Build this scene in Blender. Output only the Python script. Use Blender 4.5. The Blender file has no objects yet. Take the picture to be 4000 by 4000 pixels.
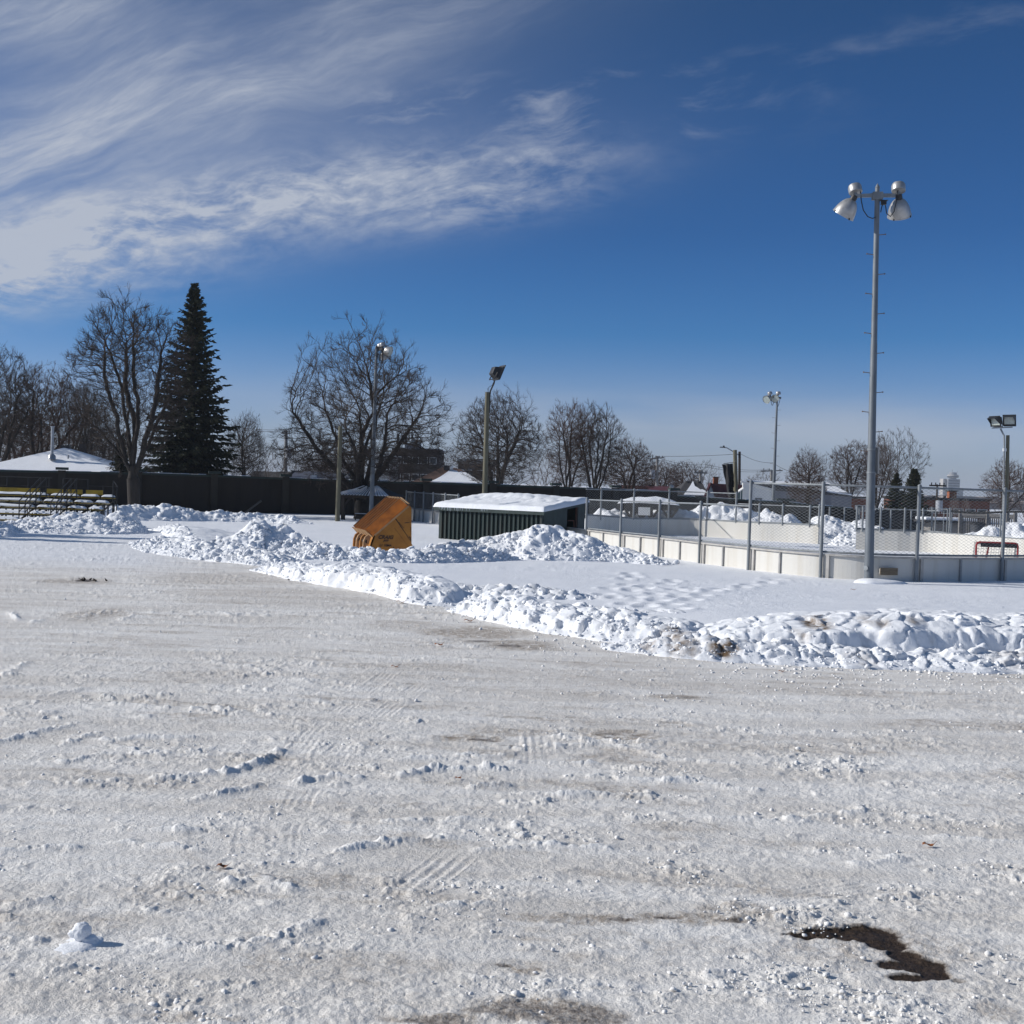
import bpy, math, random
import numpy as np
from mathutils import Vector, Matrix

scene = bpy.context.scene
COL = scene.collection
R = math.radians

# ------------------------------------------------------------------ camera
FPX = 4830.0
PITCH, ROLL, EYE = R(1.35), R(1.8), 2.4
cam_data = bpy.data.cameras.new("camera")
cam = bpy.data.objects.new("camera", cam_data)
COL.objects.link(cam)
cam_data.sensor_width = 36.0
cam_data.lens = 36.0 * FPX / 4000.0
cam_data.clip_start = 0.1
cam_data.clip_end = 9000.0
_f = Vector((0, math.cos(PITCH), -math.sin(PITCH)))
_u0 = Vector((0, math.sin(PITCH), math.cos(PITCH)))
_r0 = Vector((1, 0, 0))
_r = _r0 * math.cos(ROLL) + _u0 * math.sin(ROLL)
_u = -_r0 * math.sin(ROLL) + _u0 * math.cos(ROLL)
_m = Matrix((_r, _u, -_f)).transposed().to_4x4()
_m.translation = Vector((0, 0, EYE))
cam.matrix_world = _m
scene.camera = cam

# ------------------------------------------------------------------ light
SUN_EL = R(27.0)
SUN_AZ = Vector((-0.996, 0.06, 0)).normalized()
TO_SUN = Vector((SUN_AZ.x * math.cos(SUN_EL), SUN_AZ.y * math.cos(SUN_EL), math.sin(SUN_EL)))
sun_data = bpy.data.lights.new("sun", 'SUN')
sun_data.energy = 4.6
sun_data.angle = R(0.55)
sun_data.color = (1.0, 0.96, 0.90)
sun = bpy.data.objects.new("sun", sun_data)
COL.objects.link(sun)
sun.rotation_euler = TO_SUN.to_track_quat('Z', 'Y').to_euler()
sun.location = (-30, 20, 40)

world = bpy.data.worlds.new("World")
scene.world = world
world.use_nodes = True
WT = world.node_tree
WT.nodes.clear()


class NB:
    """small helper that writes node graphs"""
    def __init__(self, tree):
        self.t = tree

    def node(self, kind, **kw):
        n = self.t.nodes.new(kind)
        for k, v in kw.items():
            setattr(n, k, v)
        return n

    def link(self, a, b):
        if isinstance(a, (int, float)):
            b.default_value = a
        elif isinstance(a, (tuple, list)):
            b.default_value = a
        else:
            self.t.links.new(a, b)

    def m(self, op, a, b=None, c=None, clamp=False):
        n = self.node('ShaderNodeMath', operation=op, use_clamp=clamp)
        self.link(a, n.inputs[0])
        if b is not None:
            self.link(b, n.inputs[1])
        if c is not None:
            self.link(c, n.inputs[2])
        return n.outputs[0]

    def ramp01(self, v, a, b, smooth=True):
        n = self.node('ShaderNodeMapRange')
        n.interpolation_type = 'SMOOTHSTEP' if smooth else 'LINEAR'
        self.link(v, n.inputs['Value'])
        n.inputs['From Min'].default_value = a
        n.inputs['From Max'].default_value = b
        return n.outputs['Result']

    def maprange(self, v, a, b, c, d):
        n = self.node('ShaderNodeMapRange')
        self.link(v, n.inputs['Value'])
        for k, x in zip(('From Min', 'From Max', 'To Min', 'To Max'), (a, b, c, d)):
            n.inputs[k].default_value = x
        return n.outputs['Result']

    def noise(self, vec, scale, detail=4, rough=0.55, dist=0.0, out='Fac', lac=2.0):
        n = self.node('ShaderNodeTexNoise')
        self.link(vec, n.inputs['Vector'])
        n.inputs['Scale'].default_value = scale
        n.inputs['Detail'].default_value = detail
        n.inputs['Roughness'].default_value = rough
        n.inputs['Lacunarity'].default_value = lac
        n.inputs['Distortion'].default_value = dist
        return n.outputs[out]

    def comb(self, x, y, z):
        n = self.node('ShaderNodeCombineXYZ')
        for s, v in zip(n.inputs, (x, y, z)):
            self.link(v, s)
        return n.outputs[0]

    def mix(self, fac, a, b, blend='MIX'):
        n = self.node('ShaderNodeMix', data_type='RGBA', blend_type=blend)
        self.link(fac, n.inputs[0])
        for v, s in ((a, n.inputs[6]), (b, n.inputs[7])):
            if isinstance(v, tuple) and len(v) == 3:
                v = (*v, 1.0)
            self.link(v, s)
        return n.outputs[2]


def build_world():
    b = NB(WT)
    sky = b.node('ShaderNodeTexSky', sky_type='NISHITA')
    sky.sun_disc = False
    sky.sun_elevation = SUN_EL
    sky.sun_rotation = math.atan2(SUN_AZ.x, SUN_AZ.y) % (2 * math.pi)
    sky.altitude = 100.0
    sky.air_density = 1.0
    sky.dust_density = 0.35
    sky.ozone_density = 3.0
    tc = b.node('ShaderNodeTexCoord')
    sep = b.node('ShaderNodeSeparateXYZ')
    b.link(tc.outputs['Generated'], sep.inputs[0])
    x, y, z = sep.outputs
    ysafe = b.m('MAXIMUM', y, 0.05)
    front = b.ramp01(y, 0.05, 0.4)
    u = b.m('DIVIDE', x, ysafe)
    v = b.m('DIVIDE', z, ysafe)
    # cirrus: streaks that rise to the right
    def rot(ang):
        c, s_ = math.cos(ang), math.sin(ang)
        s1 = b.m('ADD', b.m('MULTIPLY', u, c), b.m('MULTIPLY', v, s_))
        n1 = b.m('ADD', b.m('MULTIPLY', u, -s_), b.m('MULTIPLY', v, c))
        return s1, n1

    def blob(cu, cv, ru, rv, ang=0.0, p=1.0):
        c, s_ = math.cos(ang), math.sin(ang)
        du = b.m('SUBTRACT', u, cu)
        dv = b.m('SUBTRACT', v, cv)
        a = b.m('DIVIDE', b.m('ADD', b.m('MULTIPLY', du, c), b.m('MULTIPLY', dv, s_)), ru)
        e = b.m('DIVIDE', b.m('ADD', b.m('MULTIPLY', du, -s_), b.m('MULTIPLY', dv, c)), rv)
        q = b.m('ADD', b.m('MULTIPLY', a, a), b.m('MULTIPLY', e, e))
        return b.m('MULTIPLY', b.m('EXPONENT', b.m('MULTIPLY', q, -1.0)), p)

    def uv(px, py):
        return (px - 2000) / FPX, (1886 - py + (px - 2000) * 0.0314) / FPX

    def addall(lst):
        o = lst[0]
        for k in lst[1:]:
            o = b.m('ADD', o, k)
        return o
    s1, n1 = rot(R(20))
    s2, n2 = rot(R(9))
    warp = b.noise(b.comb(b.m('MULTIPLY', u, 4.0), b.m('MULTIPLY', v, 4.0), 3.1), 1.0, 3, 0.5)
    wv = b.m('MULTIPLY', b.m('SUBTRACT', warp, 0.5), 0.12)
    # broad veil on the upper left
    streak = b.noise(b.comb(b.m('MULTIPLY', s1, 3.0), b.m('MULTIPLY', b.m('ADD', n1, wv), 13.0), 0.0), 1.0, 7, 0.62, 0.25)
    veil = addall([blob(*uv(-100, 700), 0.26, 0.045, R(20), 0.72), blob(*uv(750, 330), 0.26, 0.05, R(24), 0.58),
                   blob(*uv(60, 60), 0.12, 0.030, R(10), 0.9), blob(*uv(1200, 60), 0.22, 0.04, R(16), 0.36),
                   blob(*uv(-200, 900), 0.16, 0.045, R(12), 0.45)])
    fib = b.noise(b.comb(b.m('MULTIPLY', s1, 16.0), b.m('MULTIPLY', b.m('ADD', n1, wv), 95.0), 4.0), 1.0, 6, 0.66, 0.3)
    veil_a = b.m('MULTIPLY', veil, b.m('MULTIPLY', b.ramp01(streak, 0.22, 0.80), b.m('ADD', 0.45, b.m('MULTIPLY', b.ramp01(fib, 0.2, 0.85), 0.75))))
    # brighter rippled bank low on the left
    rip = b.noise(b.comb(b.m('MULTIPLY', s2, 7.0), b.m('MULTIPLY', b.m('ADD', n2, wv), 26.0), 5.0), 1.0, 8, 0.66, 0.35)
    fine = b.noise(b.comb(b.m('MULTIPLY', s2, 40.0), b.m('MULTIPLY', n2, 90.0), 9.0), 1.0, 4, 0.6, 0.4)
    bank = addall([blob(*uv(420, 930), 0.16, 0.028, R(14), 0.75), blob(*uv(1150, 770), 0.14, 0.027, R(10), 0.82),
                   blob(*uv(0, 1130), 0.14, 0.020, R(9), 0.75), blob(*uv(1850, 800), 0.09, 0.018, R(12), 0.60),
                   blob(*uv(1950, 640), 0.08, 0.014, R(8), 0.42), blob(*uv(-250, 1000), 0.15, 0.035, R(10), 0.6)])
    bank_n = b.m('ADD', b.m('MULTIPLY', b.ramp01(rip, 0.36, 0.70), 0.85), b.m('MULTIPLY', b.ramp01(fine, 0.38, 0.70), 0.42))
    bank_a = b.m('MULTIPLY', bank, bank_n)
    wisp_n = b.noise(b.comb(b.m('MULTIPLY', s2, 9.0), b.m('MULTIPLY', b.m('ADD', n2, wv), 34.0), 2.0), 1.0, 6, 0.6, 0.3)
    wisp = addall([blob(*uv(1700, 430), 0.10, 0.018, R(6), 0.75), blob(*uv(2400, 500), 0.10, 0.022, R(8), 0.5),
                   blob(*uv(3300, 230), 0.22, 0.03, R(14), 0.16), blob(*uv(2350, 330), 0.07, 0.01, R(10), 0.45)])
    wisp_a = b.m('MULTIPLY', wisp, b.ramp01(wisp_n, 0.48, 0.78))
    low_n = b.noise(b.comb(b.m('MULTIPLY', u, 5.0), b.m('MULTIPLY', v, 30.0), 7.0), 1.0, 4, 0.5)
    low = b.m('MULTIPLY', b.m('MULTIPLY', blob(0.16, 0.050, 0.42, 0.024, 0.0, 0.55), b.ramp01(low_n, 0.2, 0.7)), 1.0)
    soft = addall([blob(*uv(500, 620), 0.30, 0.075, R(21), 0.20), blob(*uv(1250, 760), 0.22, 0.05, R(12), 0.16), blob(*uv(300, 150), 0.24, 0.06, R(14), 0.16)])
    soft = b.m('MULTIPLY', soft, b.m('ADD', 0.5, warp))
    cloud = b.m('MULTIPLY', addall([veil_a, bank_a, wisp_a, soft]), front)
    cloud = b.m('MINIMUM', cloud, 1.0)
    lowc = b.m('MULTIPLY', low, front)
    # deeper polarised blue in view; unseen sky overhead brightened as added fill
    tint = b.node('ShaderNodeValToRGB')
    els = tint.color_ramp.elements
    while len(els) < len(SKY_TINT):
        els.new(0.5)
    for k, (p_, c_) in enumerate(SKY_TINT):
        els[k].position = p_
        els[k].color = (*c_, 1)
    b.link(b.m('MAXIMUM', z, 0.0), tint.inputs[0])
    skyc = b.mix(1.0, sky.outputs[0], tint.outputs[0], 'MULTIPLY')
    cl = b.mix(b.m('MULTIPLY', cloud, 0.90), skyc, CLOUD_C)
    cl = b.mix(lowc, cl, LOWC_C)
    bg = b.node('ShaderNodeBackground')
    b.link(cl, bg.inputs['Color'])
    bg.inputs['Strength'].default_value = SKY_STRENGTH
    out = b.node('ShaderNodeOutputWorld')
    b.link(bg.outputs[0], out.inputs[0])


SKY_STRENGTH = 0.10
SKY_TINT = [(0.0, (0.62, 0.72, 1.15)), (0.06, (0.52, 0.64, 1.04)), (0.12, (0.20, 0.475, 0.86)),
            (0.20, (0.155, 0.385, 0.71)), (0.36, (0.175, 0.365, 0.585)), (0.50, (0.60, 0.66, 0.70)), (0.85, (1.25, 1.15, 1.05))]
CLOUD_C = (4.9, 5.3, 6.1)
LOWC_C = (4.6, 5.0, 5.7)
build_world()

scene.render.engine = 'CYCLES'
scene.cycles.use_denoising = True
scene.cycles.max_bounces = 6
scene.cycles.diffuse_bounces = 3
scene.cycles.transparent_max_bounces = 8
scene.cycles.sample_clamp_indirect = 6.0
scene.view_settings.view_transform = 'Standard'
scene.view_settings.look = 'None'
scene.view_settings.exposure = 0.0
scene.view_settings.gamma = 1.0


# ------------------------------------------------------------------ picture -> place
def ray(px, py):
    u, v = (px - 2000) / FPX, (2000 - py) / FPX
    x = u * math.cos(ROLL) - v * math.sin(ROLL)
    zc = u * math.sin(ROLL) + v * math.cos(ROLL)
    return Vector((x, math.cos(PITCH) + zc * math.sin(PITCH), -math.sin(PITCH) + zc * math.cos(PITCH)))


def at(px, py, Y):
    d = ray(px, py)
    return Vector((d.x * Y / d.y, Y, EYE + d.z * Y / d.y))


def gp(px, py, z=0.0):
    d = ray(px, py)
    t = (z - EYE) / d.z
    return Vector((d.x * t, d.y * t, z))


# ------------------------------------------------------------------ numpy noise
def _h(ix, iy, seed):
    n = (ix.astype(np.int64) * 374761393 + iy.astype(np.int64) * 668265263 + seed * 1274126177) & 0xFFFFFFFF
    n = ((n ^ (n >> 13)) * 1274126177) & 0xFFFFFFFF
    n = (n ^ (n >> 16)) & 0xFFFFFFFF
    n = (n * 2246822519) & 0xFFFFFFFF
    return ((n ^ (n >> 15)) & 0xFFFFFF).astype(np.float32) / np.float32(0xFFFFFF)


def vnoise(x, y, seed=0):
    """gradient noise, about -1..1"""
    ix, iy = np.floor(x), np.floor(y)
    fx, fy = (x - ix).astype(np.float32), (y - iy).astype(np.float32)
    ix, iy = ix.astype(np.int64), iy.astype(np.int64)
    ux = fx * fx * fx * (fx * (fx * 6 - 15) + 10)
    uy = fy * fy * fy * (fy * (fy * 6 - 15) + 10)

    def g(dx, dy):
        a = _h(ix + dx, iy + dy, seed) * np.float32(2 * math.pi)
        return np.cos(a) * (fx - dx) + np.sin(a) * (fy - dy)
    n0 = g(0, 0) * (1 - ux) + g(1, 0) * ux
    n1 = g(0, 1) * (1 - ux) + g(1, 1) * ux
    return (n0 * (1 - uy) + n1 * uy) * 1.5


def fbm(x, y, seed=0, o=4, gain=0.5):
    a, s, t = 1.0, 0.0, 0.0
    for k in range(o):
        s = s + a * vnoise(x * 2 ** k + 17.3 * k, y * 2 ** k - 9.1 * k, seed + k)
        t += a
        a *= gain
    return s / t


def clods(x, y, seed=0):
    """0..1 rounded bumps"""
    ix, iy = np.floor(x).astype(np.int64), np.floor(y).astype(np.int64)
    best = np.zeros(x.shape, np.float32)
    for dx in (-1, 0, 1):
        for dy in (-1, 0, 1):
            cx, cy = ix + dx, iy + dy
            px = cx + _h(cx, cy, seed)
            py = cy + _h(cx, cy, seed + 77)
            rr = 0.35 + 0.5 * _h(cx, cy, seed + 151)
            hh = 0.3 + 0.7 * _h(cx, cy, seed + 233)
            q = ((x - px) ** 2 + (y - py) ** 2) / (rr * rr)
            best = np.maximum(best, hh * np.sqrt(np.clip(1 - q, 0, 1)).astype(np.float32))
    return best


def blocks(x, y, seed=0):
    """0..1 angular chunks: tilted facets with cracks between them"""
    ix, iy = np.floor(x).astype(np.int64), np.floor(y).astype(np.int64)
    f1 = np.full(x.shape, 9.0, np.float32)
    f2 = np.full(x.shape, 9.0, np.float32)
    val = np.zeros(x.shape, np.float32)
    for dx in (-1, 0, 1):
        for dy in (-1, 0, 1):
            cx, cy = ix + dx, iy + dy
            ox = x - (cx + _h(cx, cy, seed))
            oy = y - (cy + _h(cx, cy, seed + 77))
            d = np.sqrt(ox * ox + oy * oy).astype(np.float32)
            hh = 0.2 + 0.8 * _h(cx, cy, seed + 151)
            v = hh + 0.9 * (_h(cx, cy, seed + 9) - 0.5) * ox + 0.9 * (_h(cx, cy, seed + 19) - 0.5) * oy - 0.35 * d * d
            m = d < f1
            f2 = np.where(m, f1, np.minimum(f2, d))
            val = np.where(m, v, val)
            f1 = np.where(m, d, f1)
    return val * (0.25 + 0.75 * sstep(f2 - f1, 0.0, 0.22))


def sstep(v, a, b):
    t = np.clip((v - a) / (b - a), 0, 1)
    return t * t * (3 - 2 * t)


# ------------------------------------------------------------------ mesh helpers
def mesh_np(name, verts, faces, smooth=False):
    """verts (N,3), faces (F,k)"""
    verts = np.ascontiguousarray(verts, np.float32)
    faces = np.ascontiguousarray(faces, np.int32)
    me = bpy.data.meshes.new(name)
    F, k = faces.shape
    me.vertices.add(len(verts))
    me.vertices.foreach_set('co', verts.ravel())
    me.loops.add(F * k)
    me.loops.foreach_set('vertex_index', faces.ravel())
    me.polygons.add(F)
    me.polygons.foreach_set('loop_start', np.arange(0, F * k, k, dtype=np.int32))
    me.polygons.foreach_set('loop_total', np.full(F, k, np.int32))
    if smooth:
        me.polygons.foreach_set('use_smooth', np.ones(F, bool))
    me.update(calc_edges=True)
    me.validate()
    return me


def seg_arrays(p0, p1, r0, r1, sides=3):
    p0, p1 = np.asarray(p0, float), np.asarray(p1, float)
    r0, r1 = np.asarray(r0, float), np.asarray(r1, float)
    d = p1 - p0
    L = np.linalg.norm(d, axis=1, keepdims=True) + 1e-9
    d = d / L
    ref = np.where(np.abs(d[:, 2:3]) < 0.9, np.array([[0, 0, 1.0]]), np.array([[1.0, 0, 0]]))
    a = np.cross(d, ref)
    a /= np.linalg.norm(a, axis=1, keepdims=True)
    b = np.cross(d, a)
    n = len(p0)
    V = np.zeros((n, 2 * sides, 3))
    for k in range(sides):
        t = 2 * math.pi * k / sides
        o = a * math.cos(t) + b * math.sin(t)
        V[:, k] = p0 + o * r0[:, None]
        V[:, sides + k] = p1 + o * r1[:, None]
    base = (np.arange(n) * 2 * sides)[:, None]
    Fs = []
    for k in range(sides):
        k2 = (k + 1) % sides
        Fs.append(base + np.array([[k, k2, sides + k2, sides + k]]))
    Fq = np.stack(Fs, 1).reshape(-1, 4)
    return V.reshape(-1, 3), Fq


def link(name, me, mat=None, parent=None, loc=None):
    o = bpy.data.objects.new(name, me)
    COL.objects.link(o)
    if mat:
        me.materials.append(mat)
    if parent:
        o.parent = parent
    if loc is not None:
        o.location = loc
    return o


def tag(o, label=None, cat=None, group=None, kind=None):
    if label:
        o['label'] = label
    if cat:
        o['category'] = cat
    if group:
        o['group'] = group
    if kind:
        o['kind'] = kind
    return o


def thing(name, label, cat, loc=(0, 0, 0), rz=0.0, group=None):
    o = bpy.data.objects.new(name, None)
    COL.objects.link(o)
    o.empty_display_size = 0.2
    o.location = loc
    o.rotation_euler = (0, 0, rz)
    return tag(o, label, cat, group)


class MB:
    """collects shapes and links them as one mesh object"""
    def __init__(self):
        self.v, self.f = [], []

    def add(self, vs, fs):
        k = len(self.v)
        self.v += [tuple(p) for p in vs]
        self.f += [tuple(i + k for i in f) for f in fs]
        return self

    def box(self, c, s, rz=0.0, ry=0.0, rx=0.0):
        m = Matrix.Rotation(rz, 3, 'Z') @ Matrix.Rotation(ry, 3, 'Y') @ Matrix.Rotation(rx, 3, 'X')
        c = Vector(c)
        vs = [c + m @ Vector((sx * s[0] / 2, sy * s[1] / 2, sz * s[2] / 2))
              for sx in (-1, 1) for sy in (-1, 1) for sz in (-1, 1)]
        return self.add(vs, [(0, 1, 3, 2), (4, 6, 7, 5), (0, 4, 5, 1), (2, 3, 7, 6), (0, 2, 6, 4), (1, 5, 7, 3)])

    def beam(self, a, b, w, h):
        """rectangular bar from a to b, w sideways, h upward"""
        a, b = Vector(a), Vector(b)
        d = (b - a).normalized()
        up = Vector((0, 0, 1)) if abs(d.z) < 0.95 else Vector((0, 1, 0))
        s = d.cross(up).normalized()
        t = s.cross(d).normalized()
        vs = [p + s * (i * w / 2) + t * (j * h / 2) for p in (a, b) for i in (-1, 1) for j in (-1, 1)]
        return self.add(vs, [(0, 1, 3, 2), (4, 6, 7, 5), (0, 4, 5, 1), (2, 3, 7, 6), (0, 2, 6, 4), (1, 5, 7, 3)])

    def tube(self, pts, rad, n=8, caps=True):
        pts = [Vector(p) for p in pts]
        if not isinstance(rad, (list, tuple)):
            rad = [rad] * len(pts)
        rings = []
        prev = None
        for i, p in enumerate(pts):
            if i == 0:
                d = pts[1] - p
            elif i == len(pts) - 1:
                d = p - pts[i - 1]
            else:
                d = (pts[i + 1] - pts[i - 1])
            d = d.normalized()
            if prev is None:
                ref = Vector((0, 0, 1)) if abs(d.z) < 0.9 else Vector((1, 0, 0))
                a = d.cross(ref).normalized()
            else:
                a = (prev - d * prev.dot(d)).normalized()
            prev = a
            bb = d.cross(a)
            rings.append([p + (a * math.cos(2 * math.pi * k / n) + bb * math.sin(2 * math.pi * k / n)) * rad[i] for k in range(n)])
        vs = [q for r_ in rings for q in r_]
        fs = []
        for i in range(len(pts) - 1):
            for k in range(n):
                k2 = (k + 1) % n
                fs.append((i * n + k, i * n + k2, (i + 1) * n + k2, (i + 1) * n + k))
        if caps:
            fs.append(tuple(range(n - 1, -1, -1)))
            fs.append(tuple((len(pts) - 1) * n + k for k in range(n)))
        return self.add(vs, fs)

    def prism(self, poly, axis_o, ax, ay, ext):
        """extrude a 2D outline: point = o + ax*x + ay*y, extruded by vector ext"""
        o, ax, ay, ext = Vector(axis_o), Vector(ax), Vector(ay), Vector(ext)
        n = len(poly)
        vs = [o + ax * p[0] + ay * p[1] for p in poly] + [o + ax * p[0] + ay * p[1] + ext for p in poly]
        fs = [tuple(range(n - 1, -1, -1)), tuple(range(n, 2 * n))]
        for i in range(n):
            j = (i + 1) % n
            fs.append((i, j, n + j, n + i))
        return self.add(vs, fs)

    def build(self, name, mat, parent=None, loc=None, smooth=False, bevel=0.0, off=None):
        me = bpy.data.meshes.new(name)
        vs = self.v if off is None else [tuple(Vector(p) - Vector(off)) for p in self.v]
        me.from_pydata(vs, [], self.f)
        me.validate()
        me.update()
        import bmesh
        bm = bmesh.new()
        bm.from_mesh(me)
        bmesh.ops.recalc_face_normals(bm, faces=bm.faces)
        bm.to_mesh(me)
        bm.free()
        if smooth:
            for p in me.polygons:
                p.use_smooth = True
            try:
                me.set_sharp_from_angle(angle=R(42))
            except Exception:
                pass
        o = link(name, me, mat, parent, loc)
        if bevel:
            md = o.modifiers.new('bevel', 'BEVEL')
            md.width = bevel
            md.segments = 2
            md.limit_method = 'ANGLE'
        return o


def box_part(name, mat, parent, c, s, **kw):
    bev = kw.pop('bevel', 0)
    return MB().box(c, s, **kw).build(name, mat, parent, bevel=bev)


# ------------------------------------------------------------------ materials
def mat(name, col, rough=0.7, metal=0.0, var=0.25, scale=6.0, bump=0.0, bscale=40.0, stretch=(1, 1, 1), spec=0.4, col2=None, lo=0.35, hi=0.7):
    m = bpy.data.materials.new(name)
    m.use_nodes = True
    t = m.node_tree
    b = NB(t)
    p = t.nodes['Principled BSDF']
    tc = b.node('ShaderNodeTexCoord')
    mp = b.node('ShaderNodeMapping')
    mp.inputs['Scale'].default_value = stretch
    b.link(tc.outputs['Object'], mp.inputs[0])
    n = b.noise(mp.outputs[0], scale, 6, 0.6)
    c2 = col2 if col2 else tuple(c * (1 - var) for c in col)
    c = b.mix(b.ramp01(n, lo, hi), col, c2)
    b.link(c, p.inputs['Base Color'])
    p.inputs['Roughness'].default_value = rough
    p.inputs['Metallic'].default_value = metal
    p.inputs['Specular IOR Level'].default_value = spec
    if bump:
        bn = b.node('ShaderNodeBump')
        bn.inputs['Strength'].default_value = 0.6
        bn.inputs['Distance'].default_value = bump
        b.link(b.noise(mp.outputs[0], bscale, 5, 0.6), bn.inputs['Height'])
        b.link(bn.outputs[0], p.inputs['Normal'])
    return m


def snow_mat(name, col=(0.83, 0.845, 0.87), bump=0.012, scale=22.0, dirt=0.0):
    m = bpy.data.materials.new(name)
    m.use_nodes = True
    t = m.node_tree
    b = NB(t)
    p = t.nodes['Principled BSDF']
    tc = b.node('ShaderNodeTexCoord')
    co = tc.outputs['Object']
    c = b.mix(b.ramp01(b.noise(co, 1.7, 5, 0.6), 0.35, 0.7), col, tuple(k * 0.94 for k in col))
    if dirt:
        a = b.node('ShaderNodeAttribute', attribute_name='dirt')
        f = b.m('MULTIPLY', a.outputs['Fac'], b.ramp01(b.noise(co, 5.0, 6, 0.65), 0.30, 0.62))
        c = b.mix(f, c, (0.15, 0.095, 0.05))
    b.link(c, p.inputs['Base Color'])
    p.inputs['Roughness'].default_value = 0.75
    p.inputs['Specular IOR Level'].default_value = 0.25
    bn = b.node('ShaderNodeBump')
    bn.inputs['Strength'].default_value = 0.55
    bn.inputs['Distance'].default_value = bump
    h = b.m('ADD', b.noise(co, scale, 6, 0.62), b.m('MULTIPLY', b.noise(co, scale * 4, 3, 0.6), 0.35))
    b.link(h, bn.inputs['Height'])
    b.link(bn.outputs[0], p.inputs['Normal'])
    return m


def ground_mat():
    m = bpy.data.materials.new('ground_snow')
    m.use_nodes = True
    t = m.node_tree
    b = NB(t)
    p = t.nodes['Principled BSDF']
    tc = b.node('ShaderNodeTexCoord')
    co = tc.outputs['Object']
    def attr(n):
        return b.node('ShaderNodeAttribute', attribute_name=n).outputs['Fac']
    drive, dirt, soil = attr('drive'), attr('dirt'), attr('soil')
    mp = b.node('ShaderNodeMapping')
    mp.inputs['Rotation'].default_value = (0, 0, R(6))
    mp.inputs['Scale'].default_value = (0.35, 1.6, 1)
    b.link(co, mp.inputs[0])
    clean = b.mix(b.ramp01(b.noise(co, 0.8, 5, 0.6), 0.35, 0.7), (0.83, 0.845, 0.875), (0.79, 0.81, 0.845))
    n1 = b.noise(mp.outputs[0], 1.1, 8, 0.68)
    n2 = b.noise(co, 9.0, 6, 0.7)
    n3 = b.noise(co, 45.0, 4, 0.7)
    packed = b.mix(b.ramp01(n1, 0.32, 0.70), (0.85, 0.828, 0.79), (0.70, 0.658, 0.60))
    packed = b.mix(b.m('MULTIPLY', b.ramp01(n2, 0.50, 0.78), 0.5), packed, (0.50, 0.44, 0.37))
    packed = b.mix(b.m('MULTIPLY', b.ramp01(n3, 0.55, 0.8), 0.22), packed, (0.44, 0.40, 0.35))
    packed = b.mix(b.m('MULTIPLY', attr('relief'), 0.75), packed, (0.87, 0.865, 0.85))
    base = b.mix(drive, clean, packed)
    dn = b.ramp01(b.m('ADD', b.m('MULTIPLY', n2, 0.6), b.m('MULTIPLY', n3, 0.4)), 0.36, 0.60)
    base = b.mix(b.m('MULTIPLY', dirt, dn), base, (0.30, 0.235, 0.17))
    soilc = b.mix(b.ramp01(n3, 0.35, 0.65), (0.058, 0.038, 0.025), (0.024, 0.016, 0.011))
    edge = b.m('ADD', soil, b.m('MULTIPLY', b.m('SUBTRACT', b.noise(co, 18.0, 8, 0.75), 0.5), 0.85))
    slush = b.mix(b.ramp01(n3, 0.4, 0.6), (0.36, 0.325, 0.29), (0.21, 0.18, 0.155))
    base = b.mix(b.m('MULTIPLY', b.ramp01(edge, 0.12, 0.46), 0.85), base, slush)
    base = b.mix(b.ramp01(edge, 0.44, 0.64), base, soilc)
    b.link(base, p.inputs['Base Color'])
    b.link(b.maprange(n1, 0.3, 0.75, 0.72, 0.5), p.inputs['Roughness'])
    p.inputs['Specular IOR Level'].default_value = 0.25
    bn = b.node('ShaderNodeBump')
    bn.inputs['Strength'].default_value = 0.7
    bn.inputs['Distance'].default_value = 0.022
    h = b.m('ADD', b.noise(co, 30.0, 6, 0.65), b.m('MULTIPLY', b.noise(co, 110.0, 3, 0.6), 0.4))
    b.link(h, bn.inputs['Height'])
    b.link(bn.outputs[0], p.inputs['Normal'])
    return m


M_SNOW = snow_mat('snow')
M_SNOWD = snow_mat('bank_snow', dirt=1.0, bump=0.02, scale=14.0)
M_ROOFSNOW = snow_mat('roof_snow', bump=0.02, scale=8.0)
M_GALV = mat('galvanised_steel', (0.25, 0.27, 0.285), 0.62, 0.25, 0.3, 5.0, stretch=(1, 1, 0.3))
M_POLE = mat('pole_steel', (0.16, 0.18, 0.20), 0.55, 0.2, 0.28, 2.2, stretch=(1, 1, 0.5))
M_ALU = mat('spun_aluminium', (0.44, 0.43, 0.415), 0.42, 0.6, 0.25, 6.0)
M_DARKM = mat('dark_metal', (0.035, 0.036, 0.038), 0.5, 0.3, 0.3, 8.0)
M_BLACK = mat('black_paint', (0.012, 0.012, 0.013), 0.5, 0.0, 0.3, 8.0)
M_CABLE = mat('black_cable', (0.012, 0.012, 0.015), 0.5, 0.0, 0.2, 8.0)
M_GLASS = mat('lamp_glass', (0.42, 0.47, 0.44), 0.12, 0.0, 0.25, 6.0, spec=0.8)
M_WOODP = mat('grey_green_pole_wood', (0.155, 0.145, 0.10), 0.85, 0.0, 0.45, 3.0, bump=0.01, bscale=20, stretch=(6, 6, 0.35))
M_WOODD = mat('dark_stained_wood', (0.040, 0.030, 0.024), 0.85, 0.0, 0.4, 4.0, stretch=(5, 5, 0.6))
M_PLANK = mat('weathered_plank', (0.19, 0.155, 0.11), 0.85, 0.0, 0.0, 3.0, stretch=(1.2, 12, 14), col2=(0.12, 0.09, 0.06))
M_BOARD = mat('rink_board_white', (0.60, 0.585, 0.545), 0.6, 0.0, 0.0, 1.1, stretch=(3.0, 3.0, 0.22), col2=(0.52, 0.49, 0.43), lo=0.42, hi=0.8)
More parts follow.
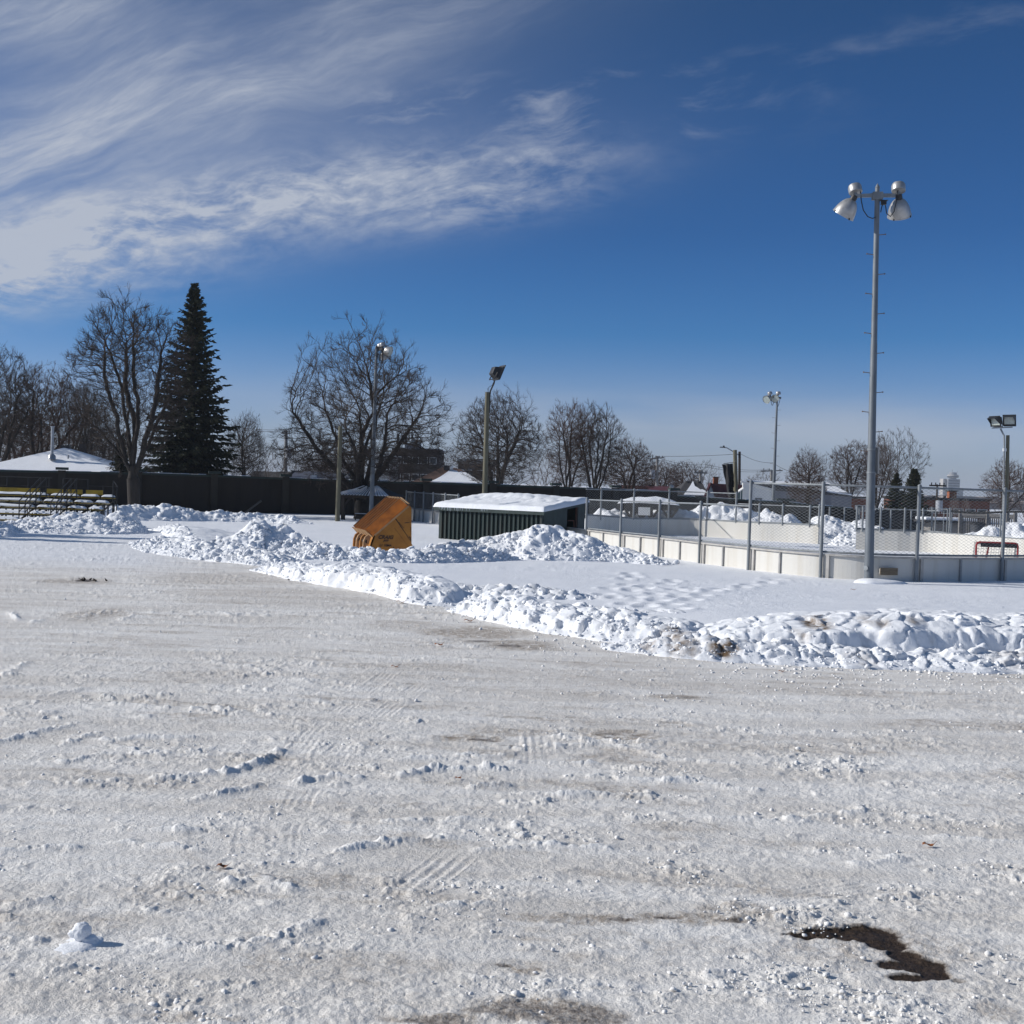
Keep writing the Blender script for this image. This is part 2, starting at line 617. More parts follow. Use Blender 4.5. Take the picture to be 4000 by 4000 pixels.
M_CAP = mat('board_cap', (0.46, 0.44, 0.41), 0.6, 0.1, 0.25, 3.0)
M_STUD = mat('board_stud', (0.33, 0.33, 0.33), 0.55, 0.35, 0.25, 5.0)
M_WALL = mat('dark_wall_panel', (0.019, 0.015, 0.012), 0.9, 0.0, 0.35, 0.8, stretch=(2.5, 2.5, 0.35))
M_WALLC = mat('green_wall_coping', (0.018, 0.032, 0.028), 0.7, 0.0, 0.3, 2.0)
M_WALLP = mat('brown_wall_pillar', (0.030, 0.027, 0.022), 0.9, 0.0, 0.3, 1.5)
M_GREEN = mat('dark_green_siding', (0.018, 0.034, 0.032), 0.55, 0.15, 0.0, 1.2, stretch=(6, 6, 0.5), col2=(0.045, 0.042, 0.034), lo=0.5, hi=0.75)
M_GREENF = mat('green_fascia', (0.028, 0.048, 0.045), 0.6, 0.0, 0.35, 3.0)
M_BUCKET = None
M_BARK = mat('bark', (0.036, 0.030, 0.026), 0.9, 0.0, 0.45, 4.0, bump=0.01, bscale=15, stretch=(3, 3, 0.6))
M_TWIG = mat('twigs', (0.056, 0.041, 0.032), 0.9, 0.0, 0.35, 1.0)
M_TWIGR = mat('reddish_twigs', (0.078, 0.044, 0.031), 0.9, 0.0, 0.35, 1.0)
M_NEEDLE = mat('spruce_needles', (0.026, 0.036, 0.018), 0.8, 0.0, 0.0, 1.4, col2=(0.050, 0.050, 0.024))
M_ROOFDARK = mat('dark_shingles', (0.050, 0.048, 0.050), 0.9, 0.0, 0.35, 2.5)
M_ROOFBLUE = mat('blue_grey_shingles', (0.075, 0.085, 0.12), 0.85, 0.0, 0.35, 2.5)
M_ROOFRED = mat('dark_red_roof', (0.10, 0.022, 0.024), 0.7, 0.0, 0.3, 2.0)
M_ROOFBROWN = mat('brown_shingles', (0.105, 0.060, 0.045), 0.9, 0.0, 0.35, 2.5)
M_WHITE = mat('white_siding', (0.72, 0.72, 0.70), 0.7, 0.0, 0.08, 1.5)
M_GREYS = mat('grey_siding', (0.19, 0.20, 0.23), 0.8, 0.0, 0.15, 1.5)
M_BRICK = mat('red_brick', (0.17, 0.070, 0.050), 0.9, 0.0, 0.35, 3.0)
M_BRICKO = mat('orange_brick', (0.34, 0.115, 0.055), 0.9, 0.0, 0.3, 5.0)
M_CONC = mat('grey_concrete', (0.26, 0.26, 0.25), 0.85, 0.0, 0.2, 1.0)
M_DBRICK = mat('dark_brown_brick', (0.085, 0.068, 0.060), 0.9, 0.0, 0.3, 1.5)
M_WIN = mat('dark_window_glass', (0.02, 0.025, 0.03), 0.15, 0.0, 0.2, 2.0, spec=0.8)
M_TOWER = mat('tower_concrete', (0.24, 0.25, 0.27), 0.85, 0.0, 0.15, 0.2)
M_TOWERL = mat('tower_pale_concrete', (0.38, 0.36, 0.34), 0.85, 0.0, 0.15, 0.2)
M_YELLOW = mat('yellow_bench_paint', (0.34, 0.23, 0.018), 0.6, 0.0, 0.3, 3.0)
M_REDP = mat('red_goal_paint', (0.33, 0.02, 0.02), 0.45, 0.0, 0.3, 5.0)
M_NET = mat('white_net_cord', (0.55, 0.55, 0.53), 0.8, 0.0, 0.2, 6.0)
M_TARP = mat('black_tarpaulin', (0.010, 0.010, 0.011), 0.75, 0.0, 0.3, 3.0, bump=0.05, bscale=3)
M_LEAF = mat('dry_brown_leaf', (0.26, 0.095, 0.03), 0.7, 0.0, 0.4, 20.0)
M_SILVER = mat('galvanised_flue', (0.45, 0.45, 0.45), 0.35, 0.8, 0.2, 4.0)
M_GREYW = mat('weathered_grey_wood', (0.22, 0.21, 0.20), 0.85, 0.0, 0.3, 4.0)
M_TRANS = mat('transformer_grey', (0.36, 0.38, 0.42), 0.5, 0.1, 0.15, 3.0)

# ------------------------------------------------------------------ ground
TOE = [(-900, 2090), (300, 2092), (640, 2125), (1000, 2215), (1300, 2275), (1500, 2320), (1700, 2375), (1900, 2415), (2100, 2455), (2350, 2505),
       (2600, 2545), (2900, 2580), (3300, 2600), (3700, 2612), (4000, 2622), (4900, 2660)]
TOE_W = [gp(*p) for p in TOE]
TOE_Q = np.array([p.x / p.y for p in TOE_W])
TOE_D = np.array([p.y for p in TOE_W])


def ell(px, py, rx, ry):
    """an ellipse on the ground: centre and radii in metres"""
    c = gp(px, py)
    a, b_ = gp(px, py - ry), gp(px, py + ry)
    return c.x, c.y, rx * c.y / FPX, abs(a.y - b_.y) / 2


RIDGES = [([(-60, 2915), (120, 2872), (290, 2828)], .06), ([(230, 2915), (370, 2868)], .05), ([(410, 2892), (560, 2884), (750, 2886)], .06),
          ([(260, 2978), (400, 2952), (610, 2955)], .05), ([(130, 3064), (330, 3058), (500, 3042)], .05),
          ([(620, 3048), (880, 3025), (1010, 2990), (1090, 2943)], .08), ([(740, 3132), (860, 3108), (1030, 3070)], .06),
          ([(1170, 3062), (1300, 3040), (1400, 3046)], .06), ([(1550, 2972), (1700, 2964), (2000, 2950)], .055),
          ([(1560, 3037), (1700, 3010), (1900, 3006), (2000, 3012)], .085), ([(1850, 3082), (1980, 3076)], .07),
          ([(2000, 3107), (2200, 3110), (2360, 3112)], .05), ([(1300, 3337), (1500, 3302), (1740, 3276)], .065),
          ([(1500, 3220), (1900, 3202)], .05), ([(1880, 3322), (2150, 3300), (2350, 3312)], .05),
          ([(960, 3684), (1120, 3652), (1235, 3600)], .05), ([(610, 3692), (800, 3702), (960, 3690)], .05),
          ([(1680, 3562), (1800, 3547), (2080, 3506)], .035), ([(2650, 3050), (2950, 3092)], .05), ([(2800, 3202), (3080, 3212), (3350, 3180)], .045),
          ([(3350, 3382), (3560, 3352)], .04), ([(3680, 3280), (3960, 3292)], .05), ([(2330, 3040), (2600, 3060), (2760, 3050)], .05),
          ([(20, 3330), (160, 3320), (280, 3318)], .05), ([(60, 3545), (200, 3520)], .05), ([(300, 2410), (420, 2395)], .06), ([(480, 2420), (520, 2405)], .05),
          ([(0, 2650), (100, 2590)], .04), ([(0, 2690), (110, 2680)], .04), ([(140, 2725), (330, 2690)], .03), ([(40, 2395), (70, 2420)], .07), ([(130, 2430), (160, 2420)], .05),
          ([(900, 3450), (1020, 3430), (1130, 3470)], .05), ([(480, 3240), (700, 3255), (830, 3250)], .05), ([(500, 3300), (760, 3330)], .05)]
TRACKS = [([(970, 3420), (985, 3250), (1060, 3060), (1230, 2860), (1430, 2700), (1560, 2600)], .24, .012), ([(1090, 3400), (1110, 3240), (1200, 3070), (1370, 2890), (1560, 2740), (1680, 2650)], .24, .010),
          ([(-40, 2720), (260, 2580), (640, 2440), (1100, 2340)], .30, .012), ([(-40, 2860), (330, 2690), (760, 2520), (1250, 2400)], .30, .010), ([(1800, 2580), (1500, 2470), (1100, 2330), (700, 2230)], .35, .012),
          ([(4100, 2830), (3300, 2800), (2500, 2700), (1900, 2560), (1500, 2440)], .30, .010), ([(4100, 2950), (3300, 2930), (2500, 2820), (1900, 2660)], .3, .010), ([(4100, 3240), (3200, 3180), (2300, 3170)], .26, .009),
          ([(4100, 3430), (3300, 3470), (2500, 3600), (1500, 3640), (700, 3610)], .24, .012), ([(-50, 3780), (700, 3790), (1500, 3740), (2400, 3690)], .24, .010), ([(4100, 3900), (3000, 3980), (2200, 4050)], .22, .010),
          ([(1440, 3665), (1650, 3450), (1850, 3290), (1930, 3228)], .30, .016), ([(2125, 3150), (2115, 2960), (2095, 2800)], .30, .014),
          ([(1560, 3655), (2000, 3562), (2500, 3482), (2750, 3440)], .26, .012), ([(1200, 3655), (1440, 3545)], .2, .012),
          ([(420, 3640), (440, 3400), (400, 3260)], .26, .006), ([(1010, 3270), (1000, 3120)], .2, .006),
          ([(1300, 2900), (1420, 2780)], .25, .01), ([(2600, 2925), (3300, 2990)], .22, .01), ([(3300, 3120), (4100, 3160)], .22, .01),
          ([(3500, 3400), (4100, 3330)], .22, .008), ([(540, 2440), (1000, 2300)], .25, .01), ([(1600, 2500), (1000, 2330), (600, 2260)], .3, .01)]
DIRT = [(1850, 2470, 220, 26, .9), (2030, 2520, 160, 20, .95), (1560, 2440, 160, 18, .5), (2300, 2480, 250, 20, .25), (300, 2270, 160, 14, .75), (370, 2400, 130, 25, .7),
        (1850, 2885, 150, 14, .9), (2400, 2870, 170, 22, .9), (2640, 2720, 120, 10, .8), (1900, 3040, 40, 10, .3), (2280, 3590, 300, 22, .8), (2680, 3585, 250, 22, .85),
        (2150, 3950, 260, 60, .9), (1700, 3990, 200, 20, .8), (2900, 3560, 200, 40, .5), (3400, 3690, 420, 90, .45), (650, 3500, 200, 50, .3), (250, 3640, 160, 40, .35),
        (800, 2640, 260, 30, .35), (1200, 2330, 500, 40, .35), (900, 2260, 300, 25, .5), (3300, 2700, 600, 12, .35), (1650, 3500, 150, 25, .4), (1250, 3760, 400, 60, .35),
        (2100, 2650, 900, 60, .25), (3000, 2900, 700, 40, .28), (1400, 2600, 140, 12, .5), (1700, 2600, 200, 10, .45), (2000, 2860, 200, 20, .6), (3250, 2650, 200, 8, .4),
        (2050, 3790, 90, 18, .8), (3900, 3950, 120, 40, .5), (700, 3980, 300, 20, .4), (3050, 3300, 250, 20, .35), (2700, 3230, 220, 20, .4)]
SOIL = [(3130, 3652, 80, 13, 1.0), (3250, 3645, 120, 26, 1.0), (3390, 3645, 120, 34, 1.0), (3460, 3685, 80, 26, .9), (3530, 3730, 75, 26, .9),
        (3600, 3772, 110, 36, 1.0), (3660, 3805, 80, 30, 1.0), (3490, 3765, 80, 24, .8), (3560, 3815, 110, 20, .8), (3740, 3830, 50, 14, .5),
        (330, 2268, 40, 5, .6), (1880, 2505, 60, 6, .5), (1990, 2522, 60, 6, .52), (1890, 2892, 70, 6, .5), (2390, 2866, 40, 6, .5), (2000, 2915, 50, 5, .42),
        (2420, 3590, 70, 8, .5), (2600, 3582, 60, 8, .52), (1970, 3770, 36, 9, .5), (2150, 3965, 330, 48, .42), (1700, 4000, 160, 20, .42), (2690, 2722, 50, 4, .42), (3090, 3655, 30, 6, .6), (2870, 3600, 60, 8, .5)]
FOOT = [(2440, 2260), (2450, 2285), (2500, 2300), (2470, 2310), (2520, 2297), (2525, 2302), (2600, 2280), (2626, 2266), (2560, 2330), (2640, 2310), (2682, 2316), (2700, 2300), (2780, 2314), (2817, 2305),
        (2901, 2295), (2929, 2284), (2999, 2274), (3045, 2265), (2480, 2345), (2570, 2360), (2650, 2345), (2620, 2380), (2520, 2385), (2450, 2370), (2700, 2360), (2560, 2410), (2650, 2405), (2740, 2335),
        (2480, 2250), (2460, 2240), (2380, 2300), (2360, 2330), (2410, 2345), (3010, 2262)]


def seg_dist(X, Y, a, b):
    dx, dy = b.x - a.x, b.y - a.y
    L2 = dx * dx + dy * dy
    t = np.clip(((X - a.x) * dx + (Y - a.y) * dy) / L2, 0, 1)
    s = ((X - a.x) * dy - (Y - a.y) * dx) / math.sqrt(L2)
    return np.hypot(X - (a.x + t * dx), Y - (a.y + t * dy)), s, t * math.sqrt(L2)


def build_ground():
    f = 1236.0
    drop = np.arange(EYE * f / 3.6, EYE * f / 95.0, -0.85)
    Yr = EYE * f / drop
    Yr = np.concatenate([Yr, 95.0 * (1.16 ** np.arange(1, 26))])
    q = np.arange(-0.54, 0.5401, 0.95 / f)
    side = 0.54 + 2.6 * (np.arange(1, 121) / 120.0) ** 1.6
    q = np.concatenate([-side[::-1], q, side])
    Q, Y = np.meshgrid(q, Yr)
    X = Q * Y
    X, Y, Q = X.ravel().astype(np.float32), Y.ravel().astype(np.float32), Q.ravel()
    D = np.interp(Q, TOE_Q, TOE_D)
    drive = 1 - sstep(Y, D + 0.2, D + 0.9)
    near = 1 - sstep(Y, 60, 90)
    jit = fbm(X * 0.5, Y * 0.5, 3, 3)
    # hard packed lot: smooth worn lanes and rough crumbly zones
    lane = fbm(X * 0.12 + 5, Y * 0.33 - X * 0.05, 11, 3)
    rough = sstep(lane + 0.35 * jit + 0.25 * (1 - sstep(Y, 9, 17)), -0.30, 0.45)
    h = 0.022 * fbm(X * 0.22, Y * 0.4, 21, 3)
    c1 = clods(X * 3.2, Y * 4.2, 31)
    c2 = clods(X * 8.5, Y * 10.5, 32)
    c3 = clods(X * 19.0, Y * 22.0, 33)
    g1 = fbm(X * 5.0, Y * 7.0, 34, 4, 0.6)
    patch = sstep(fbm(X * 0.9, Y * 1.6, 36, 3), -0.12, 0.45)
    b2 = blocks(X * 7.0 + 0.5 * g1, Y * 8.5, 39)
    far_a = 1 - 0.65 * sstep(Y, 8, 20)
    g2 = fbm(X * 13.0, Y * 16.0, 38, 4, 0.62)
    hr = 0.012 * c1 * sstep(g1, 0.0, 0.5) * patch + 0.022 * b2 * sstep(g1, -0.2, 0.4) * (0.12 + 0.88 * patch) \
        + (0.008 * c3 * sstep(g1, -0.1, 0.5) + 0.013 * g2) * far_a * (0.4 + 0.6 * patch) + 0.013 * g1
    # thin scraped ridges that run across the lot
    wx = X + 0.25 * jit
    wy = Y + 0.5 * jit + 0.10 * X
    rn = vnoise(wx * 0.42, wy * 1.7, 41)
    rmask = sstep(vnoise(X * 0.35 + 9, Y * 0.5, 42), 0.0, 0.4)
    ridge = np.exp(-(rn / 0.085) ** 2) * rmask
    hr += 0.042 * ridge * (0.35 + 0.65 * b2) * (0.6 + 0.4 * c2)
    hd = h + hr * (0.34 + 0.80 * rough)
    flat = np.zeros_like(X)
    grooves = np.zeros_like(X)
    for pl, w, dep in TRACKS:
        P = [gp(*p) for p in pl]
        tot = sum((b - a).length for a, b in zip(P[:-1], P[1:]))
        run = 0.0
        for a, b in zip(P[:-1], P[1:]):
            run0 = run
            run += (b - a).length
            m = (X > min(a.x, b.x) - w) & (X < max(a.x, b.x) + w) & (Y > min(a.y, b.y) - w) & (Y < max(a.y, b.y) + w)
            i = np.where(m)[0]
            if not len(i):
                continue
            d, s, t = seg_dist(X[i], Y[i], a, b)
            k = 1 - sstep(d, w * 0.56, w * 0.72)
            gr = 0.26 * dep * (0.12 + 1.0 * sstep(fbm(X[i] * 1.3, Y[i] * 1.3, 71, 3), -0.15, 0.35)) * np.cos(2 * math.pi * s / (w / 4.0)) * (0.75 + 0.35 * np.sign(np.sin(2 * math.pi * t / 0.055)) * 0.5)
            tape = sstep(np.minimum(run0 + t, tot - run0 - t), 0.0, 0.9)
            gr, k = gr * tape, k * tape
            ms = tape * sstep(fbm(X[i] * 0.9, Y[i] * 0.9, 73, 3), -0.25, 0.3)
            gr = gr * (np.abs(s) < w * .5) + 0.95 * dep * ms * np.exp(-((np.abs(s + 0.03 * g1[i]) - w * .54) / 0.022) ** 2) * (0.6 + 0.8 * g2[i])
            flat[i] = np.maximum(flat[i], k * 0.30)
            grooves[i] = np.where(k > 0.01, gr * k, grooves[i])
    hd = hd * (1 - flat) + grooves
    for pl, hh in RIDGES:
        P = [gp(*p) for p in pl]
        n = len(P) - 1
        for j, (a, b) in enumerate(zip(P[:-1], P[1:])):
            w = 0.30
            m = (X > min(a.x, b.x) - w) & (X < max(a.x, b.x) + w) & (Y > min(a.y, b.y) - w) & (Y < max(a.y, b.y) + w)
            i = np.where(m)[0]
            if not len(i):
                continue
            d, s, t = seg_dist(X[i], Y[i] + 0.10 * jit[i], a, b)
            wob = np.clip(0.62 + 0.9 * g1[i] + 0.5 * g2[i] + 0.25 * b2[i], 0.05, 1.5)
            s = s + 0.10 * g1[i] + 0.03 * g2[i]
            d = np.abs(s) + np.maximum(d - np.abs(s), 0)
            prof = np.exp(-(d / 0.06) ** 2) + 0.35 * np.exp(-(d / 0.17) ** 2)
            hd[i] = np.maximum(hd[i], hd[i] * 0.5 + hh * prof * wob * 0.50)
    # clean, wind-smoothed field behind the bank
    hf = 0.05 * fbm(X * 0.16, Y * 0.2, 51, 3) + 0.012 * fbm(X * 1.3, Y * 2.2, 52, 3)
    pits = sstep(fbm(X * 0.35, Y * 0.45, 53, 3), 0.1, 0.5)
    hf -= 0.02 * pits * clods(X * 2.2, Y * 2.4, 54)
    hf += 0.012 * clods(X * 7, Y * 8, 55) * sstep(fbm(X * 0.3 + 4, Y * 0.3, 56, 2), 0.05, 0.45)
    for (px, py) in FOOT:
        c = gp(px, py)
        i = np.where((np.abs(X - c.x) < 0.6) & (np.abs(Y - c.y) < 0.6))[0]
        d = np.hypot((X[i] - c.x) / 1.0, (Y[i] - c.y) / 1.2)
        hf[i] += -0.10 * np.exp(-(d / 0.16) ** 2) + 0.03 * np.exp(-((d - 0.30) / 0.10) ** 2)
    # the snow field swells gently towards the crest of the bank
    hf += 0.20 * sstep(Q, 0.02, 0.2) * (1 - sstep(Y, D + 4, D + 13)) * near
    Z = (hd * drive + hf * (1 - drive)) * near
    # soil patches and dirt
    dirt = np.zeros_like(X)
    soil = np.zeros_like(X)
    wob = fbm(X * 1.6, Y * 2.4, 61, 4)
    for arr, lst in ((dirt, DIRT), (soil, SOIL)):
        for px, py, rx, ry, s_ in lst:
            cx, cy, ax, ay = ell(px, py, rx, ry)
            i = np.where((np.abs(X - cx) < ax * 2.5) & (np.abs(Y - cy) < ay * 2.5))[0]
            e = np.sqrt(((X[i] - cx) / ax) ** 2 + ((Y[i] - cy) / ay) ** 2) + 0.45 * wob[i]
            arr[i] = np.maximum(arr[i], s_ * (1 - sstep(e, 0.55, 1.35)))
    dirt = np.maximum(dirt, 0.62 * sstep(fbm(X * 0.5, Y * 1.7 + X * 0.12, 62, 5, 0.62), 0.06, 0.5))
    dirt *= drive * sstep(Q + 0.0 * X, -0.6, -0.30) * 0.6 + drive * 0.4
    blue = sstep(Y, 27, 34) * (1 - sstep(Q, -0.33, -0.2))
    dirt *= 1 - 0.9 * blue
    drive_c = drive * (1 - 0.75 * blue)
    Z -= 0.012 * sstep(soil + 0.12 * wob, 0.4, 0.75) * near
    nr, nc = len(Yr), len(q)
    rel = sstep((hd - h) + 0.006 * g2 * near, 0.004, 0.034) * drive
    verts = np.stack([X, Y, Z], 1)
    idx = np.arange(nr * nc).reshape(nr, nc)
    F = np.stack([idx[:-1, :-1], idx[:-1, 1:], idx[1:, 1:], idx[1:, :-1]], -1).reshape(-1, 4)
    # wide flat sheet below, so the snow goes on all around
    k = len(verts)
    S = 4000.0
    ext = np.array([[-S, -S, -0.06], [S, -S, -0.06], [S, S, -0.06], [-S, S, -0.06]])
    verts = np.concatenate([verts, ext])
    F = np.concatenate([F, [[k, k + 1, k + 2, k + 3]]])
    me = mesh_np('ground', verts, F, smooth=True)
    for nm, a in (('drive', drive_c), ('dirt', dirt), ('soil', soil), ('relief', rel)):
        at_ = me.attributes.new(nm, 'FLOAT', 'POINT')
        at_.data.foreach_set('value', np.concatenate([a, [0, 0, 0, 0]]).astype(np.float32))
    o = link('ground', me, ground_mat())
    tag(o, kind='structure')
    return Q, Y, X, Z, drive


build_ground()

# ------------------------------------------------------------------ snow banks and piles
RNG = np.random.default_rng(7)
CHUNK_PTS = []


def catmull(P, n):
    P = [Vector(p) for p in P]
    out = []
    for i in range(len(P) - 1):
        p0, p1, p2, p3 = P[max(i - 1, 0)], P[i], P[i + 1], P[min(i + 2, len(P) - 1)]
        for k in range(n):
            t = k / n
            out.append(0.5 * ((2 * p1) + (p2 - p0) * t + (2 * p0 - 5 * p1 + 4 * p2 - p3) * t * t + (3 * p1 - p0 - 3 * p2 + p3) * t ** 3))
    out.append(P[-1])
    return out


def bank(name, label, crest, res=0.05, lump=1.0, seed=1, smooth_top=0.0, chunks=200, steep=1.0, stains=(), group=None, cliff=0.0, mtl=None, csize=1.0):
    """crest: list of (x, y, height, front width, back width); 'front' is the side towards the camera"""
    C = np.array(crest, float)
    P = catmull([tuple(c[:3]) for c in C], 16)
    W = catmull([(c[3], c[4], 0) for c in C], 16)
    P = np.array([tuple(p) for p in P])
    W = np.array([tuple(p) for p in W])
    seg = np.hypot(np.diff(P[:, 0]), np.diff(P[:, 1]))
    s = np.concatenate([[0], np.cumsum(seg)])
    n = max(12, int(s[-1] / res))
    ss = np.linspace(0, s[-1], n)
    px, py, ph = (np.interp(ss, s, P[:, k]) for k in range(3))
    wf, wb = np.interp(ss, s, W[:, 0]), np.interp(ss, s, W[:, 1])
    tx, ty = np.gradient(px), np.gradient(py)
    l = np.hypot(tx, ty)
    nx, ny = ty / l, -tx / l            # to the right of travel = towards the camera when travelling left to right
    flip = np.where(ny > 0, -1.0, 1.0)
    flip[:] = 1.0 if np.sum(ny) <= 0 else -1.0
    nx, ny = nx * flip, ny * flip
    m = int(max(16, (wf.max() + wb.max()) / res))
    t = np.linspace(-1.08, 1.08, m)     # -1 back .. +1 front
    S_, T = np.meshgrid(np.arange(n), t, indexing='ij')
    wid = np.where(T > 0, wf[:, None], wb[:, None])
    X = px[:, None] + nx[:, None] * T * wid
    Y = py[:, None] + ny[:, None] * T * wid
    wa = 0.16 * fbm(X * 1.1, Y * 1.1, seed + 5, 3)
    Tn = np.abs(T + wa)
    prof = 1 - sstep(Tn, 0.0, 1.0)
    prof = np.where(T > 0, prof ** (0.8 / steep), prof)
    endt = np.minimum(ss, s[-1] - ss)[:, None] / max(0.6, 0.12 * s[-1])
    prof = prof * np.clip(sstep(endt, 0.0, 1.0), 0, 1)
    H = ph[:, None]
    big = fbm(X * 0.8, Y * 0.8, seed, 3)
    wx_, wy_ = X + 0.12 * fbm(X * 3, Y * 3, seed + 21, 3), Y + 0.12 * fbm(X * 3, Y * 3, seed + 22, 3)
    k1 = 0.5 * clods(X * 1.5, Y * 1.5, seed + 1) + 0.5 * blocks(wx_ * 1.3, wy_ * 1.3, seed + 11)
    k2 = blocks(wx_ * 3.4, wy_ * 3.4, seed + 2)
    k3 = blocks(wx_ * 8.0, wy_ * 8.0, seed + 3)
    k4 = 0.6 * clods(X * 17.0, Y * 17.0, seed + 4) + 0.4 * fbm(X * 9, Y * 9, seed + 6, 3)
    rough = lump * np.where(T < 0.1, 1 - smooth_top * sstep(-T, -0.28, 0.18), 1.0)
    amp = np.sqrt(np.clip(prof, 0, 1))
    Z = H * prof * (0.82 + 0.35 * big * rough) + amp * rough * (0.24 * H * (k1 - 0.3) + 0.105 * (k2 - 0.3) + 0.036 * k3 + 0.020 * k4)
    if cliff:
        wall = sstep(Z, H * 0.25, H * 0.45) * (T > -0.2)
        Z = Z * (1 - cliff) + cliff * (Z * 0.45 + wall * H * (0.55 + 0.12 * big + 0.08 * k2))
    Z = Z - 0.07 * (1 - sstep(prof, 0.0, 0.06))
    # horizontal push so that clods overhang a little
    push = amp * rough * 0.10 * (k2 - 0.3)
    X2, Y2 = X + nx[:, None] * push, Y + ny[:, None] * push
    verts = np.stack([X2, Y2, Z], -1).reshape(-1, 3)
    idx = np.arange(n * m).reshape(n, m)
    F = np.stack([idx[:-1, :-1], idx[1:, :-1], idx[1:, 1:], idx[:-1, 1:]], -1).reshape(-1, 4)
    if flip[0] < 0:
        F = F[:, ::-1]
    base = np.array([px.mean(), py.mean(), 0])
    me = mesh_np(name, verts - base, F, smooth=True)
    nrm = np.zeros(3)
    if len(me.polygons) and sum(me.polygons[len(me.polygons) // 2 + i].normal.z for i in range(5)) < 0:
        me.flip_normals()
    dirt = np.zeros(n * m)
    for (x, y, r, z0, z1, a) in stains:
        e = np.hypot(verts[:, 0] - x, (verts[:, 1] - y) * 0.6) / r + 0.5 * fbm(verts[:, 0] * 3, verts[:, 2] * 5, seed + 8, 3)
        hz = sstep(verts[:, 2], z0 - 0.05, z0 + 0.05) * (1 - sstep(verts[:, 2], z1 - 0.06, z1 + 0.06))
        dirt = np.maximum(dirt, a * (1 - sstep(e, 0.5, 1.2)) * hz)
    a_ = me.attributes.new('dirt', 'FLOAT', 'POINT')
    a_.data.foreach_set('value', dirt.astype(np.float32))
    o = link(name, me, mtl or M_SNOWD, None, tuple(base))
    tag(o, label, 'snow bank', group)
    # places for loose lumps: slopes and the toe
    Tf, pf = T.ravel(), prof.ravel()
    wgt = (pf > 0.02) * (pf < 0.9) * (0.25 + 1.0 * (Tf > 0.2)) * (1 - smooth_top * (Tf < 0.0))
    wgt = wgt / wgt.sum()
    if chunks:
        for i in RNG.choice(n * m, chunks, p=wgt):
            CHUNK_PTS.append((verts[i, 0], verts[i, 1], max(verts[i, 2], 0.0), csize * float(np.clip(RNG.lognormal(-3.75, 0.55), 0.012, 0.10)) * (0.7 + 0.4 * lump)))
    return o


def G2(px, py, h, f, bk):
    p = gp(px, py)
    return (p.x, p.y, h, f, bk)


# long windrow between the lot and the snow field, in three lengths
bank('snow_bank', 'tall chunky snow bank with brown stains and scooped face, nearest the lot on the right', [
    (2.2, 19.3, 0.20, 0.9, 1.4), (3.2, 19.2, 0.40, 1.1, 2.0), (4.0, 19.0, 0.50, 1.2, 3.0), (5.2, 18.9, 0.62, 1.3, 4.4), (6.4, 19.0, 0.66, 1.35, 5.0), (7.8, 19.1, 0.62, 1.4, 5.0), (9.4, 19.4, 0.60, 1.5, 4.5), (11.5, 19.9, 0.55, 1.5, 4.0), (14.0, 20.5, 0.4, 1.2, 3.0)],
    res=0.026, lump=0.55, seed=101, smooth_top=0.95, chunks=110, steep=2.2, cliff=0.6, csize=0.9,
    stains=[(4.62, 18.45, 0.30, 0.2, 0.6, 1.0), (5.45, 18.4, 0.24, 0.25, 0.55, 0.8), (5.95, 18.4, 0.19, 0.22, 0.58, 1.0), (6.1, 18.3, 0.2, 0.12, 0.35, 0.9), (4.35, 18.2, 0.24, 0.1, 0.36, 0.8), (5.2, 18.3, 0.25, 0.14, 0.3, 0.6), (8.2, 18.2, 0.3, 0.05, 0.4, 0.4), (9.3, 18.2, 0.3, 0.05, 0.4, 0.4)])
bank('snow_rubble', 'low line of grey snow rubble along the foot of the stained bank', [
    (1.4, 18.8, 0.12, 0.6, 0.6), (2.4, 18.1, 0.22, 0.7, 0.7), (3.2, 17.8, 0.30, 0.8, 0.8), (4.4, 17.7, 0.20, 0.8, 0.8), (6.0, 17.6, 0.19, 0.8, 0.9), (7.6, 17.7, 0.22, 0.9, 0.9), (9.4, 17.9, 0.20, 0.9, 0.9), (12.0, 18.4, 0.18, 0.8, 0.8)],
    res=0.026, lump=0.95, seed=131, chunks=900, csize=0.55,
    stains=[(3.05, 17.5, 0.24, 0.03, 0.5, 1.0), (2.5, 17.7, 0.28, 0.0, 0.3, 0.8), (2.0, 18.0, 0.22, 0.0, 0.3, 0.6), (7.3, 17.2, 0.5, 0.0, 0.3, 0.4), (8.4, 17.3, 0.7, 0.0, 0.3, 0.55), (4.9, 17.2, 0.25, 0.0, 0.2, 0.35)])
bank('snow_bank', 'broken middle stretch of the snow bank with a trampled crest', [
    (-0.9, 23.4, 0.12, 0.5, 0.6), (-0.3, 22.6, 0.42, 0.7, 1.3), (0.6, 21.2, 0.42, 0.8, 1.8), (1.5, 20.2, 0.40, 0.9, 1.8), (2.6, 19.4, 0.36, 1.0, 1.6), (3.6, 19.0, 0.20, 0.8, 1.2)],
    res=0.028, lump=0.85, seed=151, smooth_top=0.7, chunks=560, steep=1.6, cliff=0.4, csize=0.62,
    stains=[(2.5, 18.6, 0.25, 0.0, 0.3, 0.7), (2.9, 18.4, 0.25, 0.0, 0.3, 0.6)])
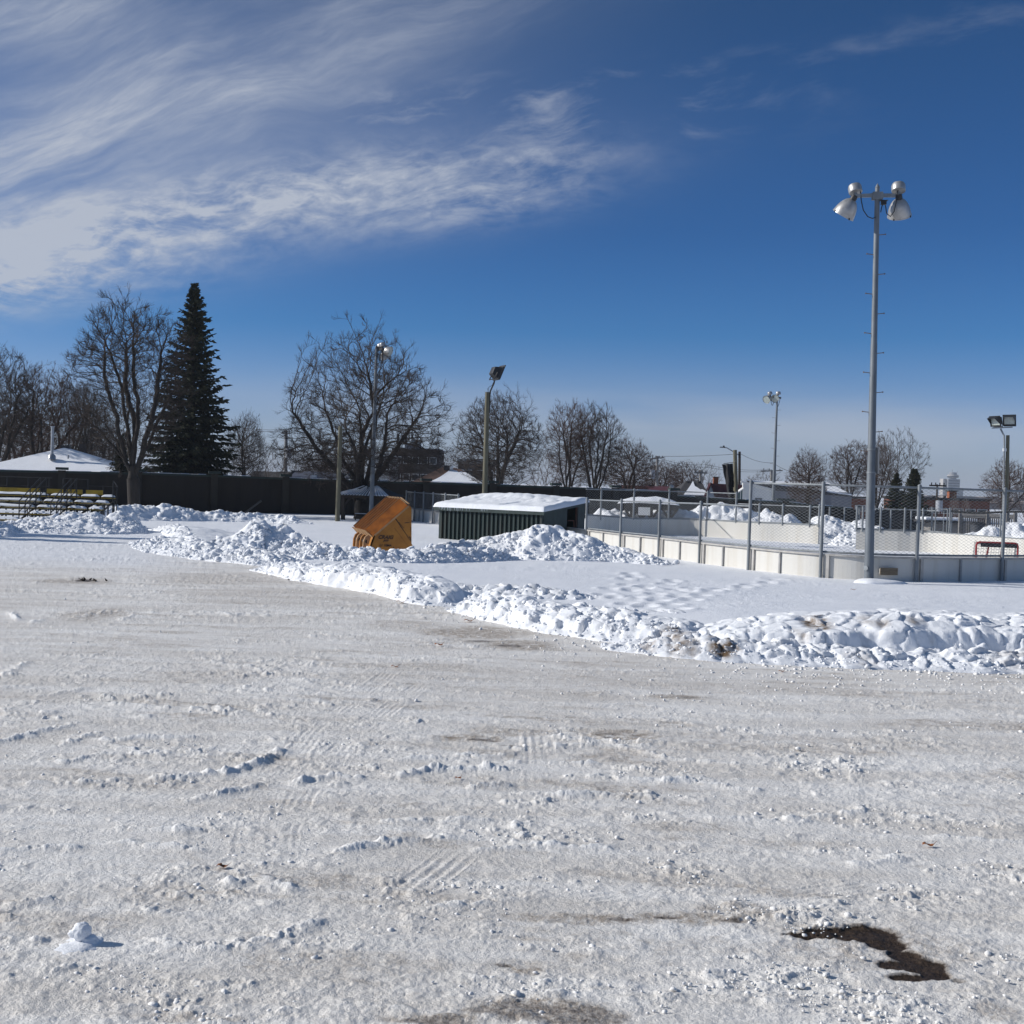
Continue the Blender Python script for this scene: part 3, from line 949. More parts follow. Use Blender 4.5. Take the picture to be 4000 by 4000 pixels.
bank('snow_bank', 'bright cliff-like snow bank running from the lot edge below the yellow bucket', [
    (-6.2, 31.8, 0.12, 0.7, 0.7), (-5.2, 30.3, 0.30, 0.8, 0.9), (-4.2, 28.9, 0.38, 0.9, 1.0), (-3.3, 27.7, 0.48, 0.9, 1.4), (-2.5, 26.6, 0.52, 0.8, 1.6), (-1.9, 25.7, 0.48, 0.8, 1.6), (-1.2, 24.5, 0.42, 0.9, 1.2), (-0.7, 23.8, 0.2, 0.7, 0.8)],
    res=0.030, lump=0.7, seed=171, smooth_top=0.7, chunks=600, steep=2.0, cliff=0.55, csize=0.65)
bank('snow_spoil', 'low scatter of snow lumps on the field just behind the cliff-like bank', [
    (-1.6, 27.4, 0.10, 0.5, 0.6), (-0.4, 26.6, 0.20, 0.6, 0.7), (0.9, 26.2, 0.17, 0.6, 0.7), (2.0, 25.9, 0.08, 0.4, 0.5)], res=0.04, lump=1.2, seed=181, chunks=90, smooth_top=0.3)
bank('snow_spoil', 'thin ridge of lumpy snow on the field beside the trampled footprints', [
    (0.4, 23.5, 0.10, 0.5, 0.6), (1.5, 22.9, 0.16, 0.5, 0.7), (2.7, 22.6, 0.14, 0.5, 0.7), (3.9, 22.6, 0.06, 0.4, 0.5)], res=0.04, lump=1.2, seed=191, chunks=60, smooth_top=0.3)
# bigger piles
bank('snow_pile', 'broad rounded snow pile in front of the green dugout', [
    (-3.2, 40.2, 0.30, 1.0, 1.2), (-1.8, 40.8, 0.46, 1.2, 1.6), (-0.3, 41.0, 0.72, 1.6, 1.8), (0.7, 41.0, 1.16, 2.1, 2.0), (1.5, 41.0, 1.18, 2.3, 2.0), (2.4, 40.7, 0.92, 2.0, 1.6), (3.5, 40.2, 0.52, 1.4, 1.2), (4.5, 39.3, 0.22, 0.8, 0.8), (5.3, 38.7, 0.06, 0.5, 0.5)],
    res=0.045, lump=0.95, seed=201, chunks=900, csize=1.1, smooth_top=0.3)
bank('snow_pile', 'row of snow lumps heaped around the foot of the yellow bucket', [
    (-6.4, 36.4, 0.30, 0.9, 1.0), (-5.0, 36.2, 0.42, 0.9, 1.0), (-4.0, 36.0, 0.40, 0.9, 0.9), (-3.0, 36.2, 0.36, 0.9, 0.9), (-1.8, 37.4, 0.42, 1.0, 1.1), (-0.6, 38.6, 0.34, 0.9, 0.9), (0.4, 38.8, 0.12, 0.6, 0.6)],
    res=0.042, lump=1.1, seed=221, chunks=1000, csize=1.15)
bank('snow_pile', 'jagged snow pile with a pointed top left of the yellow bucket', [
    (-9.6, 37.4, 0.22, 1.2, 1.2), (-8.6, 37.8, 0.52, 1.5, 1.4), (-7.6, 38.2, 1.12, 1.6, 1.2), (-6.9, 38.0, 0.88, 1.4, 1.2), (-6.0, 37.6, 0.46, 1.4, 1.2), (-5.0, 37.2, 0.3, 0.9, 0.9)],
    res=0.042, lump=1.15, seed=241, chunks=700, csize=1.2)
bank('snow_pile', 'loose snow slope spilling from the jagged pile down to the lot', [
    (-12.0, 42.0, 0.14, 1.0, 1.0), (-10.2, 38.2, 0.34, 1.4, 1.4), (-8.4, 35.6, 0.34, 1.3, 1.4), (-6.8, 34.0, 0.30, 1.1, 1.2), (-5.6, 32.8, 0.16, 0.9, 0.9)],
    res=0.045, lump=1.1, seed=251, chunks=1100, csize=1.0, smooth_top=0.2)
bank('snow_pile', 'flat-topped snow shelf beside the cleared path near the leaning post', [
    (-14.6, 52.0, 0.10, 0.9, 1.5), (-13.2, 49.5, 0.34, 0.9, 2.4), (-12.0, 46.2, 0.36, 0.9, 2.4), (-11.0, 43.0, 0.3, 0.9, 2.0), (-10.0, 40.6, 0.2, 0.8, 1.4)],
    res=0.05, lump=0.9, seed=261, chunks=130, smooth_top=0.8, steep=1.5)
bank('snow_pile', 'big snow pile in front of the bleachers, beside the cleared path', [
    (-20.0, 47.2, 0.24, 1.4, 1.2), (-18.9, 47.6, 0.40, 1.9, 1.4), (-17.6, 48.0, 0.55, 2.4, 1.6), (-16.4, 48.6, 0.72, 2.6, 1.6), (-15.3, 49.2, 0.70, 2.2, 1.5), (-14.5, 49.6, 0.30, 1.0, 1.0)],
    res=0.05, lump=1.0, seed=281, chunks=800, csize=1.2)
bank('snow_pile', 'rounded snow pile at the left edge, below the bleacher benches', [
    (-22.6, 45.6, 0.28, 1.4, 1.2), (-20.9, 45.4, 0.34, 1.6, 1.2), (-19.6, 45.6, 0.46, 1.6, 1.2), (-18.6, 45.4, 0.34, 1.4, 1.0), (-18.0, 45.2, 0.12, 0.8, 0.7)],
    res=0.05, lump=1.15, seed=301, chunks=220, csize=1.3)
bank('snow_pile', 'small white snow lump pile lying on the shaded lane at the far left', [
    (-18.2, 42.6, 0.16, 0.5, 0.5), (-17.5, 42.6, 0.32, 0.6, 0.5), (-16.8, 42.7, 0.14, 0.5, 0.5)], res=0.04, lump=1.2, seed=311, chunks=20)
bank('snow_ridge', 'long low snow ridge along the foot of the dark wall', [
    (-21.5, 59.0, 0.55, 1.4, 1.4), (-18.5, 61.0, 0.75, 1.6, 1.4), (-16.0, 62.5, 0.55, 1.4, 1.2), (-13.5, 63.2, 0.42, 1.2, 1.0), (-11.5, 63.0, 0.4, 1.1, 1.0), (-10.2, 61.5, 0.2, 1.0, 1.0)],
    res=0.07, lump=1.2, seed=321, chunks=160, csize=1.5)
bank('snow_pile', 'snow pile heaped behind the far rink boards around the wooden shelter', [
    (3.6, 65.0, 0.9, 1.5, 2.0), (5.0, 66.2, 1.35, 2.0, 2.0), (7.0, 67.0, 1.3, 2.2, 2.0), (9.2, 66.2, 1.5, 2.2, 2.0), (11.0, 65.4, 1.72, 2.3, 2.0), (13.0, 64.6, 1.45, 2.2, 2.0), (14.6, 63.6, 1.3, 2.0, 2.0), (15.6, 62.8, 0.8, 1.6, 1.6)],
    res=0.07, lump=0.8, seed=341, chunks=200, csize=2.0)
bank('snow_pile', 'snow pile beside the boarded light pole behind the far boards', [
    (14.2, 61.0, 0.9, 1.4, 1.4), (15.4, 60.6, 1.55, 1.8, 1.6), (16.4, 60.2, 1.2, 1.7, 1.5), (17.6, 59.4, 0.85, 1.4, 1.4), (18.6, 58.6, 0.45, 1.2, 1.2)], res=0.07, lump=0.8, seed=361, chunks=90, csize=1.8)
bank('snow_pile', 'low snow heap lying in the gap of the far rink boards', [
    (14.8, 57.6, 0.35, 1.0, 1.0), (15.8, 57.0, 0.5, 1.2, 1.0), (16.8, 56.4, 0.35, 1.0, 1.0)], res=0.06, lump=1.4, seed=371, chunks=40, csize=1.6)
bank('snow_pile', 'wide smooth snow pile behind the far boards at the grey railing', [
    (19.2, 55.0, 0.75, 1.6, 1.6), (21.2, 54.6, 1.15, 1.9, 1.8), (23.4, 54.0, 1.35, 2.0, 1.8), (26.0, 53.4, 1.2, 2.0, 1.8), (28.5, 53.0, 0.6, 1.6, 1.6)], res=0.07, lump=1.0, seed=381, chunks=80, csize=1.6)


def ico(sub):
    import bmesh
    bm = bmesh.new()
    bmesh.ops.create_icosphere(bm, subdivisions=sub, radius=1.0)
    V = np.array([tuple(v.co) for v in bm.verts])
    F = np.array([[v.index for v in f.verts] for f in bm.faces])
    bm.free()
    return V, F


def lumps(points, seed, sub=2):
    """many irregular snow lumps in one mesh"""
    V0, F0 = ico(sub)
    rng = np.random.default_rng(seed)
    shapes = []
    for k in range(14):
        A = rng.normal(size=(8, 3))
        A /= np.linalg.norm(A, axis=1, keepdims=True)
        d = 1 + 0.0 * V0[:, 0]
        for a in A:
            d = np.minimum(d, (0.50 + 0.25 * rng.random()) / np.maximum(V0 @ a, 0.05))
        d = np.minimum(d, 1.0) * (1 + 0.06 * rng.normal(size=len(V0)))
        shapes.append(V0 * d[:, None])
    Vs, Fs = [], []
    k = 0
    for (x, y, z, r) in points:
        a, c = rng.random() * 6.28, 0
        ca, sa = math.cos(a), math.sin(a)
        sc = np.array([0.75 + 0.6 * rng.random(), 0.75 + 0.6 * rng.random(), 0.6 + 0.4 * rng.random()]) * r
        v = shapes[rng.integers(14)] * sc
        v = np.stack([v[:, 0] * ca - v[:, 1] * sa, v[:, 0] * sa + v[:, 1] * ca, v[:, 2]], 1)
        Vs.append(v + np.array([x, y, z + 0.25 * r]))
        Fs.append(F0 + k)
        k += len(V0)
    return np.concatenate(Vs), np.concatenate(Fs)


def build_chunks():
    V, F = lumps(CHUNK_PTS, 5)
    o = link('snow_chunks', mesh_np('snow_chunks', V, F, smooth=True), M_SNOW)
    tag(o, kind='stuff')
    # crumbs scattered over the packed lot
    rng = np.random.default_rng(11)
    pts = []
    N = 130000
    q = rng.uniform(-0.46, 0.46, N)
    dr = rng.uniform(1 / 26.0, 1 / 4.2, N)
    Yy = 1 / dr
    Xx = q * Yy
    D = np.interp(q, TOE_Q, TOE_D)
    dens = sstep(fbm(Xx * 0.9, Yy * 1.6, 36, 3), -0.05, 0.4) * (Yy < D)
    near_bank = np.exp(-np.abs(D - Yy) / 1.3) * (Yy < D + .2)
    keep = rng.random(N) < (0.14 * dens + 0.55 * near_bank)
    for x, y, nb in zip(Xx[keep], Yy[keep], near_bank[keep]):
        r = float(np.clip(rng.lognormal(-4.75, 0.45), 0.005, 0.03)) * (1 + 1.6 * nb)
        pts.append((x, y, 0.004 - 0.25 * r, r))
    V, F = lumps(pts, 6, 1)
    o = link('snow_crumbs', mesh_np('snow_crumbs', V, F, smooth=True), snow_mat('crumb_snow', (0.82, 0.81, 0.79)))
    tag(o, kind='stuff')


build_chunks()

# ------------------------------------------------------------------ dark wall behind the field
def wall_pt(px):
    """ground point of the wall on the picture column px (top of wall is near eye level)"""
    q = (px - 2000) / FPX
    # straight line from (-33, 73) to (13.2, 86)
    x0, y0, x1, y1 = -33.0, 73.0, 11.4, 86.0
    dx, dy = x1 - x0, y1 - y0
    t = (q * y0 - x0) / (dx - q * dy)
    return Vector((x0 + dx * t, y0 + dy * t, 0))


def build_wall():
    root = thing('boundary_wall', 'long dark brown wall with green coping running behind the snow field', 'wall', tuple(wall_pt(1000)))
    o = root.location
    pil = [-60, 239, 537, 834, 1113, 1390, 1660, 1921, 2167, 2400, 2628]
    tops = {-60: 1834, 239: 1840, 537: 1846, 834: 1855, 1113: 1866, 1390: 1876, 1660: 1883, 1921: 1891, 2167: 1900, 2400: 1909, 2628: 1919}
    P = [wall_pt(p) for p in pil]
    low = [(2628, 1935, 86.0), (2860, 1948, 86.5), (3068, 1960, 87.5), (3330, 1985, 88.5)]
    L = [at(px, py, Y) for px, py, Y in low]
    segs = []
    for k in range(len(pil) - 1):
        a, b = P[k], P[k + 1]
        za = at(pil[k], tops[pil[k]], a.y).z
        zb = at(pil[k + 1], tops[pil[k + 1]], b.y).z
        segs.append((a, b, za, zb))
    for k in range(len(L) - 1):
        segs.append((Vector((L[k].x, L[k].y, 0)), Vector((L[k + 1].x, L[k + 1].y, 0)), L[k].z, L[k + 1].z))
    for a, b, za, zb in segs:
        d = (b - a).normalized()
        nrm = Vector((d.y, -d.x, 0)) * 0.06
        m = MB()
        vs = [a + nrm, b + nrm, b - nrm, a - nrm]
        lo = [Vector((v.x, v.y, -0.2)) for v in vs]
        hi = [Vector((v.x, v.y, z)) for v, z in zip(vs, (za - .13, zb - .13, zb - .13, za - .13))]
        m.add(lo + hi, [(0, 1, 5, 4), (1, 2, 6, 5), (2, 3, 7, 6), (3, 0, 4, 7), (4, 5, 6, 7)])
        m.build('panel', M_WALL, root, off=o)
        m = MB()
        n2 = nrm * 1.8
        vs = [a + n2, b + n2, b - n2, a - n2]
        zz = (za, zb, zb, za)
        m.add([Vector((v.x, v.y, z - .13)) for v, z in zip(vs, zz)] + [Vector((v.x, v.y, z)) for v, z in zip(vs, zz)],
              [(0, 1, 5, 4), (1, 2, 6, 5), (2, 3, 7, 6), (3, 0, 4, 7), (4, 5, 6, 7), (3, 2, 1, 0)])
        c = m.build('coping', M_WALLC, root, off=o)
        # thin uneven strip of snow left on the coping
        m = MB()
        Lg = (b - a).length
        n = max(6, int(Lg / 0.5))
        rnd = random.Random(int(a.x * 10))
        for q in range(n):
            if rnd.random() < 0.35:
                continue
            p0, p1 = a.lerp(b, q / n), a.lerp(b, (q + 1) / n)
            z0, z1 = za + (zb - za) * q / n, za + (zb - za) * (q + 1) / n
            h = rnd.uniform(0.012, 0.04)
            m.add([Vector((v.x, v.y, z + 0.001)) for v, z in ((p0 + nrm, z0), (p1 + nrm, z1), (p1 - nrm, z1), (p0 - nrm, z0))] +
                  [Vector((v.x, v.y, z + h)) for v, z in ((p0 + nrm * .7, z0), (p1 + nrm * .7, z1), (p1 - nrm * .7, z1), (p0 - nrm * .7, z0))],
                  [(0, 1, 5, 4), (1, 2, 6, 5), (2, 3, 7, 6), (3, 0, 4, 7), (4, 5, 6, 7)])
        if m.v:
            m.build('snow_strip', M_SNOW, c, off=o)
    d = (P[-1] - P[0]).normalized()
    ang = math.atan2(d.y, d.x)
    for p, q in zip(pil, P):
        z = at(p, tops[p], q.y).z
        c = Vector((q.x, q.y, 0)) + Vector((d.y, -d.x, 0)) * 0.05
        col = MB().box((c.x, c.y, z / 2), (0.42, 0.34, z + 0.1), rz=ang).build('pillar', M_WALLP, root, off=o)
        MB().box((c.x, c.y, z + 0.15), (0.72, 0.5, 0.16), rz=ang).build('pillar_cap', M_WALLC, col, off=o)
    c = Vector((L[2].x, L[2].y - 0.05, 0))
    col = MB().box((c.x, c.y, L[2].z / 2), (0.42, 0.34, L[2].z + 0.1)).build('pillar', M_WALLP, root, off=o)
    MB().box((c.x, c.y, L[2].z + 0.15), (1.3, 0.5, 0.16)).build('pillar_cap', M_WALLC, col, off=o)


build_wall()

# ------------------------------------------------------------------ rink
NEAR = [(-6.3, 74.5), (-4.3, 68.7), (3.0, 48.0), (4.05, 45.0), (5.17, 42.6), (6.17, 39.9), (7.28, 37.35), (7.97, 35.95), (8.79, 35.0),
        (9.97, 34.45), (11.35, 34.6), (12.68, 35.1), (14.13, 35.8), (17.1, 37.5), (20.4, 39.5), (22.5, 42.2)]
CAPZ = 0.68


def poly_dense(P, step):
    P = [Vector((*p, 0)) for p in P]
    C = catmull(P, 24)
    s = [0.0]
    for a, b in zip(C[:-1], C[1:]):
        s.append(s[-1] + (b - a).length)
    n = max(2, int(round(s[-1] / step)))
    S = np.linspace(0, s[-1], n + 1)
    return np.stack([np.interp(S, s, [c.x for c in C]), np.interp(S, s, [c.y for c in C])], 1), S


def wall_strip(m, A, B, z0, z1, th, flip=1):
    a, b = Vector((*A, 0)), Vector((*B, 0))
    d = (b - a).normalized()
    nrm = Vector((d.y, -d.x, 0)) * th / 2
    vs = [a + nrm, b + nrm, b - nrm, a - nrm]
    m.add([Vector((v.x, v.y, z0)) for v in vs] + [Vector((v.x, v.y, z1)) for v in vs],
          [(0, 1, 5, 4), (1, 2, 6, 5), (2, 3, 7, 6), (3, 0, 4, 7), (4, 5, 6, 7)])


def chain_link(name, P2, ztop, zbot, parent, off, pitch=0.088, r=0.0038, mtl=None):
    """woven wire along the polyline P2 (dense, ordered); heights may vary along it"""
    P2 = np.asarray(P2, float)
    s = np.concatenate([[0], np.cumsum(np.hypot(np.diff(P2[:, 0]), np.diff(P2[:, 1])))])
    zt = np.broadcast_to(np.asarray(ztop, float), s.shape)
    zb = np.broadcast_to(np.asarray(zbot, float), s.shape)
    n = int(s[-1] / pitch)
    hmax = float((zt - zb).max())
    kn = int(hmax / (pitch / 2)) + 1
    i = np.arange(n)[:, None]
    k = np.arange(kn + 1)[None, :]
    S = (i + 0.5) * pitch + np.where((i + k) % 2 == 0, 1, -1) * pitch * 0.5
    S = np.clip(S, 0, s[-1])
    zb_s = np.interp(S, s, zb)
    zt_s = np.interp(S, s, zt)
    Z = zb_s + k * pitch / 2
    ok = Z[:, 1:] <= zt_s[:, 1:] + 0.01
    pts = np.stack([np.interp(S, s, P2[:, 0]), np.interp(S, s, P2[:, 1]), Z], -1)
    p0 = pts[:, :-1][ok]
    p1 = pts[:, 1:][ok]
    V, F = seg_arrays(p0, p1, np.full(len(p0), r), np.full(len(p0), r), 3)
    me = mesh_np(name, V - np.array(off), F)
    return link(name, me, mtl or M_GALV, parent)


def build_near_boards():
    root = thing('rink_boards', 'low cream hockey rink boards curving towards the camera, snow against their foot', 'rink boards', (7.28, 37.35, 0))
    off = tuple(root.location)
    # panels between posts; each bay has two panels with a stud in the middle
    idx = list(range(len(NEAR)))
    D, S = poly_dense(NEAR, 0.12)
    def near_i(p):
        return int(np.argmin(np.hypot(D[:, 0] - p[0], D[:, 1] - p[1])))
    posts = [near_i(NEAR[k]) for k in (0, 1)] + [near_i(NEAR[1]) + j for j in (25, 50, 75, 100, 125, 150)] + [near_i(NEAR[k]) for k in (2, 3, 4, 5, 6, 8, 10, 12, 13, 14, 15)]
    for a, b in zip(posts[:-1], posts[1:]):
        mid = (a + b) // 2
        for u, v in ((a, mid), (mid, b)):
            m = MB()
            for q in range(u, v):
                wall_strip(m, D[q], D[q + 1], -0.15, CAPZ - 0.05, 0.04)
            m.build('board_panel', M_BOARD, root, off=off)
        n = D[mid + 1] - D[mid - 1]
        n = n / np.linalg.norm(n)
        c = D[mid] + np.array([n[1], -n[0]]) * 0.045
        MB().box((*c, (CAPZ - 0.05) / 2), (0.06, 0.05, CAPZ - 0.02), rz=math.atan2(n[1], n[0])).build('stud', M_STUD, root, off=off)
        n = D[a + 1] - D[max(a - 1, 0)]
        n = n / np.linalg.norm(n)
        c = D[a] + np.array([n[1], -n[0]]) * 0.05 + n * 0.19
        MB().box((*c, (CAPZ - 0.05) / 2), (0.09, 0.06, CAPZ - 0.02), rz=math.atan2(n[1], n[0])).build('stud', M_CAP, root, off=off)
        m = MB()
        for q in range(a, b):
            wall_strip(m, D[q], D[q + 1], CAPZ - 0.05, CAPZ, 0.17)
        m.build('cap_rail', M_CAP, root, off=off)
    # grey weathered plank fixed to the boards beside the light pole
    i = near_i((10.45, 34.45))
    n = D[i + 1] - D[i - 1]
    n /= np.linalg.norm(n)
    c = D[i] + np.array([n[1], -n[0]]) * 0.16
    MB().box((*c, 0.27), (0.50, 0.045, 0.20), rz=math.atan2(n[1], n[0])).build('wooden_plank', M_PLANK, root, off=off)
    for s_ in (-0.2, 0.2):
        cc = D[i] + np.array([n[1], -n[0]]) * 0.08 + n * s_
        MB().box((*cc, 0.27), (0.07, 0.115, 0.14), rz=math.atan2(n[1], n[0])).build('plank_bracket', M_CAP, root, off=off)
    return D, near_i


D_NEAR, near_i = build_near_boards()


def fence(name, label, D, i0, i1, ztop, posts, zpost=None, post_r=0.045, pitch=0.088, wire=0.0032, low=None, group=None, side=0.03, bottom=CAPZ + 0.05, mid=None, wire_mat=None, zfoot=-0.1, cat='fence'):
    sub = D[i0:i1 + 1]
    nn = np.gradient(sub, axis=0)
    nn /= np.linalg.norm(nn, axis=1, keepdims=True)
    sub = sub + np.stack([nn[:, 1], -nn[:, 0]], 1) * side
    base = (float(sub[0, 0]), float(sub[0, 1]), 0.0)
    root = thing(name, label, cat, base, group=group)
    zt = np.broadcast_to(np.asarray(ztop, float), (len(sub),))
    bt = np.broadcast_to(np.asarray(bottom, float), (len(sub),))
    chain_link('wire_mesh', sub, zt, bt, root, base, pitch, wire, wire_mat)
    st = max(1, len(sub) // 60)
    ids = list(range(0, len(sub), st))
    if ids[-1] != len(sub) - 1:
        ids.append(len(sub) - 1)
    MB().tube([(sub[k, 0], sub[k, 1], zt[k]) for k in ids], post_r * 0.62, 8).build('top_rail', M_GALV, root, off=base, smooth=True)
    MB().tube([(sub[k, 0], sub[k, 1], bt[k]) for k in ids], post_r * 0.62, 8).build('bottom_rail', M_GALV, root, off=base, smooth=True)
    for p in posts:
        k = min(max(p - i0, 0), len(sub) - 1)
        n = nn[k]
        c = sub[k] + np.array([n[1], -n[0]]) * 0.07
        z = zt[k] + 0.05
        po = MB().tube([(c[0], c[1], zfoot), (c[0], c[1], z)], post_r, 10).build('post', M_GALV, root, off=base, smooth=True)
        MB().tube([(c[0], c[1], z), (c[0], c[1], z + 0.02), (c[0], c[1], z + 0.05)], [post_r * 1.15, post_r * 1.0, post_r * 0.3], 10).build('post_cap', M_GALV, po, off=base, smooth=True)
    return root


i2, i3, i4, i5, i6 = (near_i(NEAR[k]) for k in (2, 3, 4, 5, 6))
i8, i10, i12, i13, i14 = (near_i(NEAR[k]) for k in (8, 10, 12, 13, 14))
zl = np.interp(np.arange(i2, i6 + 1), [i2, i3, i4, i5, i6], [1.84, 1.86, 1.89, 1.92, 1.92])
fence('chain_link_fence', 'lower chain link fence on the near boards, right of the green dugout', D_NEAR, i2, i6, zl, [i2, i3, i4, i5])
fence('chain_link_fence', 'tall chain link fence on the curved near boards behind the big light pole', D_NEAR, i6, i14, 2.62, [i6, i8, i10, i12, i13, i14], post_r=0.05)
i0, i1 = near_i(NEAR[0]), near_i(NEAR[1])
fence('chain_link_fence', 'chain link fence on the boards left of the green dugout', D_NEAR, i0, i1 + 40, 1.66, [i0, i0 + 17, i0 + 34, i1, i1 + 20, i1 + 40], pitch=0.11, wire=0.004)

FAR = [(2290, 2014, 57.0), (2450, 2021, 60.0), (2600, 2029, 62.5), (2700, 2030.5, 63.0), (2800, 2036, 62.0), (2938, 2044, 60.0), (3070, 2049, 58.8), (3199, 2055, 57.5)]
FAR2 = [(3345, 2069, 53.5), (3490, 2075, 53.0), (3636, 2081, 52.4), (3800, 2093, 50.2), (4000, 2107, 47.7), (4300, 2128, 45.0)]


def far_boards(name, label, lst):
    W = [at(*p) for p in lst]
    D, S = poly_dense([(w.x, w.y) for w in W], 0.25)
    zs = np.interp(np.linspace(0, 1, len(D)), np.linspace(0, 1, len(W)), [w.z for w in W])
    base = (float(D[0, 0]), float(D[0, 1]), 0)
    root = thing(name, label, 'rink boards', base)
    n = max(2, int(S[-1] / 2.4))
    cuts = np.linspace(0, len(D) - 1, n + 1).astype(int)
    for a, b in zip(cuts[:-1], cuts[1:]):
        m = MB()
        for q in range(a, b):
            A, B = Vector((*D[q], 0)), Vector((*D[q + 1], 0))
            d = (B - A).normalized()
            nr = Vector((d.y, -d.x, 0)) * 0.025
            g = d * (0.006 if q == b - 1 else 0.0)
            vs = [A + nr, B + nr - g, B - nr - g, A - nr]
            m.add([Vector((v.x, v.y, -0.1)) for v in vs] + [Vector((v.x, v.y, z)) for v, z in zip(vs, (zs[q], zs[q + 1], zs[q + 1], zs[q]))],
                  [(0, 1, 5, 4), (1, 2, 6, 5), (2, 3, 7, 6), (3, 0, 4, 7), (4, 5, 6, 7)])
        m.build('board_panel', M_BOARD, root, off=base)
    m = MB()
    m.tube([(D[k, 0], D[k, 1], zs[k] + 0.02) for k in range(0, len(D), 2)], 0.03, 6)
    m.build('cap_rail', M_GALV, root, off=base)
    return D, zs, root


D_F1, Z_F1, r1 = far_boards('rink_boards', 'far rink boards, dark in the corner and bright to the right, with snow piles behind', FAR)
D_F2, Z_F2, r2 = far_boards('rink_boards', 'far white rink boards to the right of the gap, behind the hockey net', FAR2)
# end of the boards at the gap: a short return panel
e = D_F1[-1]
MB().box((e[0] + 0.02, e[1] + 0.45, 0.45), (0.05, 0.9, 0.9)).build('board_end', M_BOARD, r1, off=r1.location)


def near_idx(D, px):
    q = (px - 2000) / FPX
    return int(np.argmin(np.abs(D[:, 0] / D[:, 1] - q)))


k0, k1, k2, k3 = 0, near_idx(D_F1, 2874), near_idx(D_F1, 2880), len(D_F1) - 1
fence('chain_link_fence', 'tall chain link fence on the far boards in front of the dark wall', D_F1, k0, k1, 2.22,
      [near_idx(D_F1, p) for p in (2343, 2473, 2613, 2756, 2874)], pitch=0.12, wire=0.0026, bottom=Z_F1[k0:k1 + 1] + 0.06, zfoot=0.78, side=-0.05)
fence('chain_link_fence', 'lower chain link fence on the far boards in front of the white house', D_F1, k2, k3, 1.72,
      [near_idx(D_F1, p) for p in (2966, 3062, 3170, 3199)], pitch=0.12, wire=0.0026, bottom=Z_F1[k2:k3 + 1] + 0.06, zfoot=0.78, side=-0.05)
j0, j1 = 0, near_idx(D_F2, 3640)
fence('chain_link_fence', 'low chain link fence on the far boards in front of the spruces', D_F2, j0, j1, 1.78,
      [near_idx(D_F2, p) for p in (3350, 3372, 3444, 3534, 3610)], pitch=0.12, wire=0.0026, bottom=Z_F2[j0:j1 + 1] + 0.06, zfoot=0.78, side=-0.05)


def build_gate():
    a, b = at(3652, 2082, 52.3), at(3698, 2085, 51.9)
    root = thing('fence_gate', 'narrow grey metal gate standing behind the far boards left of the net', 'gate', (a.x, a.y, 0))
    off = root.location
    z0, z1 = 0.9, 1.86
    MB().tube([(a.x, a.y, z0), (a.x, a.y, z1), (b.x, b.y, z1), (b.x, b.y, z0), (a.x, a.y, z0)], 0.03, 8).build('gate_frame', M_GALV, root, off=off)
    for p in (at(3638, 2082, 52.6), at(3708, 2086, 51.8)):
        MB().tube([(p.x, p.y, 0.4), (p.x, p.y, z1 + 0.08)], 0.04, 8).build('gate_post', M_GALV, root, off=off)
    m = (a + b) / 2
    MB().tube([(m.x + .1, m.y, z0), (m.x + .1, m.y, z1)], 0.018, 6).build('gate_bar', M_GALV, root, off=off)


build_gate()


def build_net():
    # hockey goal seen from behind-left, standing on the ice
    c = at(3893, 2180, 41.0)
    root = thing('hockey_net', 'red framed hockey goal with white netting standing inside the rink', 'hockey goal', (c.x, c.y, 0), R(-8))
    W, H, T, B = 0.66, 0.92, 0.30, 0.62
    for s in (-1, 1):
        pts = [(s * W, 0, -0.05), (s * W, 0, H - 0.10), (s * (W - 0.03), 0, H - 0.03), (s * (W - 0.1), 0, H)]
        MB().tube(pts, 0.032, 8).build('goal_post', M_REDP, root, smooth=True)
        MB().tube([(s * (W - 0.45), T * 0.6, H - 0.02), (s * (W - 0.42), B, 0.02)], 0.028, 6).build('back_stay', M_REDP, root, smooth=True)
    MB().tube([(-W + 0.1, 0, H), (W - 0.1, 0, H)], 0.032, 8).build('crossbar', M_REDP, root, smooth=True)
    MB().tube([(-W + .02, 0.02, H - .02), (-W + 0.06, T, H - .02), (W - 0.06, T, H - .02), (W - .02, 0.02, H - .02)], 0.024, 8).build('top_frame', M_REDP, root, smooth=True)
    MB().box((0, T * 0.5, H - 0.055), (2 * W - 0.1, T * 0.9, 0.05)).build('top_pad', M_NET, root)
    MB().box((0.05, -0.01, H - 0.09), (1.15, 0.035, 0.13)).build('padding_band', M_DARKM, root)
    # netting as real cords
    p0, p1 = [], []
    n = 16
    rng = random.Random(4)
    grid = []
    for i in range(n + 1):
        row = []
        u = -W + 2 * W * i / n
        for j in range(9):
            t = j / 8
            bulge = math.sin(math.pi * t) * 0.05 * rng.random()
            row.append((u, T + (B - T) * t + bulge, (H - .03) * (1 - t) + 0.02))
        grid.append(row)
    for i in range(n + 1):
        for j in range(9):
            if i < n:
                p0.append(grid[i][j]); p1.append(grid[i + 1][j])
            if j < 8:
                p0.append(grid[i][j]); p1.append(grid[i][j + 1])
    for s in (-W, W):
        for j in range(7):
            z = H * j / 7
            p0.append((s, 0, z)); p1.append((s, T + (B - T) * (1 - z / H), z))
            y = B * j / 7
            p0.append((s, y, 0)); p1.append((s, min(y, T), H))
    V, F = seg_arrays(p0, p1, np.full(len(p0), 0.007), np.full(len(p0), 0.007), 3)
    link('netting', mesh_np('netting', V, F), M_NET, root)


build_net()


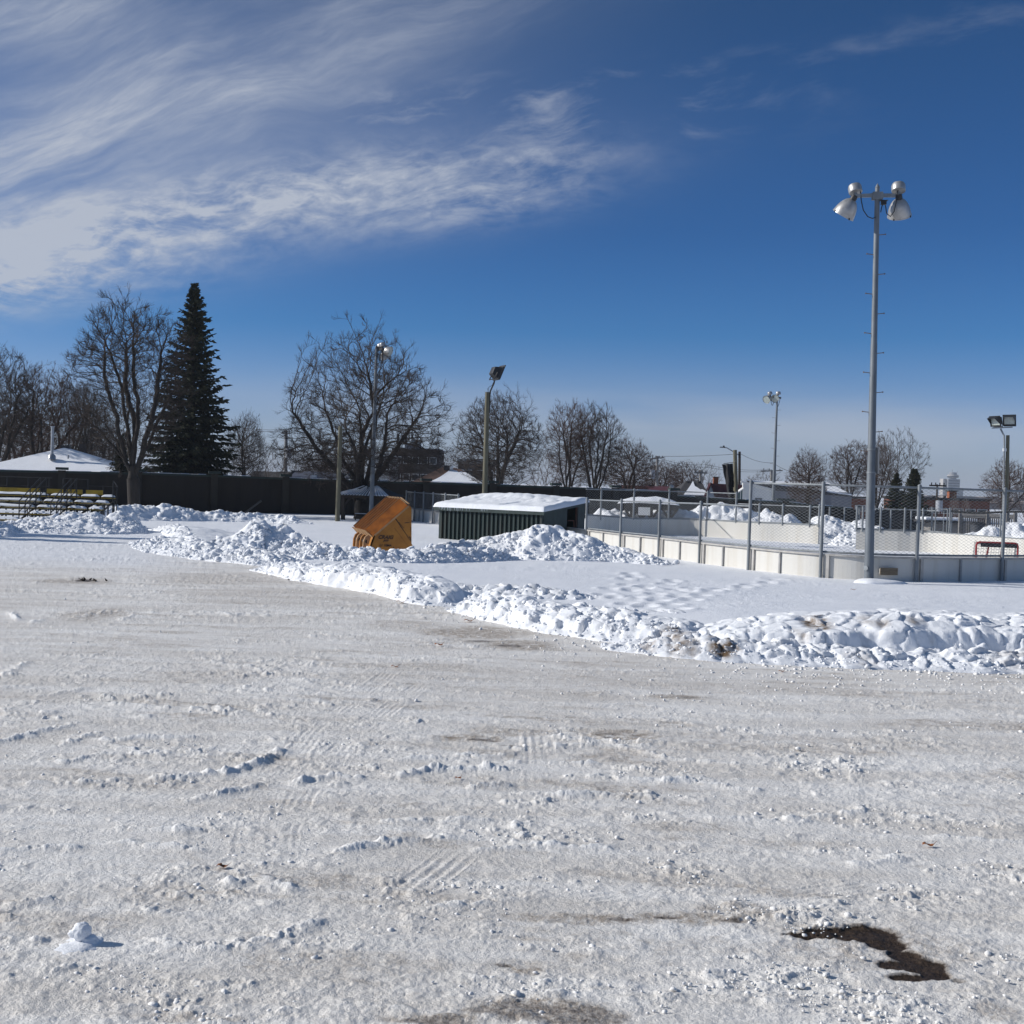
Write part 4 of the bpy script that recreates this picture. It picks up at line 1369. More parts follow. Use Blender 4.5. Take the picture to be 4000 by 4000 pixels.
def build_railing():
    root_p = at(3752, 2066, 58)
    root = thing('railing', 'grey weathered baluster railing behind the snow pile on the far right', 'railing', (root_p.x, root_p.y, 0))
    off = root.location
    a0, b0 = at(3752, 2008, 58), at(3966, 2017, 57)
    a1, b1 = at(3752, 2072, 58), at(3966, 2070, 57)
    MB().beam(a0, b0, 0.10, 0.14).build('top_rail', M_GREYW, root, off=off)
    MB().beam(a0 + Vector((0, 0, -.1)), b0 + Vector((0, 0, -.1)), 0.05, 0.10).build('lower_rail', M_GREYW, root, off=off)
    n = 26
    m = MB()
    for i in range(n):
        t = (i + .5) / n
        p, q = a0.lerp(b0, t), a1.lerp(b1, t)
        m.box((p.x, p.y + 0.04, (p.z + q.z) / 2 - 0.05), (0.05, 0.04, p.z - q.z + 0.25))
    m.build('balusters', M_GREYW, root, off=off)
    for t in (0.0, 0.5, 0.86, 1.0):
        p, q = a0.lerp(b0, t), a1.lerp(b1, t)
        MB().box((p.x, p.y, (p.z + q.z) / 2), (0.14, 0.14, p.z - q.z + 0.4)).build('newel_post', M_GREYW, root, off=off)
    g = at(3820, 2050, 57.2)
    bt = thing('rubbish_bin', 'dark grey bin standing in front of the weathered railing', 'bin', (g.x, g.y, 0.9))
    m = MB().tube([(0, 0, -0.5), (0, 0, 0.26)], [0.30, 0.34], 14)
    m.build('body', mat('bin_plastic', (0.05, 0.055, 0.065), 0.6), bt, smooth=True)
    MB().tube([(0, 0, 0.26), (0, 0, 0.30), (0, 0, 0.38)], [0.37, 0.37, 0.2], 14).build('lid', M_DARKM, bt, smooth=True)
    # padded black rail running above the fence line
    a, b = at(3708, 1996, 52.5), at(4300, 2012, 49)
    pr = thing('padded_rail', 'long black padded rail along the far side above the railing', 'rail', (a.x, a.y, 0))
    MB().tube([a.lerp(b, t) + Vector((0, 0, -0.05 * math.sin(t * 9.4))) for t in np.linspace(0, 1, 20)], 0.045, 8).build('rail_pad', M_BLACK, pr, off=pr.location, smooth=True)
    for t in (0.02, 0.36, 0.7, 1.0):
        p = a.lerp(b, t)
        MB().tube([(p.x, p.y + .03, 0.3), (p.x, p.y + .03, p.z)], 0.04, 8).build('rail_post', M_GALV, pr, off=pr.location)


build_railing()

# ------------------------------------------------------------------ light poles
def lathe(m, prof, o, axis, n=24):
    """revolve (radius, height) pairs around axis from o"""
    o, ax = Vector(o), Vector(axis).normalized()
    ref = Vector((0, 0, 1)) if abs(ax.z) < 0.9 else Vector((1, 0, 0))
    a = ax.cross(ref).normalized()
    b = ax.cross(a)
    k0 = len(m.v)
    for r_, h in prof:
        for k in range(n):
            t = 2 * math.pi * k / n
            m.v.append(tuple(o + ax * h + (a * math.cos(t) + b * math.sin(t)) * r_))
    for i in range(len(prof) - 1):
        for k in range(n):
            k2 = (k + 1) % n
            m.f.append((k0 + i * n + k, k0 + i * n + k2, k0 + (i + 1) * n + k2, k0 + (i + 1) * n + k))
    return m


def flood_lamp(parent, mount, neck, aim, ballast_c, ballast_ax, s=1.0):
    """bell reflector hung from a bracket with its round ballast housing above"""
    neck, aim = Vector(neck), Vector(aim).normalized()
    outer = [(0.095, 0.0), (0.13, 0.02), (0.180, 0.07), (0.228, 0.145), (0.264, 0.23), (0.290, 0.32), (0.306, 0.41), (0.312, 0.455), (0.322, 0.46), (0.322, 0.48)]
    inner = [(0.305, 0.47), (0.295, 0.40), (0.272, 0.30), (0.225, 0.17), (0.15, 0.08), (0.05, 0.05)]
    m = MB()
    lathe(m, [(r_ * s, h * s) for r_, h in outer + inner], neck, aim, 28)
    ref = m.build('reflector', M_ALU, parent, smooth=True)
    m = MB()
    lathe(m, [(0.001, 0.452 * s), (0.296 * s, 0.452 * s), (0.296 * s, 0.444 * s), (0.001, 0.444 * s)], neck, aim, 28)
    m.build('lens', M_GLASS, ref, smooth=False)
    m = MB()
    for k in range(4):
        t = 2 * math.pi * k / 4 + 0.4
        a = aim.cross(Vector((0, 0, 1))).normalized()
        b = aim.cross(a)
        p = neck + aim * 0.465 * s + (a * math.cos(t) + b * math.sin(t)) * 0.315 * s
        m.box(p, (0.035, 0.035, 0.05))
    m.build('rim_clip', M_DARKM, ref)
    m = MB()
    lathe(m, [(0.001, -0.14 * s), (0.075 * s, -0.14 * s), (0.092 * s, -0.08 * s), (0.092 * s, 0.02 * s), (0.001, 0.03 * s)], neck, aim, 16)
    m.build('socket', M_DARKM, ref, smooth=True)
    bc, bx = Vector(ballast_c), Vector(ballast_ax).normalized()
    m = MB()
    lathe(m, [(0.001, -0.12 * s), (0.05 * s, -0.10 * s), (0.165 * s, -0.09 * s), (0.180 * s, -0.10 * s), (0.185 * s, -0.085 * s), (0.185 * s, 0.06 * s), (0.16 * s, 0.12 * s), (0.09 * s, 0.15 * s), (0.001, 0.155 * s)], bc, bx, 24)
    bal = m.build('ballast_housing', M_ALU, parent, smooth=True)
    m = MB()
    m.beam(Vector(mount), neck - aim * 0.06 * s, 0.05 * s, 0.05 * s)
    m.beam(neck - aim * 0.08 * s, bc - bx * 0.10 * s, 0.09 * s, 0.045 * s)
    m.box(neck - aim * 0.09 * s, (0.13 * s, 0.10 * s, 0.12 * s))
    m.build('bracket', M_GALV, parent)


def sag(a, b, drop, n=14):
    a, b = Vector(a), Vector(b)
    return [a.lerp(b, t) + Vector((0, 0, -drop * 4 * t * (1 - t))) for t in np.linspace(0, 1, n)]


def pegs(root, z0, z1, step, rad, L=0.16, dirv=(1, 0, 0)):
    d = Vector(dirv).normalized()
    k, z = 0, z0
    while z < z1:
        s = 1 if k % 2 else -1
        r_ = rad(z)
        m = MB()
        a = d * (s * (r_ - 0.01)) + Vector((0, 0, z))
        b = d * (s * (r_ + L)) + Vector((0, 0, z + 0.02))
        m.tube([a, b], 0.011, 6)
        m.tube([b, b + d * s * 0.02], 0.022, 6)
        m.build('step_peg', M_BRONZE, root)
        z += step
        k += 1


M_BRONZE = mat('peg_steel', (0.20, 0.13, 0.09), 0.6, 0.3)


def big_pole():
    base = gp(3393, 2276)
    top = at(3428, 716, base.y)
    H = top.z
    lean = top.x - base.x
    root = thing('flood_light_pole', 'tall grey steel light pole with two bell-shaped flood lamps, nearest the camera', 'light pole', tuple(base))
    root.rotation_euler = (0, math.atan2(lean, H), 0)
    rad = lambda z: 0.128 - 0.064 * z / H
    joint = [(0, 0.130), (0.28 * H, 0.113), (0.283 * H, 0.108), (0.60 * H, 0.088), (0.603 * H, 0.083), (H - 0.42, 0.066)]
    MB().tube([(0, 0, z - (0.3 if z == 0 else 0)) for z, _ in joint], [r_ for _, r_ in joint], 20).build('shaft', M_POLE, root, smooth=True)
    MB().tube([(0, 0, H - 0.42), (0, 0, H - 0.12), (0, 0, H - 0.115), (0, 0, H)], [0.058, 0.058, 0.068, 0.006], 16).build('finial', M_GALV, root, smooth=True)
    za = H - 0.34
    MB().box((0, -0.07, za), (0.27, 0.05, 0.20)).box((0, 0.07, za), (0.27, 0.05, 0.20)).build('clamp', M_GALV, root, bevel=0.006)
    m = MB().beam((-0.13, -0.03, za + 0.01), (-0.62, -0.05, za - 0.02), 0.07, 0.095)
    m.beam((0.13, 0.0, za + 0.02), (0.55, 0.03, za + 0.03), 0.07, 0.095)
    m.build('cross_arm', M_GALV, root, bevel=0.004)
    flood_lamp(root, (-0.60, -0.05, za - 0.02), (-0.66, 0.0, za - 0.11), (-0.44, 0.38, -0.82), (-0.60, 0.0, za + 0.17), (-0.12, 0.30, 0.93), 0.98)
    flood_lamp(root, (0.58, 0.03, za + 0.03), (0.60, 0.05, za - 0.06), (0.20, 0.50, -0.84), (0.57, 0.02, za + 0.23), (0.05, 0.30, 0.94), 1.0)
    m = MB().tube([(-0.47, -0.06, za + .10), (-0.45, -0.08, za - 0.15), (-0.39, -0.08, za - 0.40), (-0.27, -0.08, za - 0.57), (-0.14, -0.08, za - 0.62), (-0.05, -0.07, za - 0.58)], 0.014, 6)
    m.build('cable', M_CABLE, root, smooth=True)
    m = MB().tube([(0.55, -0.03, za + .24), (0.50, -0.08, za - 0.12), (0.44, -0.08, za - 0.42), (0.34, -0.08, za - 0.56), (0.24, -0.08, za - 0.48), (0.20, -0.08, za - 0.26)], 0.014, 6)
    m.build('cable', M_CABLE, root, smooth=True)
    m = MB().tube([(0.17, -0.08, za - 0.20), (0.11, -0.08, za - 0.28), (0.08, -0.07, za - 0.45)], 0.014, 6)
    m.build('cable', M_CABLE, root, smooth=True)
    MB().box((0.155, -0.07, za - 0.19), (0.13, 0.10, 0.11)).box((0.155, -0.07, za - 0.135), (0.20, 0.13, 0.015)).build('junction_box', M_DARKM, root)
    pegs(root, 3.55, H - 0.9, 0.53, rad)
    # small hand-hole cover and the thin side-on sign with its two bands
    m = MB()
    lathe(m, [(0.001, 0), (0.06, 0.0), (0.068, 0.015), (0.068, 0.03), (0.001, 0.034)], (-0.095, -0.085, 0.40), (-0.75, -0.62, 0), 18)
    o = m.build('hand_hole_cover', M_GALV, root, smooth=True)
    zs = at(3413, 1756, base.y).z
    m = MB()
    for z in (zs, zs - 0.62):
        m.tube([(0, 0, z - 0.02), (0, 0, z + 0.02)], rad(z) + 0.012, 16)
        m.beam((0.08, 0, z), (0.16, 0.0, z), 0.03, 0.03)
    m.build('sign_band', M_GALV, root)
    MB().box((0.155, 0.02, zs - 0.30), (0.03, 0.22, 0.72), rz=R(12)).build('sign_plate', M_CAP, root, bevel=0.004)
    # snow banked round the foot
    V0, F0 = ico(3)
    v = V0 * np.array([0.50, 0.42, 0.13])
    v[:, 0] += np.where(v[:, 0] > 0, v[:, 0] * 0.8, 0)
    v *= (1 + 0.22 * fbm(v[:, 0] * 4, v[:, 1] * 4, 9, 3))[:, None]
    o = link('snow_mound', mesh_np('snow_mound', v + np.array([base.x + 0.08, base.y - 0.05, 0.0]), F0, smooth=True), M_SNOW)
    tag(o, 'small smooth snow mound around the foot of the tall grey light pole', 'snow mound')


big_pole()


def mid_pole():
    base = gp(1449, 2034)
    base = at(1449, 2034, 70.0); base.z = 0
    top = at(1471, 1362, 70.0)
    H = top.z
    root = thing('flood_light_pole', 'grey steel light pole with two silver flood lamps in front of the big bare tree', 'light pole', tuple(base))
    root.rotation_euler = (0, math.atan2(top.x - base.x, H), 0)
    MB().tube([(0, 0, -0.2), (0, 0, H * .45), (0, 0, H)], [0.135, 0.11, 0.075], 14).build('shaft', M_POLE, root, smooth=True)
    MB().tube([(0, 0, H), (0, 0, H + .1), (0, 0, H + .18)], [0.08, 0.08, 0.01], 10).build('finial', M_DARKM, root, smooth=True)
    za = H - 0.05
    MB().beam((0, 0.30, za), (0.42, -0.55, za), 0.09, 0.12).build('cross_arm', M_DARKM, root)
    s = 0.92
    flood_lamp(root, (0.30, -0.35, za), (0.44, -0.35, za - 0.03), (0.92, -0.25, -0.28), (0.36, -0.30, za + 0.24), (-0.35, 0.1, 0.93), s)
    flood_lamp(root, (0.22, 0.20, za), (0.36, 0.15, za - 0.10), (0.42, 0.15, -0.88), (0.18, 0.18, za + 0.22), (-0.2, 0.2, 0.9), s)
    MB().beam((0, 0, za - 0.3), (0.25, 0, za - 0.3), 0.05, 0.06).tube([(0.22, 0, za - .3), (0.20, 0, za - 0.5), (0.17, 0, za - .75), (0.08, 0, za - .8)], 0.02, 6).build('cable', M_CABLE, root)


mid_pole()


def rink_pole():
    base = at(3017, 2044, 100.0); base.z = 0
    top = at(3036, 1552, 100.0)
    H = top.z
    root = thing('flood_light_pole', 'slim steel light pole beyond the rink with two lamps turned towards the camera', 'light pole', tuple(base))
    root.rotation_euler = (0, math.atan2(top.x - base.x, H), 0)
    MB().tube([(0, 0, -0.2), (0, 0, H * .4), (0, 0, H)], [0.16, 0.125, 0.075], 12).build('shaft', M_POLE, root, smooth=True)
    za = H - 0.02
    MB().beam((-0.45, -0.5, za), (0.35, 0.3, za), 0.10, 0.13).build('cross_arm', M_DARKM, root)
    s = 1.05
    flood_lamp(root, (-0.62, -0.4, za), (-0.72, -0.45, za - 0.02), (-0.62, -0.62, -0.48), (-0.66, -0.3, za + 0.28), (-0.35, 0.1, 0.9), s)
    flood_lamp(root, (0.1, 0, za), (-0.08, -0.1, za + 0.02), (-0.42, -0.80, -0.30), (0.10, 0.1, za + 0.34), (-0.2, 0.1, 0.93), s)
    MB().tube(sag((-0.60, -0.4, za - 0.1), (-0.25, 0, za - 0.2), 0.5), 0.022, 6).build('cable', M_CABLE, root)
    MB().tube(sag((0.28, 0.2, za - 0.05), (0.06, 0, za - 0.75), 0.12), 0.022, 6).build('cable', M_CABLE, root)
    pegs(root, 4.6, H - 0.9, 0.62, lambda z: 0.14 - 0.06 * z / H, L=0.22)


rink_pole()


def flood_box(parent, c, yaw, tilt, s=1.0, visor=True, plate=0):
    """square floodlight on a U bracket, facing local -Y turned by yaw"""
    e = thing_part = bpy.data.objects.new('floodlight', None)
    COL.objects.link(e)
    e.parent = parent
    e.location = c
    e.rotation_euler = (tilt, 0, yaw)
    m = MB()
    f, b = 0.40 * s, 0.26 * s
    vs = [(-f, -0.18 * s, -f * .85), (f, -0.18 * s, -f * .85), (f, -0.18 * s, f * .85), (-f, -0.18 * s, f * .85),
          (-b, 0.22 * s, -b * .8), (b, 0.22 * s, -b * .8), (b, 0.22 * s, b * .8), (-b, 0.22 * s, b * .8)]
    m.add(vs, [(0, 1, 5, 4), (1, 2, 6, 5), (2, 3, 7, 6), (3, 0, 4, 7), (4, 5, 6, 7), (3, 2, 1, 0)])
    m.build('housing', M_DARKM, e, bevel=0.02)
    MB().box((0, -0.19 * s, 0), (0.66 * s, 0.02, 0.56 * s)).build('lens', M_GLASS, e)
    if plate:
        MB().box((0, -0.245 * s, 0.06), (2.15 * f, 0.05, 2.15 * f)).build('face_plate', M_DARKM, e, bevel=0.012)
    m = MB().box((0, -0.20 * s, f * .85 + .01), (2 * f + .06 * s, 0.09 * s, 0.05 * s)).box((0, -0.20 * s, -f * .85 - .01), (2 * f + .06 * s, 0.09 * s, 0.05 * s))
    m.box((-f - .0, -0.20 * s, 0), (0.05 * s, 0.09 * s, 1.7 * f)).box((f, -0.20 * s, 0), (0.05 * s, 0.09 * s, 1.7 * f))
    if visor:
        m.add([(-f, -0.24 * s, f * .88), (f, -0.24 * s, f * .88), (f * .8, -0.62 * s, f * .72), (-f * .8, -0.62 * s, f * .72),
               (-f, -0.24 * s, f * .88 - .02), (f, -0.24 * s, f * .88 - .02), (f * .8, -0.62 * s, f * .72 - .02), (-f * .8, -0.62 * s, f * .72 - .02)],
              [(0, 1, 2, 3), (7, 6, 5, 4), (0, 4, 5, 1), (1, 5, 6, 2), (2, 6, 7, 3), (3, 7, 4, 0)])
        for sx in (-1, 1):
            m.add([(sx * f, -0.24 * s, f * .88), (sx * f * .8, -0.62 * s, f * .72), (sx * f, -0.24 * s, -f * .5), (sx * (f - .02), -0.24 * s, f * .88), (sx * (f * .8 - .02), -0.62 * s, f * .72), (sx * (f - .02), -0.24 * s, -f * .5)],
                  [(0, 1, 2), (5, 4, 3), (0, 3, 4, 1), (1, 4, 5, 2), (2, 5, 3, 0)])
    m.build('visor_frame', M_DARKM, e)
    MB().tube([(-f * .95, 0.0, -0.05 * s), (-f * .95, 0.02, -f * 1.1), (f * .95, 0.02, -f * 1.1), (f * .95, 0, -0.05 * s)], 0.03 * s, 6).build('yoke', M_DARKM, e)
    return e


def wood_pole(name, label, px, base_py, top_px, top_py, Y, r0, r1, mtl=None):
    base = at(px, base_py, Y); base.z = 0
    top = at(top_px, top_py, Y)
    root = thing(name, label, 'pole', tuple(base))
    root.rotation_euler = (0, math.atan2(top.x - base.x, top.z), 0)
    H = top.z
    MB().tube([(0, 0, -0.2), (0, 0, H * .5), (0, 0, H)], [r0, (r0 + r1) / 2, r1], 16).build('shaft', mtl or M_WOODP, root, smooth=True)
    return root, H


rt, H = wood_pole('wooden_pole', 'plain greenish wooden pole without a lamp, left of the gazebo', 1318, 2036, 1330, 1665, 68.0, 0.135, 0.11)
MB().tube([(0.1, -0.05, H - 0.82), (0.16, -0.05, H - 0.8), (0.2, -0.05, H - 0.86)], 0.015, 6).build('hook', M_DARKM, rt)
rt, H = wood_pole('wooden_light_pole', 'greenish wooden pole with one dark box floodlight, rising beside the dugout', 1889, 2093, 1904, 1532, 55.0, 0.125, 0.098)
MB().tube([(0.10, 0, H - 0.9), (0.11, 0, H - 0.1), (0.14, 0, H + 0.08), (0.28, 0, H + 0.40), (0.30, 0, H + 0.52)], 0.036, 8).build('lamp_arm', M_DARKM, rt, smooth=True)
MB().tube([(0.02, -0.08, H - 0.02), (0.05, -0.1, H + 0.2), (0.2, -0.1, H + 0.3), (0.28, -0.05, H + .5)], 0.010, 5).build('cable', M_CABLE, rt)
flood_box(rt, (0.33, 0, H + 0.90), R(112), R(22), 0.82, visor=False, plate=1.0)
rt, H = wood_pole('wooden_light_pole', 'wooden pole with two box floodlights on top at the far right', 3930, 2080, 3937, 1700, 80.0, 0.125, 0.11)
MB().tube([(-0.24, -0.05, 0.4), (-0.24, -0.05, H - 0.4), (-0.26, -0.05, H - 0.05), (-0.42, 0, H + 0.30), (-0.48, 0, H + 0.42)], 0.06, 8).build('conduit', M_GALV, rt, smooth=True)
MB().beam((-1.05, 0, H + 0.45), (0.28, 0, H + 0.52), 0.08, 0.07).build('cross_arm', M_GALV, rt)
flood_box(rt, (-0.72, -0.02, H + 0.93), R(-60), R(14), 0.92)
flood_box(rt, (0.10, -0.02, H + 1.00), R(-30), R(12), 0.95)
MB().box((-0.24, -0.12, H - 0.95), (0.2, 0.12, 0.2)).build('junction_box', M_WHITE, rt)


def tarp_pole():
    rt, H = wood_pole('wooden_pole', 'thick wooden pole with a torn black tarpaulin hanging off its side', 2877, 2036, 2871, 1757, 90.0, 0.19, 0.14)
    # hanging torn tarpaulin: a sagging sheet with thickness
    a0 = at(2856, 1811, 89.6) - Vector(rt.location)
    rows, cols = 16, 8
    rng = random.Random(3)
    V, F = [], []
    for i in range(rows):
        t = i / (rows - 1)
        y = 1811 + (2040 - 1811) * min(t * 1.0, 1)
        xl = 2823 + 46 * t ** 1.3 + rng.uniform(-2, 2)
        xr = 2861 + 12 * t + rng.uniform(-1, 1)
        if t > 0.62:
            xl += -34 * math.sin((t - .62) / .38 * math.pi)
        for j in range(cols):
            s = j / (cols - 1)
            p = at(xl + (xr - xl) * s, y + rng.uniform(-1, 1) + 3 * (1 - s), 89.5 + 0.14 * math.sin(s * 9 + t * 4))
            V.append(tuple(p - Vector(rt.location)))
    for i in range(rows - 1):
        for j in range(cols - 1):
            if (i, j) in ((9, 5), (10, 5), (10, 4), (13, 2), (12, 6), (6, 6)):
                continue
            F.append((i * cols + j, i * cols + j + 1, (i + 1) * cols + j + 1, (i + 1) * cols + j))
    m = MB()
    m.v, m.f = V, F
    inv = Matrix.Rotation(-rt.rotation_euler.y, 4, 'Y')
    m.v = [tuple(inv @ Vector(p)) for p in m.v]
    o = m.build('tarpaulin', M_TARP, rt, smooth=True)
    md = o.modifiers.new('thick', 'SOLIDIFY')
    md.thickness = 0.05
    MB().tube([(-0.9, -0.3, H - 0.98), (-0.2, -0.25, H - 0.9), (0.0, -0.3, H - 0.8)], 0.03, 6).build('rope', M_GREYW, rt)


tarp_pole()


def street_lamp():
    b = at(2886, 2036, 128.0); b.z = 0
    t = at(2889, 1764, 128.0)
    root = thing('street_lamp', 'slim dark street light pole with an arm reaching left, just behind the tarpaulin pole', 'street lamp', tuple(b))
    MB().tube([(0, 0, 0), (t.x - b.x, 0, t.z)], [0.16, 0.13], 10).build('shaft', M_WOODD, root, smooth=True)
    p = [at(2884, 1777, 128), at(2870, 1768, 128), at(2852, 1757, 128), at(2838, 1749, 128), at(2827, 1748, 128)]
    MB().tube([q - b for q in p], 0.055, 8).build('lamp_arm', M_SILVER, root, smooth=True)
    q = p[-1] - b
    MB().box(q + Vector((-0.12, 0, 0.02)), (0.55, 0.22, 0.10)).box(q + Vector((0.0, 0, 0.12)), (0.16, 0.16, 0.16)).build('lamp_head', M_DARKM, root, bevel=0.02)


street_lamp()


def utility_pole(label, px, py_b, py_t, Y, r=0.15, arm=None, trans=None, wood=None):
    b = at(px - 2, py_b, Y); b.z = 0
    t = at(px, py_t, Y)
    root = thing('utility_pole', label, 'utility pole', tuple(b))
    H = t.z
    MB().tube([(0, 0, -0.1), (t.x - b.x, 0, H)], [r, r * 0.75], 10).build('shaft', wood or M_GREYW, root, smooth=True)
    tx = t.x - b.x
    if arm:
        w, z, tilt = arm
        MB().beam((tx - w / 2, -0.15, H - z - tilt), (tx + w / 2, -0.15, H - z + tilt), 0.12, 0.14).build('cross_arm', wood or M_GREYW, root)
        m = MB()
        for k in range(4):
            x = tx - w / 2 + w * (k + .5) / 4
            m.tube([(x, -0.15, H - z), (x, -0.15, H - z + 0.28)], 0.05, 6)
        m.build('insulator', M_DARKM, root)
    if trans:
        dx, z = trans
        m = MB().tube([(tx + dx, -0.1, H - z - 0.55), (tx + dx, -0.1, H - z + 0.45)], 0.32, 14)
        tr = m.build('transformer', M_TRANS, root, smooth=True)
        m = MB()
        m.tube([(tx + dx - .1, -0.1, H - z + .45), (tx + dx - .1, -0.1, H - z + .75)], 0.05, 6)
        m.beam((tx + dx, -0.1, H - z), (tx, 0, H - z), 0.08, 0.12)
        m.build('bushing', M_DARKM, tr)
    return root


utility_pole('grey utility pole with a transformer standing left of the plain wooden pole', 1118, 1860, 1681, 130, 0.22, (0.9, 0.3, 0), (0.32, 2.35))
utility_pole('grey utility pole with a white transformer in front of the reddish trees', 2568, 1910, 1783, 140, 0.19, (1.5, 0.2, 0.1), (-0.55, 2.0))
utility_pole('thin grey utility pole standing between the snowy roof and the red roof', 2737, 1940, 1836, 130, 0.17, (1.4, 0.3, 0))
utility_pole('utility pole with a long pale cross arm, just left of the slim rink light pole', 3014, 1900, 1836, 150, 0.2, (2.6, 0.1, 0.08))
utility_pole('dark utility pole with a cross arm and white transformer by the brick building', 3661, 1995, 1892, 112, 0.10, (1.5, 0.12, 0.0), (0.22, 1.9), wood=M_WOODD)


def wire(label, pts, drop, r=0.018):
    a = at(*pts[0])
    root = None
    m = MB()
    for p, q in zip(pts[:-1], pts[1:]):
        m.tube(sag(at(*p), at(*q), drop, 12), r, 5)
    o = m.build('power_line', M_CABLE, None, off=a)
    o.location = a
    tag(o, label, 'power line')


wire('thin power line crossing the sky from the reddish trees to the tarpaulin pole', [(2560, 1782, 140), (2888, 1773, 128)], 0.1, 0.022)
wire('power line dropping to the right from the street light pole top', [(2888, 1770, 128), (3020, 1808, 145), (3130, 1848, 150)], 0.3, 0.022)
wire('upper of the two power lines behind the tarpaulin pole', [(2570, 1788, 140), (2760, 1815, 145), (3014, 1834, 150)], 0.3, 0.018)
wire('lower of the two power lines behind the tarpaulin pole', [(2570, 1796, 140), (2760, 1824, 145), (3014, 1840, 150)], 0.3, 0.018)
wire('power line running left from the utility pole with the transformer', [(960, 1674, 135), (1118, 1677, 130)], 0.1, 0.022)
wire('second power line running left from the transformer pole, slightly lower', [(960, 1679, 135), (1118, 1682, 130)], 0.15, 0.022)
wire('power line passing behind the big bare tree towards the dark building', [(1118, 1684, 130), (1500, 1735, 140), (1760, 1762, 150), (1960, 1772, 160)], 0.3, 0.025)

# dark post leaning out of the snow
p0, p1 = at(938, 2018, 70.0), at(1020, 1956, 70.0)
lp = MB().beam(Vector((0, 0, 0)), p1 - p0, 0.12, 0.09).build('leaning_post', M_DARKM, None, bevel=0.01)
lp.location = p0
tag(lp, 'dark post leaning steeply to the right out of the snow before the wall', 'post')

